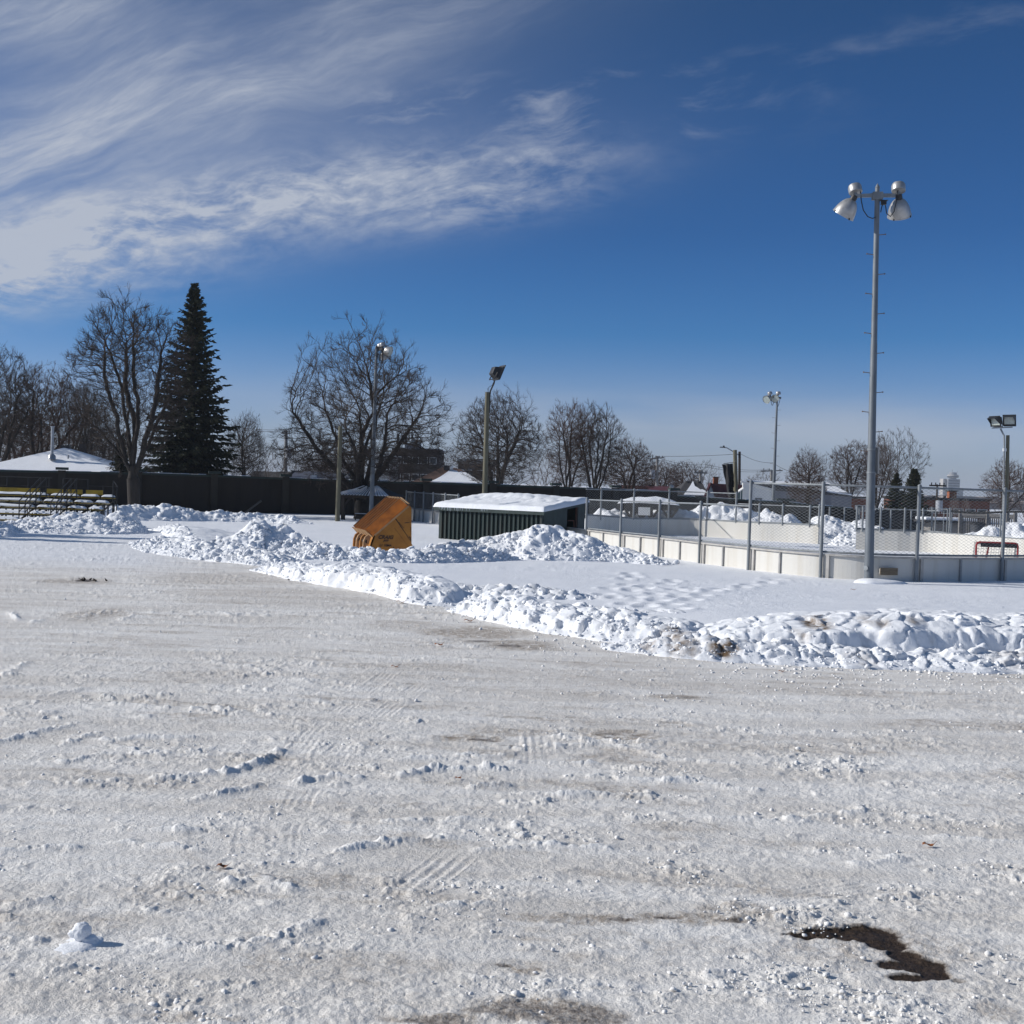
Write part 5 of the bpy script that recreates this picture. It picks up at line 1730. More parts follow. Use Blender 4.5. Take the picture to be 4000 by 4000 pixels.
# ------------------------------------------------------------------ dugout
def build_dugout():
    FL = at(1713, 2096, 51.0)
    FR = at(2119, 2096, 48.2)
    d = Vector((FR.x - FL.x, FR.y - FL.y, 0))
    L = d.length
    d.normalize()
    n = Vector((-d.y, d.x, 0))          # away from the camera
    if n.y < 0:
        n = -n
    root = thing('dugout', 'dark green corrugated players dugout with a thick snow covered shed roof', 'dugout', (FL.x, FL.y, 0), math.atan2(d.y, d.x))
    # local frame: x along the front, y to the back
    Dp = 3.2
    hf, hb = 1.34, 1.70
    # corrugated front sheet
    m = MB()
    prof = []
    pitch = L / 24
    for k in range(24):
        x = k * pitch
        prof += [(x, 0.0), (x + pitch * .50, 0.0), (x + pitch * .56, -0.08), (x + pitch * .94, -0.08)]
    prof.append((L, 0.0))
    vs, fs = [], []
    for x, y in prof:
        vs += [(x, y, -0.1), (x, y, hf - 0.12)]
    for i in range(len(prof) - 1):
        fs.append((2 * i, 2 * i + 2, 2 * i + 3, 2 * i + 1))
    m.add(vs, fs)
    o = m.build('corrugated_front', M_GREEN, root)
    md = o.modifiers.new('thick', 'SOLIDIFY'); md.thickness = 0.02
    MB().box((L / 2, Dp, hb / 2), (L, 0.06, hb)).build('back_wall', M_GREEN, root)
    def side(x, name):
        m = MB()
        y1 = Dp * 0.56
        z1 = hf + (hb - hf) * y1 / Dp
        m.add([(x - .03, 0.03, -0.1), (x + .03, 0.03, -0.1), (x + .03, y1, -0.1), (x - .03, y1, -0.1), (x - .03, 0.03, hf - .10), (x + .03, 0.03, hf - .10), (x + .03, y1, z1 - .10), (x - .03, y1, z1 - .10)],
              [(0, 1, 5, 4), (1, 2, 6, 5), (2, 3, 7, 6), (3, 0, 4, 7), (4, 5, 6, 7), (3, 2, 1, 0)])
        m.build(name, M_GREENF, root)
    side(L - 0.02, 'side_wall'); side(0.02, 'side_wall')
    # door opening on the right end with a brown jamb and a board beyond it
    MB().box((L - 0.02, Dp * 0.80, hb * .45), (0.07, 0.06, hb * 0.98)).build('door_jamb', mat('brown_jamb', (0.10, 0.045, 0.03), 0.8), root)
    MB().box((L - 0.01, Dp * 0.905, hb * .45), (0.06, Dp * 0.16, hb * .98)).build('side_panel', M_GREENF, root)
    MB().tube([(L - .05, Dp * .62, 0.95), (L - .05, Dp * .76, 0.95), (L - .05, Dp * .78, 0.5)], 0.025, 6).build('grab_rail', mat('rust_rail', (0.16, 0.06, 0.04), 0.7), root)
    # roof deck
    ov = 0.16
    sl = (hb - hf) / Dp
    def deck(z_off, th, x0, x1, y0, y1):
        z = lambda y: hf + sl * y + z_off
        return [(x0, y0, z(y0)), (x1, y0, z(y0)), (x1, y1, z(y1)), (x0, y1, z(y1)), (x0, y0, z(y0) + th), (x1, y0, z(y0) + th), (x1, y1, z(y1) + th), (x0, y1, z(y1) + th)]
    FS = [(0, 1, 5, 4), (1, 2, 6, 5), (2, 3, 7, 6), (3, 0, 4, 7), (4, 5, 6, 7), (3, 2, 1, 0)]
    MB().add(deck(-0.10, 0.09, -ov, L + ov, -ov, Dp + 0.12), FS).build('roof_deck', M_GREENF, root)
    MB().box((L / 2, -ov - 0.015, hf - 0.09), (L + 2 * ov, 0.03, 0.14)).build('fascia', M_GREENF, root)
    # thick snow blanket, rounded at the rim and lumpy on top
    nx, ny = 150, 60
    x = np.linspace(-ov - 0.02, L + ov + 0.02, nx)
    y = np.linspace(-ov - 0.04, Dp + 0.10, ny)
    X, Y = np.meshgrid(x, y, indexing='ij')
    ex = np.minimum(X - x[0], x[-1] - X)
    ey = np.minimum(Y - y[0], (y[-1] - Y))
    e = np.minimum(ex, ey)
    rim = np.sqrt(np.clip(1 - (1 - np.clip(e / 0.16, 0, 1)) ** 2, 0, 1))
    th = 0.19 + 0.05 * fbm(X * 1.1, Y * 1.4, 5, 4) + 0.14 * np.exp(-((Y - Dp * .75) / 0.7) ** 2) * sstep(-np.abs(X - L * .38), -L * .5, -L * .1) + 0.045 * clods(X * 2.3, Y * 2.3, 6) * sstep(Y, 0.5, 1.4)
    th -= 0.10 * np.exp(-((X - L * .62 - 0.5 * (Y - .4)) / 0.07) ** 2) * (Y > 0.1) * (Y < 0.95)
    zdeck = hf + sl * Y - 0.005
    Zt = zdeck + th * rim
    V = np.concatenate([np.stack([X, Y, Zt], -1).reshape(-1, 3), np.stack([X, Y, zdeck - 0.0 * X], -1).reshape(-1, 3)])
    idx = np.arange(nx * ny).reshape(nx, ny)
    F = np.stack([idx[:-1, :-1], idx[1:, :-1], idx[1:, 1:], idx[:-1, 1:]], -1).reshape(-1, 4)
    me = mesh_np('snow_cover', V, F, smooth=True)
    link('snow_cover', me, M_ROOFSNOW, root)
    # a few icicles on the front edge
    m = MB()
    rng = random.Random(8)
    for k in range(22):
        xx = rng.uniform(0.1, L * .5)
        h = rng.uniform(0.05, 0.16)
        m.tube([(xx, -ov - .03, hf - 0.02), (xx, -ov - .03, hf - 0.02 - h)], [0.016, 0.003], 5)
    m.build('icicles', mat('ice', (0.6, 0.65, 0.7), 0.15, spec=0.6), root)


build_dugout()

# ------------------------------------------------------------------ gazebo and its table
def build_gazebo():
    c = at(1446, 2034, 71.5); c.z = 0
    root = thing('gazebo', 'small dark wooden gazebo with a snow streaked hip roof beside the wall', 'gazebo', (c.x, c.y, 0), R(-14))
    W, Dd = 1.42, 1.15
    he, hr = at(1446, 1938, 71.5).z, at(1446, 1905, 71.5).z + 0.06
    for sx in (-1, 1):
        for sy in (-1, 1):
            MB().box((sx * (W - .14), sy * (Dd - .14), he / 2), (0.20, 0.20, he + .1)).build('post', M_WOODD, root, bevel=0.01)
            MB().beam((sx * (W - .14), sy * (Dd - .14), he - .62), (sx * (W - .62), sy * (Dd - .14), he - .05), 0.09, 0.12).build('brace', M_WOODD, root)
            MB().beam((sx * (W - .14), sy * (Dd - .14), he - .62), (sx * (W - .14), sy * (Dd - .58), he - .05), 0.09, 0.12).build('brace', M_WOODD, root)
    m = MB()
    for sy in (-1, 1):
        m.box((0, sy * (Dd - .14), he - .03), (2 * W - .1, 0.12, 0.16))
    for sx in (-1, 1):
        m.box((sx * (W - .14), 0, he - .03), (0.12, 2 * Dd - .1, 0.155))
    m.build('eave_beam', M_WOODD, root)
    # ribbed roof: ridge along x
    rx = 0.45
    ex, ey = W + 0.18, Dd + 0.22
    m = MB()
    def slope(p0, p1, q0, q1, n, amp=0.03):
        """ribbed sheet between eave p0-p1 and ridge q0-q1"""
        vs, fs = [], []
        cols = n * 4
        up = Vector((0, 0, 1))
        for i in range(cols + 1):
            t = i / cols
            a = Vector(p0).lerp(Vector(p1), t)
            b = Vector(q0).lerp(Vector(q1), t)
            o = up * amp * (1 if (i % 4) in (1, 2) else 0)
            vs += [a + o, b + o]
        for i in range(cols):
            fs.append((2 * i, 2 * i + 2, 2 * i + 3, 2 * i + 1))
        m.add(vs, fs)
    slope((-ex, -ey, he), (ex, -ey, he), (-rx, 0, hr), (rx, 0, hr), 18)
    slope((ex, ey, he), (-ex, ey, he), (rx, 0, hr), (-rx, 0, hr), 18)
    slope((ex, -ey, he), (ex, ey, he), (rx, 0, hr), (rx, 0, hr), 12)
    slope((-ex, ey, he), (-ex, -ey, he), (-rx, 0, hr), (-rx, 0, hr), 12)
    o = m.build('roof', M_DARKM, root)
    md = o.modifiers.new('thick', 'SOLIDIFY'); md.thickness = 0.03; md.offset = 1
    MB().beam((-rx, 0, hr + .03), (rx, 0, hr + .03), 0.14, 0.06).build('ridge_cap', M_DARKM, root)
    # snow lying in the valleys of the front slope and as a pad on the left slope
    m = MB()
    rng = random.Random(2)
    for i in range(18):
        t0, t1 = (i + 0.72) / 18, (i + 1.10) / 18
        k0, k1 = 0.02, rng.uniform(0.55, 1.0) if i < 11 else rng.uniform(0.85, 1.0)
        if i >= 11:
            t0 = (i + 0.35) / 18
        def P(t, k, h):
            a = Vector((-ex + 2 * ex * t, -ey, he)).lerp(Vector((-rx + 2 * rx * t, 0, hr)), k)
            return a + Vector((0, -0.012, h))
        m.add([P(t0, k0, .03), P(min(t1, .995), k0, .03), P(min(t1, .995), k1, .03), P(t0, k1, .03), P(t0, k0, .075), P(min(t1, .995), k0, .075), P(min(t1, .995), k1, .075), P(t0, k1, .075)],
              [(0, 1, 5, 4), (1, 2, 6, 5), (2, 3, 7, 6), (3, 0, 4, 7), (4, 5, 6, 7)])
    m.build('snow_streaks', M_SNOW, root)
    m = MB()
    def Q(t, k, h):
        a = Vector((-ex, ey - 2 * ey * t, he)).lerp(Vector((-rx, 0, hr)), k)
        return a + Vector((-0.02, 0, h))
    m.add([Q(.1, .02, .03), Q(.98, .02, .03), Q(.9, .55, .03), Q(.2, .55, .03), Q(.1, .04, .13), Q(.96, .04, .13), Q(.86, .5, .10), Q(.24, .5, .10)],
          [(0, 1, 5, 4), (1, 2, 6, 5), (2, 3, 7, 6), (3, 0, 4, 7), (4, 5, 6, 7)])
    m.build('snow_pad', M_SNOW, root, bevel=0.03)
    # picnic table inside
    tc = at(1416, 2036, 70.6)
    t = thing('picnic_table', 'low dark picnic table with snow on top under the gazebo roof', 'table', (tc.x, tc.y, -0.08), R(-6))
    MB().box((0, 0, 0.42), (0.86, 0.5, 0.045)).build('table_top', M_WOODD, t)
    MB().box((0, 0, 0.455), (0.80, 0.46, 0.025)).build('snow_cover', M_SNOW, t, bevel=0.01)
    for s in (-1, 1):
        MB().box((0, s * 0.42, 0.24), (0.86, 0.16, 0.04)).build('bench_seat', M_WOODD, t)
        m = MB().beam((s * .28, -0.1, 0.40), (s * .28 - .16, -0.1, -0.02), 0.05, 0.06).beam((s * .28, 0.1, 0.40), (s * .28 + .16, 0.1, -0.02), 0.05, 0.06)
        m.build('leg', M_WOODD, t)


build_gazebo()


# ------------------------------------------------------------------ wooden shelter half buried behind the far boards
def build_shelter():
    L_, R_ = at(2412, 2035, 66.0), at(2652, 2043, 65.0)
    c = (L_ + R_) / 2
    root = thing('shelter', 'half buried dark timber shelter with V braces under a dome of snow', 'shelter', (c.x, c.y, 0), R(-8))
    W = (R_.x - L_.x) / 2
    ze = at(2530, 1972, 65.5).z
    MB().box((0, 0, ze - 0.06), (2 * W, 1.0, 0.14)).build('roof_deck', M_WOODD, root)
    MB().box((-W + .14, -.78, ze - 0.16), (0.3, 0.08, 0.2)).box((W - .14, -.78, ze - 0.16), (0.3, 0.08, 0.2)).box((0, -.78, ze - 0.15), (2 * W, 0.06, 0.18)).build('fascia', M_WOODD, root)
    for x in (-W * .55, -W * .2, W * .12, W * .72):
        MB().box((x, -0.6, (ze - .1) / 2), (0.15, 0.15, ze)).build('post', M_WOODD, root)
        for s in (-1, 1):
            MB().beam((x, -0.6, ze - .75), (x + s * .42, -0.6, ze - .14), 0.11, 0.12).build('brace', M_WOODD, root)
    nx, ny = 60, 40
    X, Y = np.meshgrid(np.linspace(-W - .05, W + .05, nx), np.linspace(-.85, .85, ny), indexing='ij')
    e = np.clip(1 - (X / (W + .05)) ** 2, 0, 1) * np.clip(1 - (Y / .87) ** 2, 0, 1)
    Z = ze + 0.01 + 0.52 * np.sqrt(e) * (0.75 + 0.3 * fbm(X * .8, Y * .8, 12, 3)) + 0.03 * clods(X * 3, Y * 3, 13) * np.sqrt(e)
    idx = np.arange(nx * ny).reshape(nx, ny)
    F = np.stack([idx[:-1, :-1], idx[1:, :-1], idx[1:, 1:], idx[:-1, 1:]], -1).reshape(-1, 4)
    link('snow_dome', mesh_np('snow_dome', np.stack([X, Y, Z], -1).reshape(-1, 3), F, smooth=True), M_ROOFSNOW, root)
    s = MB().box((-W * .12, -0.92, ze - .33), (0.62, 0.04, 0.42)).build('notice_board', M_WHITE, root)


build_shelter()

# ------------------------------------------------------------------ bleachers
def build_bleachers():
    o = at(60, 2040, 50.0)
    root = thing('bleachers', 'yellow and black metal bleachers with snow on every bench row', 'bleachers', (o.x, o.y, 0))
    # five rows going back; benches are split by stair gaps
    rows = 5
    zr = [0.26, 0.50, 0.74, 0.98, 1.21]
    yr = [0.0, 0.62, 1.24, 1.86, 2.48]
    x0 = -3.2
    cuts = [(-3.2, 0.18), (0.32, 1.46), (1.60, 2.32), (2.46, 3.0)]
    m_frame = MB()
    for k in range(rows):
        for (a, b) in cuts:
            a2, b2 = a + 0.05 * k, b + 0.05 * k
            bw = MB().box(((a2 + b2) / 2, yr[k], zr[k]), (b2 - a2, 0.30, 0.035)).build('bench_plank', M_YELLOW, root, bevel=0.005)
            nx, ny = 26, 10
            X, Y = np.meshgrid(np.linspace(a2 + .01, b2 - .01, nx), np.linspace(yr[k] - .16, yr[k] + .16, ny), indexing='ij')
            e = np.minimum(np.minimum(X - a2, b2 - X) / 0.12, np.minimum(Y - yr[k] + .17, yr[k] + .17 - Y) / 0.09)
            Z = zr[k] + 0.018 + np.sqrt(np.clip(e, 0, 1)) * (0.125 + 0.035 * fbm(X * 1.4 + k, Y * 3, 77 + k, 3))
            idx = np.arange(nx * ny).reshape(nx, ny)
            F = np.stack([idx[:-1, :-1], idx[1:, :-1], idx[1:, 1:], idx[:-1, 1:]], -1).reshape(-1, 4)
            link('snow_cover', mesh_np('snow_cover', np.stack([X, Y, Z], -1).reshape(-1, 3), F, smooth=True), M_SNOW, bw)
            # foot plank, lower and set back
            if k < rows - 1:
                fp = MB().box(((a2 + b2) / 2, yr[k] + 0.36, zr[k] - 0.06), (b2 - a2, 0.26, 0.04)).build('foot_plank', M_GALV, root)
                MB().box(((a2 + b2) / 2, yr[k] + 0.36, zr[k] - 0.01), (b2 - a2 - .04, 0.24, 0.055)).build('snow_cover', M_SNOW, fp, bevel=0.02)
    xs = [-2.6, -1.3, 0.10, 0.40, 1.40, 1.70, 2.28, 2.56, 2.98]
    for x in xs:
        m = MB()
        for k in range(rows):
            m.box((x + .05 * k, yr[k], zr[k] / 2 - .03), (0.05, 0.05, zr[k]))
        m.beam((x, -0.1, zr[0] - .08), (x + .2, yr[-1] + .1, zr[-1] - .08), 0.05, 0.06)
        m.beam((x, 0.1, 0.02), (x + .2, yr[-1], zr[-1] * .5), 0.04, 0.04)
        m.build('support_frame', M_BLACK, root)
    # stair handrails
    for x in (0.24, 1.52):
        for dx in (-0.1, 0.14):
            m = MB()
            m.tube([(x + dx, 0.0, -0.05), (x + dx, 0.0, 1.05), (x + dx + .14, 1.86, 2.0), (x + dx + .14, 1.86, 0.6)], 0.024, 6)
            m.tube([(x + dx, 0.0, 0.6), (x + dx + .14, 1.86, 1.55)], 0.02, 6)
            m.tube([(x + dx + .07, 0.93, 0.4), (x + dx + .07, 0.93, 1.52)], 0.022, 6)
            m.build('handrail', M_BLACK, root)
    # back guard rail
    yb = yr[-1] + 0.28
    m = MB()
    for z in (zr[-1] + 0.78, zr[-1] + 0.40):
        m.tube([(x0, yb, z), (0.42, yb, z)], 0.022, 6)
        m.tube([(0.9, yb, z), (1.95, yb, z - 0.02)], 0.022, 6)
        m.tube([(1.95, yb, z - 0.28), (3.2, yb, z - 0.28)], 0.018, 6)
    for x in (-2.4, -1.5, -0.6, 0.3, 0.9, 1.4, 1.95, 2.6, 3.2):
        m.tube([(x, yb, -0.05), (x, yb, zr[-1] + (0.78 if x < 2 else 0.5))], 0.022, 6)
    m.tube([(3.2, yb, zr[-1] + .5), (3.2, yb - .5, zr[-1] + .75), (3.2, yb - .55, 0)], 0.024, 6)
    m.build('guard_rail', M_BLACK, root)
    for a, b in ((-3.2, -0.05), (0.22, 0.92), (1.05, 1.75), (1.9, 2.62)):
        MB().box(((a + b) / 2, yb - 0.06, zr[-1] + 0.22), (b - a, 0.035, 0.20)).build('back_plank', M_YELLOW, root)


build_bleachers()

# ------------------------------------------------------------------ yellow loader bucket
def bucket_mat():
    m = bpy.data.materials.new('yellow_bucket_paint')
    m.use_nodes = True
    t = m.node_tree
    b = NB(t)
    p = t.nodes['Principled BSDF']
    co = b.node('ShaderNodeTexCoord').outputs['Object']
    base = b.mix(b.ramp01(b.noise(co, 2.2, 6, 0.65), 0.35, 0.7), (0.38, 0.158, 0.020), (0.28, 0.108, 0.015))
    mp = b.node('ShaderNodeMapping')
    mp.inputs['Scale'].default_value = (1.2, 1.2, 7.0)
    mp.inputs['Rotation'].default_value = (0, R(25), 0)
    b.link(co, mp.inputs[0])
    scr = b.ramp01(b.noise(mp.outputs[0], 3.0, 8, 0.75), 0.63, 0.70)
    spots = b.ramp01(b.noise(co, 9.0, 6, 0.75), 0.66, 0.72)
    f = b.m('MAXIMUM', scr, spots)
    base = b.mix(b.m('MULTIPLY', f, 0.8), base, (0.045, 0.022, 0.014))
    b.link(base, p.inputs['Base Color'])
    p.inputs['Roughness'].default_value = 0.55
    p.inputs['Specular IOR Level'].default_value = 0.35
    return m


def build_bucket():
    MBK = bucket_mat()
    M_EDGELIT = mat('sunlit_bucket_edge', (0.42, 0.25, 0.12), 0.6, 0.1, 0.25, 6.0)  # pale tone that paints sunlight onto bucket edges and lugs
    M_INK = mat('dark_lettering', (0.045, 0.022, 0.014), 0.7, 0.0, 0.5, 30.0)
    Y = 38.3
    o = at(1530, 2160, Y); o.z = 0
    root = thing('loader_bucket', 'scuffed yellow orange loader bucket standing on end in the snow, open side to the right', 'loader bucket', tuple(o))
    # outline of the side plate in its own plane (x right, z up)
    pix = [(1593, 1974), (1599, 1975), (1605, 1979), (1608, 1986), (1608, 2124), (1624, 2147), (1624, 2190), (1432, 2190), (1439, 2151), (1450, 2112), (1459, 2093)]
    pts = [at(px, py, Y) - o for px, py in pix]
    poly = [(p.x, p.z) for p in pts]
    wdir = Vector((-0.31, 0.95, 0)).normalized()
    Wd = 2.35
    th = 0.05
    def plate(name, off, mtl, tk=th, par=root):
        return MB().prism(poly, wdir * off, (1, 0, 0), (0, 0, 1), wdir * tk).build(name, mtl, par, bevel=0.012)
    sp = plate('side_plate', 0.0, MBK)
    plate('side_plate', Wd - th, MBK)
    T, Bm = Vector((poly[0][0], 0, poly[0][1])), Vector((poly[10][0], 0, poly[10][1]))
    Lw = Vector((poly[8][0], 0, poly[8][1]))
    down = (Bm - T).normalized()
    nrm = Vector((down.z, 0, -down.x))
    if nrm.x > 0:
        nrm = -nrm
    # ribbed back plate: saw-tooth section across the width
    n = 6
    prof = []
    for k in range(n):
        a = k / n
        prof += [(a * Wd, 0.0), ((a + 0.90 / n) * Wd, 0.28), ((a + 0.985 / n) * Wd, 0.28)]
    prof.append((Wd, 0.0))
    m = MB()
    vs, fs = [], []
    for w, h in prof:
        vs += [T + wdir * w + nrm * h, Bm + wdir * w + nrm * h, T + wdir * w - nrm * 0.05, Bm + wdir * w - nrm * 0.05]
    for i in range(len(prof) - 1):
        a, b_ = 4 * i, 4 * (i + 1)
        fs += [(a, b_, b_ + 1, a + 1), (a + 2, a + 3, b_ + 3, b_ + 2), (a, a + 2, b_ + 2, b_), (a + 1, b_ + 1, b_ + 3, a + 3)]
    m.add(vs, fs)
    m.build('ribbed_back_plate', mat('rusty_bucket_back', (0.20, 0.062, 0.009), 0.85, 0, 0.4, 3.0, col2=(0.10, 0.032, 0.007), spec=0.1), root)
    # pale lips, sunlight put into the colour, along top and foot of the ribs
    m = MB()
    for P_, e in ((T, -0.06), (Bm, 0.05)):
        q = P_ + down * e
        for i in range(len(prof) - 1):
            w0, h0 = prof[i]
            w1, h1 = prof[i + 1]
            c0, c1 = q + wdir * w0 + nrm * (h0 * .9 + .012), q + wdir * w1 + nrm * (h1 * .9 + .012)
            if (c1 - c0).length > 0.02:
                m.beam(c0, c1, 0.05, 0.02)
    m.build('lit_lip', M_EDGELIT, root)
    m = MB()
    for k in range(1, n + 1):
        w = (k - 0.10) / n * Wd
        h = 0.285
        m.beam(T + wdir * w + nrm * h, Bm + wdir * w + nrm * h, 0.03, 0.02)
    m.build('rib_highlight', M_EDGELIT, root)  # pale strips paint the sunlit crests of the ribs
    # lower back: plate plus curved hinge lugs
    m = MB()
    a, b_ = Bm, Lw + (Lw - Bm) * 0.5
    m.add([a, a + wdir * Wd, b_ + wdir * Wd, b_, a + Vector((.05, 0, 0)), a + wdir * Wd + Vector((.05, 0, 0)), b_ + wdir * Wd + Vector((.05, 0, 0)), b_ + Vector((.05, 0, 0))],
          [(0, 1, 2, 3), (7, 6, 5, 4), (0, 4, 5, 1), (1, 5, 6, 2), (2, 6, 7, 3), (3, 7, 4, 0)])
    m.build('lower_back_plate', MBK, root)
    hook = [(0.02, 0.03), (-0.10, 0.02), (-0.20, -0.06), (-0.25, -0.20), (-0.26, -0.40), (-0.24, -0.75), (-0.14, -0.75), (-0.15, -0.42), (-0.13, -0.30), (-0.09, -0.26), (-0.03, -0.30), (0.0, -0.40), (0.05, -0.75), (0.1, -0.75), (0.1, 0.0)]
    for w in (0.32, 0.85, 1.45, 1.95):
        MB().prism(hook, Bm + wdir * w, (1, 0, 0), (0, 0, 1), wdir * 0.09).build('hinge_lug', M_EDGELIT if w in (0.32, 1.45) else MBK, root, bevel=0.015)  # every other lug paler, sun glare put into its colour
    for w0, w1 in ((0.32, 0.85), (1.45, 1.95)):
        c = Bm + Vector((-0.13, 0, -0.20))
        MB().tube([c + wdir * w0, c + wdir * (w1 + .09)], 0.06, 12).build('hinge_pin', M_WOODD, root, smooth=True)
    # cutting edge along the open mouth
    e0 = Vector((poly[5][0], 0, poly[5][1]))
    MB().add([e0 + Vector((-.06, 0, 0.02)), e0 + Vector((0.03, 0, -0.03)), e0 + wdir * Wd + Vector((0.03, 0, -0.03)), e0 + wdir * Wd + Vector((-.06, 0, 0.02)),
              e0 + Vector((-.06, 0, -.2)), e0 + Vector((0.03, 0, -.2)), e0 + wdir * Wd + Vector((0.03, 0, -.2)), e0 + wdir * Wd + Vector((-.06, 0, -.2))],
             [(0, 1, 2, 3), (7, 6, 5, 4), (0, 4, 5, 1), (1, 5, 6, 2), (2, 6, 7, 3), (3, 7, 4, 0)]).build('cutting_edge', M_DARKM, root)
    # inside floor, rim strip and scrapes on the side plate
    m = MB()
    a, b_ = T + Vector((0.02, 0, -0.03)), Bm + Vector((0.1, 0, 0.0))
    m.beam(a - wdir * 0.012, Vector((poly[10][0] + .03, 0, poly[10][1] + .01)) - wdir * 0.012, 0.02, 0.05)
    m.build('rim_strip', M_EDGELIT, sp)
    def P2(px, py, e=0.0):
        q = at(px, py, Y) - o
        return Vector((q.x, 0, q.z)) - wdir * (0.004 + e)
    for (a, b_, w) in (((1545, 2026), (1607, 2118), .030), ((1558, 2040), (1577, 2064), .018), ((1580, 2043), (1605, 2039), .024), ((1560, 2058), (1580, 2060), .012), ((1461, 2138), (1463, 2152), .02), ((1536, 2135), (1541, 2158), .02),
                      ((1541, 2062), (1598, 2140), .008), ((1600, 2096), (1606, 2112), .04), ((1603, 2060), (1606, 2090), .02)):
        A, B_ = P2(*a), P2(*b_)
        d = (B_ - A).normalized()
        s = d.cross(wdir).normalized() * w / 2
        nrm2 = -wdir * 0.003
        m = MB()
        m.add([A - s, A + s, B_ + s * .4, B_ - s * .4, A - s + nrm2, A + s + nrm2, B_ + s * .4 + nrm2, B_ - s * .4 + nrm2], [(4, 5, 6, 7), (0, 1, 5, 4), (1, 2, 6, 5), (2, 3, 7, 6), (3, 0, 4, 7)])
        m.build('scratch', M_INK, sp)
    # painted lettering
    def text(s, px, py, size, name, shear=0.25, ex=0.0):
        cu = bpy.data.curves.new(name, 'FONT')
        cu.body = s
        cu.size = size
        cu.shear = shear
        cu.extrude = 0.002
        cu.offset = ex
        tmp = bpy.data.objects.new('tmp', cu)
        COL.objects.link(tmp)
        dg = bpy.context.evaluated_depsgraph_get()
        me = bpy.data.meshes.new_from_object(tmp.evaluated_get(dg))
        bpy.data.objects.remove(tmp)
        q = P2(px, py, 0.003)
        ax, ay, az = Vector((1, 0, 0)), Vector((0, 0, 1)), Vector((0, -1, 0))
        q.y -= 0.004
        me.transform(Matrix((ax, ay, az)).transposed().to_4x4())
        me.name = name
        ob = link(name, me, M_INK, sp, tuple(q))
        return ob
    text('CRAIG', 1476, 2104, 0.155, 'lettering', 0.35, 0.006)
    text('JRW', 1497, 2115, 0.085, 'lettering', 0.3, 0.003)
    text('L1 10MA', 1482, 2134, 0.10, 'lettering', 0.2, 0.004)


build_bucket()


# ------------------------------------------------------------------ buildings beyond the wall
def gable(root, x0, x1, y0, y1, ze, zr, axis='x', over=0.25, th=0.10, mtl=None, snow=None, hip=0.0, snow_th=0.10, snow_side=(True, True), name='roof'):
    """pitched roof; axis = direction of the ridge; hip insets the ridge ends"""
    ex0, ex1, ey0, ey1 = x0 - over, x1 + over, y0 - over, y1 + over
    def layer(d, shrink=0.0):
        a0, a1, b0, b1 = ex0 + shrink, ex1 - shrink, ey0 + shrink, ey1 - shrink
        if axis == 'x':
            ym = (y0 + y1) / 2
            return [(a0, b0, ze + d), (a1, b0, ze + d), (a1, b1, ze + d), (a0, b1, ze + d), (a0 + hip, ym, zr + d), (a1 - hip, ym, zr + d)]
        xm = (x0 + x1) / 2
        return [(a0, b1, ze + d), (a0, b0, ze + d), (a1, b0, ze + d), (a1, b1, ze + d), (xm, b0 + hip, zr + d), (xm, b1 - hip, zr + d)]
    m = MB()
    A, B_ = layer(0), layer(th)
    k = 6
    if axis == 'x':
        fs = [(0, 1, 5, 4), (2, 3, 4, 5), (1, 2, 5), (3, 0, 4)]
    else:
        fs = [(0, 1, 4, 5), (2, 3, 5, 4), (1, 2, 4), (3, 0, 5)]
    m.add(A + B_, [tuple(reversed(f)) for f in fs] + [tuple(i + k for i in f) for f in fs] + [(0, 1, 7, 6), (1, 2, 8, 7), (2, 3, 9, 8), (3, 0, 6, 9)])
    r_ = m.build(name, mtl, root)
    if snow:
        m = MB()
        A, B_ = layer(th + 0.002, 0.06), layer(th + snow_th, 0.14)
        m.add(A + B_, [tuple(i + k for i in f) for f in fs] + [(0, 1, 7, 6), (1, 2, 8, 7), (2, 3, 9, 8), (3, 0, 6, 9)])
        m.build('snow_cover', snow, r_)
    return r_


M_PATCHSNOW = M_ROOFSNOW


def win(root, c, w, h, facing='y', frame=True):
    """window with frame and pane, standing 2 cm proud of the wall"""
    s = (w, 0.06, h) if facing == 'y' else (0.06, w, h)
    f = MB().box(c, s).build('window', M_WHITE, root)
    d = Vector((0, -0.02, 0)) if facing == 'y' else Vector((-0.02, 0, 0))
    s2 = (w * .86, 0.06, h * .84) if facing == 'y' else (0.06, w * .86, h * .84)
    MB().box(Vector(c) + d, s2).build('pane', M_WIN, f)


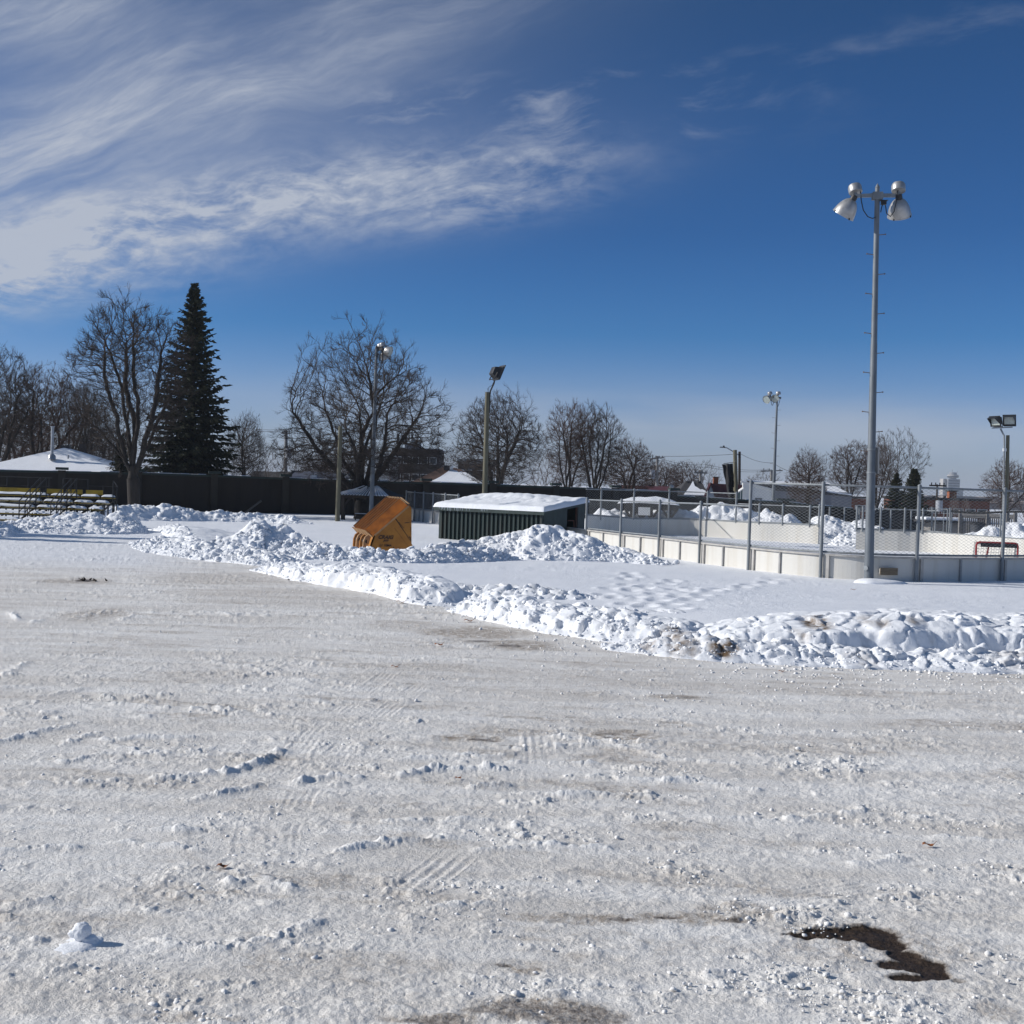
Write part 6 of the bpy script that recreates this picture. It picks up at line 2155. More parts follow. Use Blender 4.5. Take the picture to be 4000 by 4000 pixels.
def house_left():
    Y = 90.0
    a, b_, ap = at(-120, 1836, Y), at(508, 1838, Y), at(265, 1760, Y + 4)
    c = Vector(((a.x + b_.x) / 2, Y + 4, 0))
    root = thing('house', 'low house with a snowy hip roof and metal flue behind the bleachers', 'house', tuple(c))
    w = (b_.x - a.x) / 2
    ze = a.z - 0.1
    MB().box((0, 0, ze / 2 - .1), (2 * w - .6, 7.4, ze - .1)).build('wall', M_GREYS, root)
    rx = ap.x - c.x
    m = MB()
    zr = ap.z
    # hip roof with a short ridge near its right end
    A = [(-w, -4, ze), (w, -4, ze), (w, 4, ze), (-w, 4, ze), (rx - .3, -.3, zr), (rx, .3, zr)]
    fs = [(0, 1, 5, 4), (1, 2, 5), (2, 3, 4, 5), (3, 0, 4)]
    th = 0.14
    m.add(A + [(x, y, z + th) for x, y, z in A], [tuple(reversed(f)) for f in fs] + [tuple(i + 6 for i in f) for f in fs] + [(0, 1, 7, 6), (1, 2, 8, 7), (2, 3, 9, 8), (3, 0, 6, 9)])
    rf = m.build('roof', M_ROOFDARK, root)
    A2 = [(-w + .15, -3.9, ze + th + .005), (w - .35, -3.9, ze + th + .005), (w - .35, 3.9, ze + th), (-w + .15, 3.9, ze + th), (rx - .2, -.35, zr + th - .04), (rx - .05, .25, zr + th - .04)]
    m = MB()
    m.add(A2 + [(x, y, z + .09) for x, y, z in A2], [tuple(i + 6 for i in f) for f in fs] + [(0, 1, 7, 6), (1, 2, 8, 7), (2, 3, 9, 8), (3, 0, 6, 9)])
    m.build('snow_cover', M_ROOFSNOW, rf)
    def rp(px, py, Yq):
        return at(px, py, Yq) - c
    p = rp(203, 1786, Y + 1.6)
    q = rp(203, 1668, Y + 1.6)
    fl = MB().tube([p, Vector((p.x, p.y, q.z))], 0.11, 12).tube([(p.x, p.y, q.z), (p.x, p.y, q.z + .05)], 0.16, 12).build('flue', M_SILVER, rf, smooth=True)
    MB().tube([p + Vector((0, 0, -.15)), p + Vector((0, 0, .12)), p + Vector((0, 0, .25))], [.30, .26, .12], 12).build('flashing', M_SILVER, rf, smooth=True)
    p = rp(257, 1752, Y + 4.2)
    MB().box((p.x, p.y, p.z), (0.62, .5, .5)).build('roof_vent', M_DARKM, rf)
    p = rp(266, 1792, Y + 1.4)
    MB().tube([p, p + Vector((0, 0, .28))], 0.07, 8).build('vent_pipe', M_SILVER, rf)
    p = rp(322, 1770, Y + 8)
    MB().box((p.x, p.y, p.z - .5), (0.42, .5, 2.4)).build('chimney', M_DBRICK, root)


def flat_roof_house(name, label, pxl, pxr, py_e, py_r, Y, roof, wall, snow=None, depth=8, over=.2, axis='x', chim=None, cat='house', snow_th=0.10):
    a, b_ = at(pxl, py_e, Y), at(pxr, py_e + (pxr - pxl) * .0314, Y)
    zr = at((pxl + pxr) / 2, py_r, Y + depth / 2).z
    c = Vector(((a.x + b_.x) / 2, Y + depth / 2, 0))
    root = thing(name, label, cat, tuple(c))
    w = (b_.x - a.x) / 2 - over
    MB().box((0, 0, a.z / 2 - .05), (2 * w, depth - .2, a.z + .1)).build('wall', wall, root)
    rf = gable(root, -w, w, -depth / 2 + .1, depth / 2 - .1, a.z, zr, axis, over, 0.12, roof, snow, snow_th=snow_th)
    if chim:
        for (px, pt, pb, wd, mt_) in chim:
            t = at(px, pt, Y + depth / 2) - c
            q = at(px, pb, Y + depth / 2) - c
            MB().box((t.x, 0, (t.z + q.z) / 2), (wd, wd * .9, t.z - q.z)).build('chimney', mt_, rf)
    return root, c, w, a.z, zr


def build_houses():
    house_left()
    flat_roof_house('house', 'low dark roofed house just above the wall, left of the utility pole', 960, 1108, 1868, 1846, 118, M_ROOFDARK, M_GREYS, chim=[(1104, 1842, 1852, .6, M_DARKM)])
    r_, c, w, ze, zr = flat_roof_house('house', 'low house with a blue grey roof and a pale chimney above the wall', 1125, 1318, 1874, 1847, 112, M_ROOFBLUE, M_GREYS, chim=[(1157, 1838, 1850, .8, M_DARKM)])
    p = at(1220, 1870, 112) - c
    MB().box((p.x, p.y + 1.0, p.z - .1), (0.50, .5, 1.15)).build('chimney', M_WHITE, r_)
    # small white gable with a round vent
    a = at(1341, 1876, 108)
    b_ = at(1385, 1877, 108)
    ap = at(1358, 1852, 108)
    root = thing('house', 'small white gable end with a round vent beside the wooden pole', 'house', (ap.x, 110, 0))
    w0, w1 = a.x - ap.x, b_.x - ap.x - .25
    m = MB().prism([(w0, -.2), (w1, -.2), (w1, a.z - .05), (0.0, ap.z), (w0, a.z + .22)], (0, -2, 0), (1, 0, 0), (0, 0, 1), (0, 5, 0))
    m.build('gable_wall', M_WHITE, root)
    m = MB()
    m.beam((w0 - .1, .4, a.z + .26), (0.0, .4, ap.z + .06), 5.0, .06)
    m.beam((0.0, .41, ap.z + .06), (w1 + .12, .41, a.z), 5.0, .06)
    m.build('roof', M_ROOFDARK, root)
    lathe(MB(), [(0.001, 0), (.13, 0), (.15, .03), (.001, .035)], (-.02, -2.01, a.z + .17), (0, -1, 0), 14).build('round_vent', M_GREYS, root)
    # brown hip roofed house with snow
    Y = 120.0
    a, b_, r0 = at(1606, 1884, Y), at(1895, 1893, Y), at(1737, 1826, Y + 4)
    c = Vector(((a.x + b_.x) / 2, Y + 4, 0))
    root = thing('house', 'brown hip roofed house with snow on its right slope, behind the dugout', 'house', tuple(c))
    w = (b_.x - a.x) / 2
    MB().box((0, 0, a.z / 2), (2 * w - .8, 7.4, a.z)).build('wall', M_DBRICK, root)
    zr, rx = r0.z, r0.x - c.x
    A = [(-w, -4, a.z - .1), (w, -4, a.z - .1), (w, 4, a.z - .1), (-w, 4, a.z - .1), (rx, 0, zr), (rx + 1.6, 0, zr - .25)]
    fs = [(0, 1, 5, 4), (1, 2, 5), (2, 3, 4, 5), (3, 0, 4)]
    m = MB().add(A + [(x, y, z + .14) for x, y, z in A], [tuple(reversed(f)) for f in fs] + [tuple(i + 6 for i in f) for f in fs] + [(0, 1, 7, 6), (1, 2, 8, 7), (2, 3, 9, 8), (3, 0, 6, 9)])
    rf = m.build('roof', M_ROOFBROWN, root)
    # irregular snow on the front slope (right of the hip line)
    n1 = (Vector(A[1]) - Vector(A[0])).cross(Vector(A[4]) - Vector(A[0])).normalized()
    def S_(u, v):
        p = Vector(A[0]).lerp(Vector(A[1]), u).lerp(Vector(A[4]).lerp(Vector(A[5]), u), v)
        return p + n1 * 0.15
    rng = random.Random(5)
    top_ = [(u, 0.80 - 0.22 * (u - .42) + rng.uniform(-.05, .05)) for u in np.linspace(0.42, 0.97, 12)]
    lo_ = [(u, 0.03) for u in np.linspace(0.97, 0.26, 10)]
    le_ = [(0.30, 0.2), (0.33, 0.34), (0.36, 0.5), (0.40, 0.66)]
    ring = [S_(u, v) for u, v in top_ + lo_ + le_]
    k = len(ring)
    m = MB().add(ring + [p + n1 * .09 for p in ring], [tuple(range(k, 2 * k))] + [(i, (i + 1) % k, k + (i + 1) % k, k + i) for i in range(k)])
    m.build('snow_cover', M_ROOFSNOW, rf)
    for px, pt, pb, wd, mt_ in ((1745, 1818, 1836, .55, M_DARKM), (1764, 1816, 1834, .32, M_WHITE), (1776, 1872, 1884, .5, M_DARKM)):
        t, q = at(px, pt, Y + 3.0) - c, at(px, pb, Y + 3.0) - c
        MB().box((t.x, -1.0, (t.z + q.z) / 2), (wd, wd, t.z - q.z)).build('roof_vent', mt_, rf)
    # tall dark apartment building with roof antennas
    Y = 175.0
    a, b_ = at(1531, 1760, Y), at(1717, 1757, Y)
    c = Vector(((a.x + b_.x) / 2, Y + 6, 0))
    root = thing('apartment_building', 'dark brick apartment building with rooftop antennas and dishes', 'building', tuple(c))
    w, H = (b_.x - a.x) / 2, b_.z
    MB().box((0, 0, H / 2), (2 * w, 12, H)).build('wall', M_DBRICK, root)
    MB().box((0, -.02, H + .06), (2 * w + .1, 12.1, 0.16)).build('parapet', M_GREYS, root)
    t = at(1596, 1731, Y)
    u0, u1 = at(1580, 1731, Y).x - c.x, at(1636, 1731, Y).x - c.x
    pz = t.z
    MB().box(((u0 + u1) / 2, -3, (H + pz) / 2 + .07), (u1 - u0, 4, pz - H)).build('penthouse', M_GREYS, root)
    for r in range(3):
        for k in range(5):
            x = -w + (k + .7) * 2 * w / 5.4
            win(root, (x, -6.02, H - 1.6 - r * 2.4), 0.95, 1.0)
    rng = random.Random(9)
    for px in (1548, 1552, 1580, 1584, 1604, 1608):
        x = at(px, 1740, Y).x - c.x
        zt = at(px, 1690 + rng.uniform(-6, 14), Y).z
        MB().tube([(x, -4.5, H - .2), (x, -4.5, zt)], 0.07, 6).box((x, -4.5, zt - .5), (.16, .14, 1.0)).build('antenna', M_DARKM, root)
    x0_, x1_ = at(1546, 1700, Y).x - c.x, at(1612, 1700, Y).x - c.x
    zt = at(1580, 1690, Y).z
    MB().beam((x0_, -4.6, zt), (x1_, -4.6, zt), .07, .07).beam((x0_, -4.6, zt - .8), (x1_, -4.6, zt - .8), .05, .05).build('antenna_frame', M_DARKM, root)
    for px, py in ((1612, 1721), (1622, 1727), (1637, 1726)):
        p = at(px, py, Y) - c
        m = lathe(MB(), [(.001, 0), (.30, .03), (.36, .12), (.34, .16), (.001, .1)], (p.x, -5.1, p.z), (0.3, -.8, .2), 14)
        m.tube([(p.x, -5, H), (p.x, -5, p.z)], .05, 6)
        m.build('dish', M_CONC, root, smooth=True)
    # lower right wing, a separate block
    Y2 = 165.0
    a, b_ = at(1790, 1797, Y2), at(1930, 1802, Y2)
    r2 = thing('flat_roofed_building', 'flat roofed dark building partly hidden by the lamp pole and bare tree', 'building', ((a.x + b_.x) / 2, Y2 + 5, 0))
    w = (b_.x - a.x) / 2
    MB().box((0, 0, a.z / 2 - .2), (2 * w, 10, a.z - .4)).build('wall', M_DBRICK, r2)
    MB().box((0, 0, a.z - .12), (2 * w + .3, 10.3, .65)).build('fascia', M_CONC, r2)
    for k in range(4):
        win(r2, (-w + (k + .6) * 2 * w / 4.2, -5.02, a.z - 2.0), 1.4, 1.5)
    # pale building left
    Y3 = 160.0
    a, b_ = at(1440, 1779, Y3), at(1528, 1781, Y3)
    r3 = thing('pale_building', 'pale concrete building behind the trunks of the big bare tree', 'building', ((a.x + b_.x) / 2, Y3 + 5, 0))
    w = (b_.x - a.x) / 2
    MB().box((0, 0, a.z / 2), (2 * w, 10, a.z)).build('wall', M_CONC, r3)
    MB().box((0, 0, a.z + .06), (2 * w + .2, 10.2, .16)).build('parapet', M_WHITE, r3)
    for r in range(2):
        for k in range(3):
            win(r3, (-w + (k + .6) * 2 * w / 3.2, -5.02, a.z - 1.3 - r * 2.2), .8, 1.0)
    # long low red-brown roof
    flat_roof_house('house', 'long low red brown roof just above the wall, by the transformer pole', 2440, 2640, 1917, 1903, 120, M_ROOFRED, M_DBRICK, chim=[(2543, 1893, 1908, .6, M_DARKM)])
    # grey house with snow on its slope
    Y = 118.0
    a, b_ = at(2640, 1937, Y), at(2775, 1941, Y)
    r0 = at(2705, 1884, Y + 4)
    c = Vector(((a.x + b_.x) / 2, Y + 4, 0))
    root = thing('house', 'grey roofed house with a big snow patch between the two thin poles', 'house', tuple(c))
    w = (b_.x - a.x) / 2
    MB().box((0, 0, a.z / 2), (2 * w - .5, 7.4, a.z)).build('wall', M_WHITE, root)
    rx = r0.x - c.x
    A = [(-w, -4, a.z - .1), (w, -4, a.z - .1), (w, 4, a.z - .1), (-w, 4, a.z - .1), (rx - .6, 0, r0.z), (rx + .8, 0, r0.z)]
    m = MB().add(A + [(x, y, z + .14) for x, y, z in A], [tuple(reversed(f)) for f in fs] + [tuple(i + 6 for i in f) for f in fs] + [(0, 1, 7, 6), (1, 2, 8, 7), (2, 3, 9, 8), (3, 0, 6, 9)])
    rf = m.build('roof', M_ROOFDARK, root)
    n1 = (Vector(A[1]) - Vector(A[0])).cross(Vector(A[4]) - Vector(A[0])).normalized()
    def S2(u, v):
        return Vector(A[0]).lerp(Vector(A[1]), u).lerp(Vector(A[4]).lerp(Vector(A[5]), u), v) + n1 * .15
    ring = [S2(u, v) for u, v in ((.22, .03), (.98, .03), (.95, .28), (.84, .40), (.76, .38), (.66, .52), (.56, .60), (.48, .90), (.44, .92), (.36, .66), (.28, .34))]
    k = len(ring)
    m = MB().add(ring + [p + n1 * .09 for p in ring], [tuple(range(k, 2 * k))] + [(i, (i + 1) % k, k + (i + 1) % k, k + i) for i in range(k)])
    m.build('snow_cover', M_ROOFSNOW, rf)
    for px in (2686, 2731):
        t = at(px, 1880, Y + 3.5) - c
        MB().tube([(t.x, -.4, t.z - .5), (t.x, -.4, t.z)], .24, 10).build('roof_vent', M_DARKM, rf)
    # silver flue standing at the end of the tall wall
    p = at(2622, 1914, 112)
    fl = thing('chimney_flue', 'short pale metal flue with a domed cap at the end of the high wall', 'chimney', (p.x, 112, 0))
    MB().box((0, 0, p.z / 2), (0.4, .4, p.z)).build('stack', M_DBRICK, fl)
    MB().tube([(0, 0, p.z), (0, 0, p.z + .30)], .19, 12).build('flue', M_SILVER, fl, smooth=True)
    MB().tube([(0, 0, p.z + .30), (0, 0, p.z + .34), (0, 0, p.z + .5)], [.24, .24, .05], 12).build('flue_cap', M_SILVER, fl, smooth=True)
    # red roofed house with a white gable
    Y = 112.0
    a, b_ = at(2763, 1940, Y), at(2912, 1945, Y)
    ap = at(2784, 1888, Y)
    c = Vector((a.x, Y + 1, 0))
    root = thing('house', 'dark red roofed house with a white gable and orange chimney behind the tarpaulin', 'house', tuple(c))
    gx = ap.x - c.x
    w = b_.x - c.x
    hw = gx
    # ridge runs to the right; the gable faces left and towards the camera
    m = MB()
    ze, zr = a.z - .1, ap.z
    m.prism([(0.06, -.1), (2 * hw - .06, -.1), (2 * hw - .06, ze + .05), (hw, zr - .12), (.06, ze + .05)], (0, 0, 0), (1, 0, 0), (0, 0, 1), (0, .2, 0))
    m.build('gable_wall', M_WHITE, root)
    MB().box((w / 2 + hw * .8, 2.0, ze / 2), (w - hw, 3.4, ze)).build('wall', M_WHITE, root)
    m = MB()
    m.beam((-.1, 0.1, ze), (hw, .1, zr + .03), .9, .10)
    m.beam((hw, .1, zr + .03), (2 * hw + .06, .1, ze), .9, .10)
    m.build('gable_roof', M_ROOFRED, root)
    V = [(hw * .98, .5, zr), (w, .5, zr - .05), (w + .1, 1.5, zr - .05), (hw, 1.5, zr), (2 * hw - .3, 0.12, ze - .05), (w, 0.12, ze - .1), (w, 3.5, ze), (hw, 3.5, ze)]
    MB().add(V + [(x, y, z - .12) for x, y, z in V], [(4, 5, 1, 0), (0, 1, 2, 3), (3, 2, 6, 7), (13, 12, 8, 9), (4, 12, 13, 5), (5, 13, 9, 1), (0, 8, 12, 4), (1, 9, 10, 2), (2, 10, 14, 6), (7, 15, 11, 3), (3, 11, 8, 0), (6, 14, 15, 7)]).build('roof', M_ROOFRED, root)
    t = at(2804, 1870, Y + 1) - c
    ch = MB().box((t.x, 1.2, t.z - .35), (.44, .44, .95)).build('chimney', M_BRICKO, root)
    MB().box((t.x, 1.2, t.z + .15), (.54, .54, .08)).build('chimney_cap', M_DARKM, ch)
    # white house with a long snowy roof
    Y = 104.0
    tl = at(2901, 1880, Y)
    c = Vector((tl.x, Y, 0))
    root = thing('house', 'white sided house with a long snowy roof behind the tall fence post', 'house', tuple(c))
    L = lambda px, py, y=Y: at(px, py, y) - c
    p1, p2 = L(3018, 1916), L(3018, 1960)
    MB().prism([(0.03, -.1), (p1.x, -.1), (p1.x, p1.z), (0.03, tl.z - .04)], (0, 0, 0), (1, 0, 0), (0, 0, 1), (0, .25, 0)).build('white_wall', M_WHITE, root)
    e = L(3330, 1935)
    MB().box(((p1.x + e.x) / 2, 2.2, .5 * (L(3100, 1917).z)), (e.x - p1.x, 4.0, L(3100, 1917).z)).build('grey_wall', M_GREYS, root)
    MB().prism([(-.16, tl.z - .10), (p1.x + .1, p1.z + .02), (p1.x + .1, p1.z + .12), (-.16, tl.z + .04)], (0, -.12, 0), (1, 0, 0), (0, 0, 1), (0, .16, 0)).build('barge_board', M_WHITE, root)
    # roof sheet running away to the right, snow on it
    q0, q1, q2, q3 = Vector((0.4, .1, tl.z + .06)), Vector((p1.x + .1, .05, p1.z + .12)), L(3330, 1936) + Vector((0, .1, 0)), L(3280, 1892) + Vector((0, 4, .1))
    q4 = L(3010, 1884) + Vector((0, 3.5, .0))
    ring = [q1, q2, q3, q4, q0]
    m = MB().add([p - Vector((0, 0, .10)) for p in ring] + ring, [(5, 6, 7, 8, 9), (4, 3, 2, 1, 0)] + [(i, (i + 1) % 5, 5 + (i + 1) % 5, 5 + i) for i in range(5)])
    rf = m.build('roof', M_ROOFDARK, root)
    up = Vector((0, 0, 1))
    r2_ = [p + up * .004 for p in ring]
    cen = sum(r2_, Vector()) / 5
    r3_ = [p.lerp(cen, .02) + up * .11 for p in ring]
    m = MB().add(r2_ + r3_, [(5, 6, 7, 8, 9)] + [(i, (i + 1) % 5, 5 + (i + 1) % 5, 5 + i) for i in range(5)])
    m.build('snow_cover', M_ROOFSNOW, rf)
    for px in (2957, 2971):
        q = L(px, 1951)
        win(root, (q.x, -.01, q.z), .26 if px > 2960 else .40, .22)
    # glazed porch on the left end
    q = L(2893, 1935)
    MB().box((q.x, .5, q.z - .35), (.42, .8, 1.5)).build('porch_window', mat('porch_glass', (.10, .16, .16), .2, spec=.7), root)
    MB().beam((q.x - .35, -.0, q.z + .22), (.05, -.0, q.z + .62), 1.2, .07).build('porch_roof', M_WHITE, root)
    for dx in (-.24, .0, .2):
        MB().box((q.x + dx, .07, q.z - .3), (.05, .06, 1.4)).build('porch_post', M_WHITE, root)
    # brick buildings on the right
    Y = 112.0
    a, b_ = at(3580, 1945, Y), at(3870, 1955, Y)
    c = Vector(((a.x + b_.x) / 2, Y + 5, 0))
    root = thing('brick_building', 'long low red brick building with a square brick chimney below the far tower', 'building', tuple(c))
    w = (b_.x - a.x) / 2
    MB().box((0, 0, a.z / 2 - .3), (2 * w, 9.6, a.z + .4)).build('wall', M_BRICK, root)
    MB().box((0, 0, a.z - .02), (2 * w + .3, 9.9, .22)).build('flat_roof', M_ROOFDARK, root)
    for k in range(6):
        win(root, (-w + (k + .6) * 2 * w / 6.2, -4.82, a.z - 1.1), .9, .5)
    t = at(3724, 1922, Y + 2) - c
    ch = MB().box((t.x, -2.6, t.z - .4), (.66, .66, 1.0)).build('chimney', M_BRICKO, root)
    MB().box((t.x, -2.6, t.z + .10), (.80, .80, .10)).build('chimney_cap', M_GREENF, ch)
    MB().tube([(t.x, -2.6, t.z + .1), (t.x, -2.6, t.z + .42)], .03, 6).build('flue_pipe', M_DARKM, ch)
    for px, s_ in ((3645, M_DARKM), (3655, M_SILVER), (3690, M_DARKM)):
        p = at(px, 1938, Y + 2) - c
        MB().tube([(p.x, -3, a.z - .1), (p.x, -3, p.z + .05)], .13, 10).build('roof_vent', s_, root)
    a, b_ = at(3215, 1940, 118), at(3395, 1946, 118)
    c = Vector(((a.x + b_.x) / 2, 122, 0))
    r2 = thing('brick_building', 'low brown brick building behind the bare trees near the big light pole', 'building', tuple(c))
    w = (b_.x - a.x) / 2
    MB().box((0, 0, a.z / 2 - .1), (2 * w, 8, a.z)).build('wall', M_BRICK, r2)
    MB().box((0, 0, a.z + .02), (2 * w + .3, 8.3, .2)).build('flat_roof', M_ROOFDARK, r2)
    for k in range(3):
        win(r2, (-w + (k + .6) * 2 * w / 3.2, -4.02, a.z - 1.0), 1.0, .6)
    # low white shed wall with snow and a step by the gate
    p = at(3720, 2040, 62)
    r3 = thing('shed', 'low white sided shed with a snowy top seen through the gate', 'shed', (p.x, p.y, 0))
    z1 = at(3720, 2016, 62).z
    MB().box((-.2, 0, z1 / 2 - .2), (2.0, 1.4, z1 - .35)).build('wall', M_GREYW, r3)
    MB().box((-.35, -.1, z1 - .28), (2.7, 1.7, .10)).build('roof', M_ROOFDARK, r3)
    MB().box((-.35, -.1, z1 - .15), (2.6, 1.6, .15)).build('snow_cover', M_SNOW, r3, bevel=.05)
    # black mesh screen at the gap between the far boards
    a, b_ = at(3240, 1988, 70), at(3356, 1992, 70)
    r4 = thing('screen_fence', 'black mesh covered fence standing in the gap of the far boards', 'fence', (a.x, 70, 0))
    MB().box(((b_.x - a.x) / 2, 0, a.z / 2), (b_.x - a.x, .05, a.z)).build('screen', M_TARP, r4)
    for t in (0, .5, 1):
        MB().tube([((b_.x - a.x) * t, -.06, 0), ((b_.x - a.x) * t, -.06, a.z + .12)], .05, 8).build('post', M_GALV, r4)
    a, b_ = at(3400, 1992, 70), at(3640, 2000, 70)
    r5 = thing('screen_fence', 'long black mesh covered fence below the two small spruces', 'fence', (a.x, 70, 0))
    MB().box(((b_.x - a.x) / 2, 0, a.z / 2), (b_.x - a.x, .05, a.z)).build('screen', M_TARP, r5)
    for t in (0, .33, .66, 1):
        MB().tube([((b_.x - a.x) * t, -.06, 0), ((b_.x - a.x) * t, -.06, a.z + .1)], .05, 8).build('post', M_GALV, r5)


build_houses()


def build_tower():
    Y = 1500.0
    def X(px):
        return at(px, 1900, Y).x
    def Z(py):
        return at(3712, py, Y).z
    c = Vector((X(3712), Y, 0))
    root = thing('office_tower', 'distant concrete office tower with a round revolving top storey on the skyline', 'tower', tuple(c))
    def blk(name, a, b_, t, dy, d, m_, z0=0):
        MB().box(((X(a) + X(b_)) / 2 - c.x, dy, (Z(t) + z0) / 2), (X(b_) - X(a), d, Z(t) - z0)).build(name, m_, root)
    blk('shaft', 3695, 3741, 1871, 0, 14, M_TOWER)
    blk('side_wing', 3679, 3687, 1871, 2, 12, M_TOWERL)
    blk('side_wing', 3687, 3695, 1871, 4, 12, M_TOWERL)
    blk('lower_wing', 3741, 3760, 1905, 3, 12, M_TOWER)
    z = [Z(p) for p in (1872, 1866, 1864, 1854, 1853, 1846, 1845)]
    cx = X(3721) - c.x
    MB().tube([(cx, 0, z[0] - 1), (cx, 0, z[1])], (X(3734) - X(3708)) / 2, 20).build('neck', M_TOWER, root, smooth=True)
    MB().tube([(cx, 0, z[1]), (cx, 0, z[2]), (cx, 0, z[3])], [(X(3740) - X(3701)) / 2, (X(3742) - X(3700)) / 2, (X(3742) - X(3700)) / 2], 28).build('round_top', M_TOWERL, root, smooth=True)
    MB().tube([(cx, 0, z[2] - .2), (cx, 0, z[2] + 1.4)], (X(3743) - X(3699)) / 2, 28).build('window_band', M_WIN, root, smooth=True)
    MB().tube([(cx, 0, z[3]), (cx, 0, z[6])], (X(3735) - X(3707)) / 2, 20).build('drum', M_TOWER, root, smooth=True)
    m = MB()
    for r in range(14):
        zz = Z(1878) - r * 3.1
        if zz > 3:
            m.box(((X(3697) + X(3739)) / 2 - c.x, -7.05, zz), (X(3739) - X(3697), .3, 1.3))
    m.build('window_rows', M_WIN, root)
    m = MB().tube([(cx - 1, 0, z[6]), (cx - 1, 0, Z(1834))], .3, 5).tube([(cx + 5, 0, z[6]), (cx + 5, 0, Z(1837))], .2, 5)
    m.build('antenna', M_TOWER, root)


build_tower()


def build_far_town():
    """low roofs towards the horizon, too small to count"""
    rng = random.Random(21)
    m = MB()
    for k in range(240):
        Y = rng.uniform(260, 1300)
        q = rng.uniform(0.33, 0.46)
        w, d, h = rng.uniform(8, 22), rng.uniform(8, 16), rng.uniform(1.2, 3.0) * (0.55 if Y < 500 else 1.0)
        m.box((q * Y, Y, h / 2), (w, d, h))
    o = m.build('far_roofs', mat('far_town', (0.30, 0.29, 0.29), 0.9, 0, 0.0, .01, col2=(.16, .13, .12)), None)
    tag(o, kind='stuff')


build_far_town()


# ------------------------------------------------------------------ trees
from mathutils.kdtree import KDTree


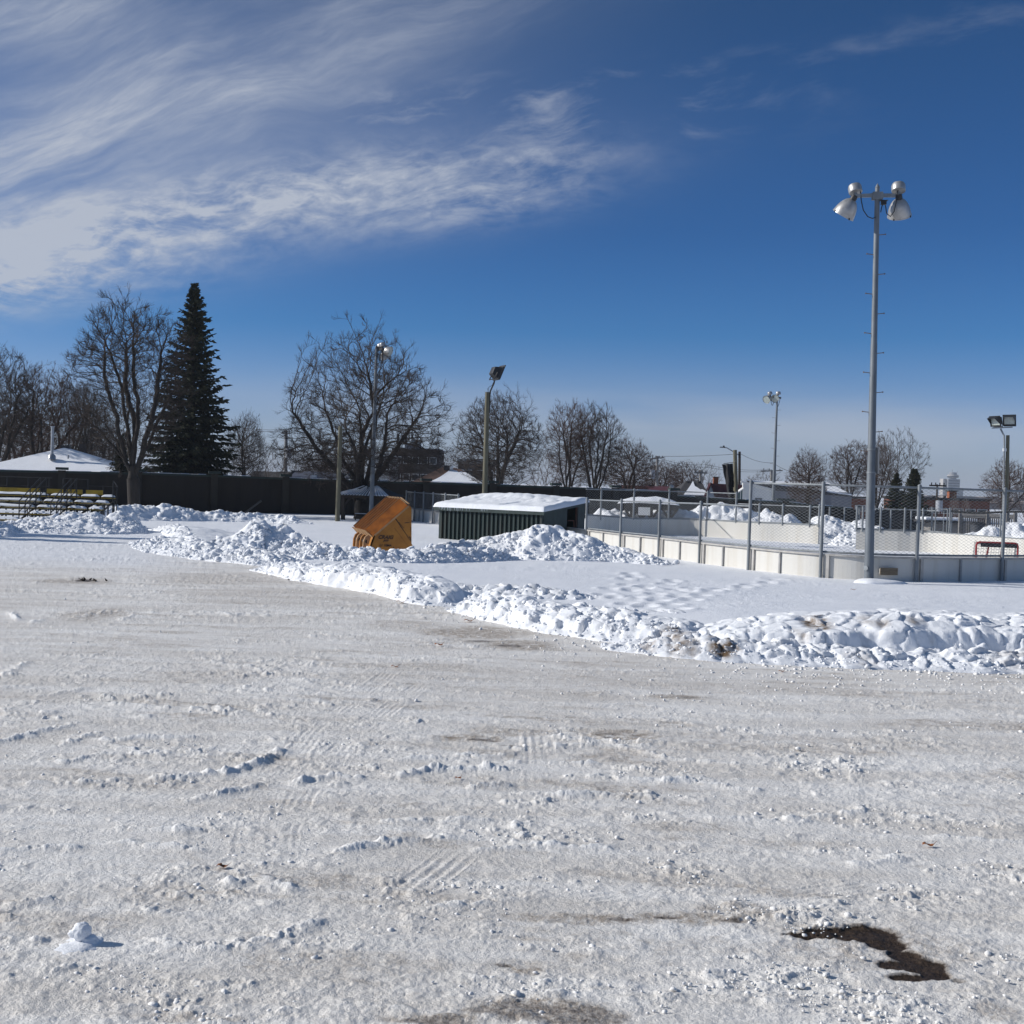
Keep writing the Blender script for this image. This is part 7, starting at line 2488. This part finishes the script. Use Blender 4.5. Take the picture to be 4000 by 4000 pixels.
def colonize(seed, H, W, trunk_h=0.15, stems=8, stem_ang=(4, 60), stem_len=0.45, zc=0.5, dn=0.32, N=1500, step=0.03, kill=0.045, infl=0.30, tip=0.0007, twig=0.05, ntw=2, tropism=0.12, shell=0.30, rexp=1.95):
    """bare tree grown by space colonisation into a rounded crown; sizes are fractions of H"""
    rng = np.random.default_rng(seed)
    st = step * H
    nodes, par = [], []

    def add(p, q):
        nodes.append(np.array(p, float))
        par.append(q)
        return len(nodes) - 1
    def unit(v):
        return v / (np.linalg.norm(v) + 1e-9)
    rw = W / 2
    up, lo = H * (1 - zc), H * dn
    def inside(p, k=1.0):
        z = p[2] - zc * H
        rz = up if z > 0 else lo
        return (p[0] / rw) ** 2 + (p[1] / rw) ** 2 + (z / rz) ** 2 < k
    c = add((0, 0, -0.3), -1)
    lean = rng.normal(size=2) * 0.012
    n = max(2, int(trunk_h * H / st))
    for i in range(n):
        c = add((lean[0] * i, lean[1] * i, trunk_h * H * (i + 1) / n), c)
    top = c
    az0 = rng.random() * 6.28
    for s_ in range(stems):
        az = az0 + 2.399 * s_ + rng.normal() * .2
        a = math.radians(stem_ang[0] + (stem_ang[1] - stem_ang[0]) * ((s_ + rng.random() * .7) / stems))
        d = np.array([math.sin(a) * math.cos(az), math.sin(a) * math.sin(az), math.cos(a)])
        q = max(1, top - int(rng.random() * n * 0.45))
        p = nodes[q]
        for k in range(int(stem_len * H / st * rng.uniform(.7, 1.1))):
            d = unit(d + rng.normal(size=3) * .06 + np.array([0, 0, .006]))
            p = p + d * st
            if k > 5 and not inside(p, 0.85):
                break
            q = add(p, q)
    # attraction points, denser towards the outside
    ph = rng.random(12) * 6.28
    A = []
    while len(A) < N:
        v = unit(rng.normal(size=3)) * rng.random() ** shell
        z = v[2] * (up if v[2] > 0 else lo) + zc * H
        az_ = math.atan2(v[1], v[0])
        f = 0.95 + 0.055 * math.sin(3 * az_ + ph[0] + 2.5 * v[2]) + 0.06 * math.sin(5 * az_ + ph[1] - 4 * v[2]) + 0.05 * math.sin(8 * v[2] + ph[2] + az_) + 0.05 * math.sin(11 * az_ + ph[3] + 6 * v[2])
        A.append((v[0] * rw * f, v[1] * rw * f, zc * H + (z - zc * H) * f))
    A = np.array(A)
    alive = np.ones(N, bool)
    kids = {}
    for it in range(70):
        kd = KDTree(len(nodes))
        for i, p in enumerate(nodes):
            kd.insert(p, i)
        kd.balance()
        acc = {}
        for i in np.where(alive)[0]:
            co, k, dist = kd.find(A[i])
            if dist < kill * H:
                alive[i] = False
            elif dist < infl * H:
                acc.setdefault(k, []).append(unit(A[i] - nodes[k]))
        if not acc:
            break
        grew = 0
        for k, L in acc.items():
            if kids.get(k, 0) > 3:
                continue
            v = sum(L)
            d = unit(unit(v) + rng.normal(size=3) * .06 + np.array([0, 0, tropism * .3]))
            if par[k] >= 0:
                d = unit(d + 1.35 * unit(nodes[k] - nodes[par[k]]))
            add(nodes[k] + d * st, k)
            kids[k] = kids.get(k, 0) + 1
            grew += 1
        if not grew:
            break
    P = np.array(nodes)
    par = np.array(par)
    ii = np.arange(1, len(P))
    for _ in range(5):                       # straighten the shoots
        acc_ = np.zeros_like(P)
        cnt = np.zeros(len(P))
        np.add.at(acc_, par[ii], P[ii])
        np.add.at(cnt, par[ii], 1)
        ok = (cnt > 0) & (np.arange(len(P)) > n)
        Q_ = P.copy()
        Q_[ok] = 0.4 * P[ok] + 0.3 * P[par[ok]] + 0.3 * acc_[ok] / cnt[ok][:, None]
        P = Q_
    nk = np.zeros(len(P), int)
    for q in par[1:]:
        nk[q] += 1
    rad = np.zeros(len(P))
    t0 = tip * H
    for i in range(len(P) - 1, -1, -1):
        r_ = max(rad[i], t0 ** rexp)
        rad[i] = r_
        if par[i] >= 0:
            rad[par[i]] += r_
    rad = rad ** (1 / rexp)
    rad[0] *= 1.25
    i = np.arange(1, len(P))
    p0, p1, r0, r1 = P[par[i]], P[i], np.minimum(rad[par[i]], rad[i] * 1.25), rad[i]
    thick = r1 > t0 * 6.5
    # fine twigs on every tip and on outer shoots
    tw = []
    cand = np.where((rad < t0 * 3.2) & (np.arange(len(P)) > n))[0]
    for c in cand:
        d = unit(P[c] - P[par[c]])
        m = ntw + 2 if nk[c] == 0 else (ntw if rng.random() < .6 else 1)
        for q in range(m):
            rad_ = unit(P[c] - np.array([0, 0, trunk_h * H]))
            e = unit(d + .75 * rad_ + rng.normal(size=3) * .42 + np.array([0, 0, tropism]))
            L = twig * H * rng.uniform(.45, 1.15)
            a = P[c] - d * st * rng.random()
            b_ = a + e * L * .55
            e2 = unit(e + rng.normal(size=3) * .22 + np.array([0, 0, tropism]))
            tw.append((a, b_, t0 * .85, t0 * .7))
            tw.append((b_, b_ + e2 * L * .45, t0 * .7, t0 * .45))
            if rng.random() < .6:
                e3 = unit(e + rng.normal(size=3) * .6)
                tw.append((b_, b_ + e3 * L * .4, t0 * .75, t0 * .5))
    T = seg_arrays(p0[thick], p1[thick], r0[thick], r1[thick], 7)
    q0 = np.concatenate([p0[~thick], np.array([x[0] for x in tw])])
    q1 = np.concatenate([p1[~thick], np.array([x[1] for x in tw])])
    s0 = np.concatenate([r0[~thick], np.array([x[2] for x in tw])])
    s1 = np.concatenate([r1[~thick], np.array([x[3] for x in tw])])
    Cn = seg_arrays(q0, q1, s0, s1, 3)
    return T, Cn


PROTO = {}
KIND = {
    'wide': dict(stems=14, stem_ang=(3, 72), stem_len=.62, trunk_h=.10, zc=.36, dn=.20, W=.88, N=5200, step=.020, kill=.024, tip=.00062, twig=.044),
    'slender': dict(stems=9, stem_ang=(3, 32), stem_len=.62, trunk_h=.22, zc=.66, dn=.46, W=.52, N=3600, step=.020, kill=.024, tip=.00062, twig=.042),
    'vase': dict(stems=13, stem_ang=(4, 64), stem_len=.65, trunk_h=.05, zc=.52, dn=.36, W=.98, N=4600, step=.022, kill=.027, tip=.0008, twig=.05),
    'upright': dict(stems=11, stem_ang=(3, 34), stem_len=.75, trunk_h=.05, zc=.62, dn=.46, W=.66, N=3200, step=.024, kill=.030, tip=.00085, twig=.05),
    'round': dict(stems=9, stem_ang=(4, 56), stem_len=.55, trunk_h=.20, zc=.60, dn=.36, W=.76, N=3200, step=.024, kill=.030, tip=.00085, twig=.05),
    'open': dict(stems=7, stem_ang=(6, 60), stem_len=.45, trunk_h=.22, zc=.60, dn=.34, W=.9, N=1400, step=.026, kill=.040, tip=.0009, twig=.05, ntw=2),
    'bush': dict(stems=14, stem_ang=(4, 50), stem_len=.6, trunk_h=.02, zc=.55, dn=.48, W=.7, N=700, step=.035, kill=.055, tip=.0011, twig=.07, ntw=2),
    'small': dict(stems=5, stem_ang=(16, 56), stem_len=.35, trunk_h=.30, zc=.62, dn=.30, W=.95, N=700, step=.034, kill=.055, tip=.0011, twig=.06, ntw=2),
}


def proto(kind, var=0):
    key = (kind, var)
    if key not in PROTO:
        k = dict(KIND[kind])
        W = k.pop('W')
        H = 10.0
        T, Cn = colonize(100 * (sorted(KIND).index(kind) + 1) + var, H, W * H, **k)
        PROTO[key] = (mesh_np('trunk', *T, smooth=True), mesh_np('crown', *Cn), W * H)
        PROTO[key][0].materials.append(M_BARK)
    return PROTO[key]


def plant_tree(label, base_px, base_py, Y, w_px, top_py, kind, var=0, twig=None, group=None, name='bare_tree', rz=None):
    b = at(base_px, base_py, Y); b.z = 0
    h = at(base_px, top_py, Y).z
    w = w_px / FPX * Y
    tm, cm, pw = proto(kind, var)
    root = thing(name, label, 'tree' if name != 'shrub' else 'shrub', tuple(b), group=group)
    root.rotation_euler = (0, 0, rz if rz is not None else (base_px * 0.37 + w_px) % 6.28)
    sx = 0.95 * w / (pw + 0.5)
    sz = h / 10.25
    for nm, me in (('trunk', tm), ('crown', cm)):
        o = bpy.data.objects.new(nm, me)
        COL.objects.link(o)
        o.parent = root
        o.scale = (sx, sx, sz)
        if nm == 'crown':
            if not me.materials:
                me.materials.append(M_TWIG)
            o.material_slots[0].link = 'OBJECT'
            o.material_slots[0].material = twig or M_TWIG
    return root


def build_trees():
    t_ = plant_tree('tall slender bare tree in front of the dark wall, overlapping the big spruce', 524, 1992, 72.0, 560, 1145, 'slender', 0, rz=0.6)
    t_.rotation_euler = (0, R(-2.6), 0.6)
    plant_tree('widest bare tree with a broad fan of branches behind the gazebo', 1412, 2010, 72.5, 775, 1240, 'wide', 0, rz=2.0)
    g = 'bare trees crowding behind the wall on the left'
    for lab, px, Y, w, top, kd, v, tw in [
            ('dense bare tree cut by the left edge of the picture', -20, 96, 400, 1335, 'round', 0, M_TWIG), ('broad bare tree rising behind the low house near the left edge', 150, 100, 400, 1415, 'round', 1, M_TWIGR),
            ('rounded bare tree behind the metal flue of the low house', 262, 108, 300, 1470, 'upright', 0, M_TWIG), ('thin bare tree between the low house and the tall slender tree', 335, 104, 170, 1480, 'slender', 1, M_TWIG),
            ('small forked bare tree just left of the tall slender trunk', 412, 98, 210, 1540, 'open', 0, M_TWIG), ('low reddish bare tree filling the gap at the left edge', 60, 116, 300, 1560, 'vase', 1, M_TWIGR),
            ('low bare tree behind the right slope of the snowy hip roof', 400, 118, 230, 1640, 'vase', 1, M_TWIGR)]:
        plant_tree(lab, px, 1990, Y, w, top, kd, v, tw, g)
    P = plant_tree
    P('pale thin bare tree immediately right of the big spruce', 955, 1990, 104, 190, 1600, 'vase', 1)
    P('low bare tree beside the pale thin one, below the power lines', 1050, 1990, 112, 180, 1720, 'bush', 0)
    P('small gnarled bare tree behind the transformer pole', 1140, 1990, 120, 170, 1745, 'small', 0)
    P('small spreading bare tree with a clear single trunk right of the transformer pole', 1181, 1990, 121, 190, 1722, 'small', 1)
    P('brownish bare tree behind the plain wooden pole', 1322, 1990, 124, 210, 1745, 'round', 1, M_TWIGR)
    P('brownish bare tree low behind the left branches of the widest tree', 1240, 1990, 128, 170, 1775, 'vase', 1, M_TWIGR)
    P('reddish leafless shrub in front of the dark apartment building', 1553, 1990, 112, 160, 1752, 'bush', 1, M_TWIGR, name='shrub')
    P('fine bare tree between the dark building and the lamp pole', 1752, 1990, 130, 130, 1760, 'bush', 0)
    P('broad vase-shaped bare tree behind the single box lamp pole', 1940, 1990, 104, 415, 1512, 'vase', 0)
    P('tall rounded bare tree with many upright stems right of the vase-shaped one', 2218, 1990, 108, 240, 1552, 'upright', 0, M_TWIGR)
    P('bare tree with a dense round top at the right end of the tall row', 2318, 1990, 110, 260, 1568, 'upright', 1)
    P('sloping bare tree stepping down at the right of the tall row', 2450, 1990, 114, 260, 1700, 'vase', 1, M_TWIGR)
    P('reddish low bare tree crouching under the two tall upright trees', 2130, 1990, 120, 200, 1745, 'bush', 1, M_TWIGR)
    g2 = 'low reddish trees behind the rink'
    for k, (lab, px, w, top, kd, tw) in enumerate([('low reddish tree right behind the transformer utility pole', 2590, 170, 1790, 'vase', M_TWIGR), ('low reddish tree over the grey snowy roof', 2670, 170, 1795, 'round', M_TWIGR),
                                                   ('pale fine tree over the red roofed house', 2755, 150, 1790, 'bush', M_TWIG), ('low reddish tree in the gap left of the transformer utility pole', 2505, 170, 1800, 'bush', M_TWIGR),
                                                   ('faint small tree between the tarpaulin pole and the slim light pole', 2925, 110, 1855, 'bush', M_TWIG), ('small fine tree directly behind the slim rink light pole', 2990, 150, 1825, 'small', M_TWIG)]):
        P(lab, px, 1990, 150 + 5 * k, w, top, kd, 1 if kd != 'upright' else 0, tw, g2)
    P('bushy bare tree growing in front of the long snowy roof', 3150, 1990, 96, 185, 1742, 'vase', 1, M_TWIGR)
    P('rounded brown bare tree left of the big light pole', 3318, 1990, 125, 215, 1712, 'round', 0, M_TWIGR)
    P('bare tree half hidden by the shaft of the big light pole', 3425, 1990, 130, 170, 1705, 'upright', 1, M_TWIGR)
    P('open crowned bare tree right of the big light pole, above the small spruces', 3500, 1990, 118, 270, 1657, 'open', 1)
    P('bare tree behind the pole with two box floodlights', 3925, 1990, 95, 200, 1785, 'round', 1, M_TWIGR)
    P('bare tree cut by the right edge of the picture', 4015, 1990, 100, 150, 1810, 'bush', 1, M_TWIGR)


build_trees()


def spruce(label, px, base_py, Y, top_py, w_px, seed, dens=1.0, skirt=0.08):
    b = at(px, base_py, Y); b.z = 0
    H = at(px, top_py, Y).z
    W = w_px / FPX * Y / 2
    rng = np.random.default_rng(seed)
    root = thing('spruce', label, 'tree', tuple(b))
    MB().tube([(0, 0, -.2), (0, 0, H * .5), (0, 0, H * .97)], [.024 * H, .014 * H, .01], 8).build('trunk', M_BARK, root, smooth=True)
    V, F = [], []
    S0, S1, RA, RB = [], [], [], []
    k = 0
    nw = int(66 * dens * (H / 15) ** .5)
    def tuft(p, d, L, w):
        """flat needle spray: two crossed slim kites"""
        nonlocal k
        d = d / np.linalg.norm(d)
        s = np.cross(d, [0, 0, 1.0]); s /= np.linalg.norm(s) + 1e-6
        u = np.cross(s, d)
        for ax in (s, u * .7 + s * .3):
            V.extend([p, p + d * L * .45 + ax * w, p + d * L, p + d * L * .45 - ax * w])
            F.append([k, k + 1, k + 2, k + 3])
            k += 4
    for i in range(nw):
        t = (i + rng.random() * .6) / nw               # 0 bottom .. 1 top
        z = H * (skirt + (0.985 - skirt) * t) 
        rad = W * (1 - t) ** 0.82 * (0.92 + .18 * math.sin(i * 2.1)) + 0.05
        nb = int(5 + 7 * (1 - t))
        a0 = rng.random() * 6.28
        for j in range(nb):
            az = a0 + 6.283 * j / nb + rng.normal() * .16
            L = rad * rng.uniform(.68, 1.10)
            pitch = 0.42 * t + 0.08 - 0.42 * (1 - t) * rng.uniform(.5, 1.1)
            n = max(3, int(6 * L / 2.2))
            d = np.array([math.cos(az) * math.cos(pitch), math.sin(az) * math.cos(pitch), math.sin(pitch)])
            p = np.array([0, 0, z + rng.normal() * .10])
            st = L / n
            for q in range(n):
                d2 = d + np.array([0, 0, 0.10 * q / n - .02])          # tips turn up
                pn = p + d2 * st
                S0.append(p); S1.append(pn); RA.append(.03 * (1 - q / n) + .008); RB.append(.03 * (1 - (q + 1) / n) + .006)
                if q >= (1 if n > 3 else 0):
                    for c in range(int(5 * dens) + 1):
                        o = p + d2 * st * rng.random()
                        side = np.array([-math.sin(az), math.cos(az), 0]) * (1 if c % 2 else -1)
                        dd = d2 * rng.uniform(.3, 1.0) + side * rng.uniform(.2, .9) + np.array([0, 0, rng.uniform(-.75, .12)])
                        tuft(o, dd, rng.uniform(.26, .55) * (0.55 + .6 * L / W) * min(1.0, .45 + W / 5), rng.uniform(.05, .10) * min(1.2, .5 + W / 4))
                p = pn
            tuft(p - d * .1, d + np.array([0, 0, .12]), .35 * min(1, .4 + W / 4), .06)
    cr = link('crown', mesh_np('crown', np.array(V), np.array(F)), M_NEEDLE, root)
    v, f = seg_arrays(S0, S1, RA, RB, 3)
    link('branches', mesh_np('branches', v, f), M_BARK, root)


spruce('tall dark spruce, much the biggest evergreen, right of the slender bare tree', 738, 1990, 84.0, 1100, 410, 5, dens=1.15, skirt=.10)
spruce('small dark spruce low behind the slender bare tree trunk', 470, 1990, 86.0, 1700, 120, 6, dens=.9)
spruce('left of the two small spruces behind the rink, lower and half hidden', 3497, 2000, 98.0, 1852, 120, 7, dens=.9)
spruce('right of the two small spruces behind the rink, with the pointed top', 3566, 2000, 97.0, 1826, 135, 8, dens=.95)

spruce('large spruce beyond the left edge whose shade crosses the lane', -2300, 1990, 42.5, 560, 700, 9, dens=.9, skirt=.05)

spruce('second large spruce beyond the left edge, further back, shading the lane', -1900, 1990, 45.0, 640, 800, 10, dens=.9, skirt=.05)

# two thin pale birches against the brick building
plant_tree('thin pale birch in front of the brick building, left of the pair', 3728, 1995, 92, 50, 1925, 'bush', 0, M_GREYW, name='birch')
plant_tree('thin pale birch in front of the brick building, right of the pair', 3772, 1995, 92, 46, 1938, 'bush', 1, M_GREYW, name='birch')

# ------------------------------------------------------------------ small things lying on the lot
def snow_figure():
    b = gp(318, 3690)
    root = thing('snow_lump', 'small lone snow ball on a little heap at the lower left, casting a blue shadow', 'snow lump', tuple(b))
    V0, F0 = ico(4)
    def blob_(c, s, seed, amp=.10):
        n = fbm(V0[:, 0] * 2 + seed, V0[:, 1] * 2 + V0[:, 2] * 1.7, seed, 4)
        v = V0 * (1 + amp * n)[:, None] * np.array(s) + np.array(c)
        return v
    link('ball', mesh_np('ball', blob_((0.0, 0, 0.085), (.056, .05, .060), 3, .22), F0, smooth=True), M_SNOW, root)
    link('ball_side', mesh_np('ball_side', blob_((-.042, -.01, 0.075), (.034, .03, .028), 4, .25), F0, smooth=True), M_SNOW, root)
    link('base_lump', mesh_np('base_lump', blob_((0.05, 0.0, 0.028), (.05, .05, .04), 5, .25), F0, smooth=True), M_SNOW, root)
    root.scale = (0.85, 0.85, 0.78)
    link('heap', mesh_np('heap', blob_((0.0, -.03, -0.015), (.15, .19, .05), 6, .3), F0, smooth=True), M_SNOW, root)


snow_figure()


def leaf(label, px, py, size, rz, z=0.02, cat='leaf', curl=.5):
    b = gp(px, py)
    n, mrows = 9, 5
    V, F = [], []
    for i in range(n):
        t = i / (n - 1)
        w = math.sin(math.pi * min(1, t * 1.02)) ** .6 * (.32 + .10 * math.sin(t * 21))
        for j in range(mrows):
            s = j / (mrows - 1) * 2 - 1
            V.append(((t - .5) * size, s * w * size, z + size * (curl * .35 * s * s * w + .10 * math.sin(t * 7) + .05)))
    for i in range(n - 1):
        for j in range(mrows - 1):
            F.append((i * mrows + j, i * mrows + j + 1, (i + 1) * mrows + j + 1, (i + 1) * mrows + j))
    m = MB()
    m.v, m.f = V, F
    m.tube([(size * .48, 0, z + size * .1), (size * .75, size * .1, z + size * .3)], size * .02, 5)
    o = m.build('leaf', M_LEAF, None, tuple(b), smooth=True)
    o.rotation_euler = (0, 0, rz)
    md = o.modifiers.new('thick', 'SOLIDIFY'); md.thickness = .002
    tag(o, label, cat, 'dry leaves on the snow')


leaf('curled orange brown leaf on the packed snow at the lower right, largest of the leaves', 3625, 3312, .085, .1)
leaf('orange leaf on the packed snow beside the dark scraped hollow in the middle', 1790, 3048, .06, .8)
leaf('dark brown leaf on the loose snow at the foot of the middle bank', 1830, 2430, .16, .3)
leaf('brown leaf lying at the foot of the cliff-like snow bank', 1565, 2356, .17, .2)
leaf('dark leaf standing on the lot edge near the brown dirt streak', 1714, 2524, .14, .6)
leaf('small reddish leaf on the open packed lot left of the dirt streak', 1542, 2610, .10, .4)
leaf('brown leaf on smooth snow in front of the big light pole', 3331, 2327, .12, .1, z=.14)
leaf('red brown leaf near the rubble at the foot of the stained bank', 3052, 2628, .08, .3)
leaf('dark twig-like leaf lying on the rutted snow at the left', 868, 3396, .07, .1)


def bark_scrap():
    b = gp(365, 2268)
    root = MB()
    rng = random.Random(12)
    for k in range(9):
        x, y = rng.uniform(-.28, .28), rng.uniform(-.2, .2)
        root.tube([(x, y, 0.0), (x + rng.uniform(-.12, .12), y + rng.uniform(-.1, .1), rng.uniform(.02, .07))], [rng.uniform(.012, .03), .006], 5)
    o = root.build('dirt_clump', M_WOODD, None, tuple(b))
    tag(o, 'dark clump of bark and dirt on the lot at the far left', 'debris')


bark_scrap()


# ------------------------------------------------------------------ air
def build_haze():
    m = bpy.data.materials.new('haze_air')
    m.use_nodes = True
    t = m.node_tree
    t.nodes.clear()
    b = NB(t)
    v = b.node('ShaderNodeVolumePrincipled')
    v.inputs['Color'].default_value = (0.80, 0.88, 1.0, 1)
    v.inputs['Density'].default_value = 0.00022
    o = b.node('ShaderNodeOutputMaterial')
    t.links.new(v.outputs[0], o.inputs['Volume'])
    h = MB().box((0, 0, 20.5), (9000, 9000, 45)).build('haze', m, None)
    tag(h, kind='stuff')


build_haze()
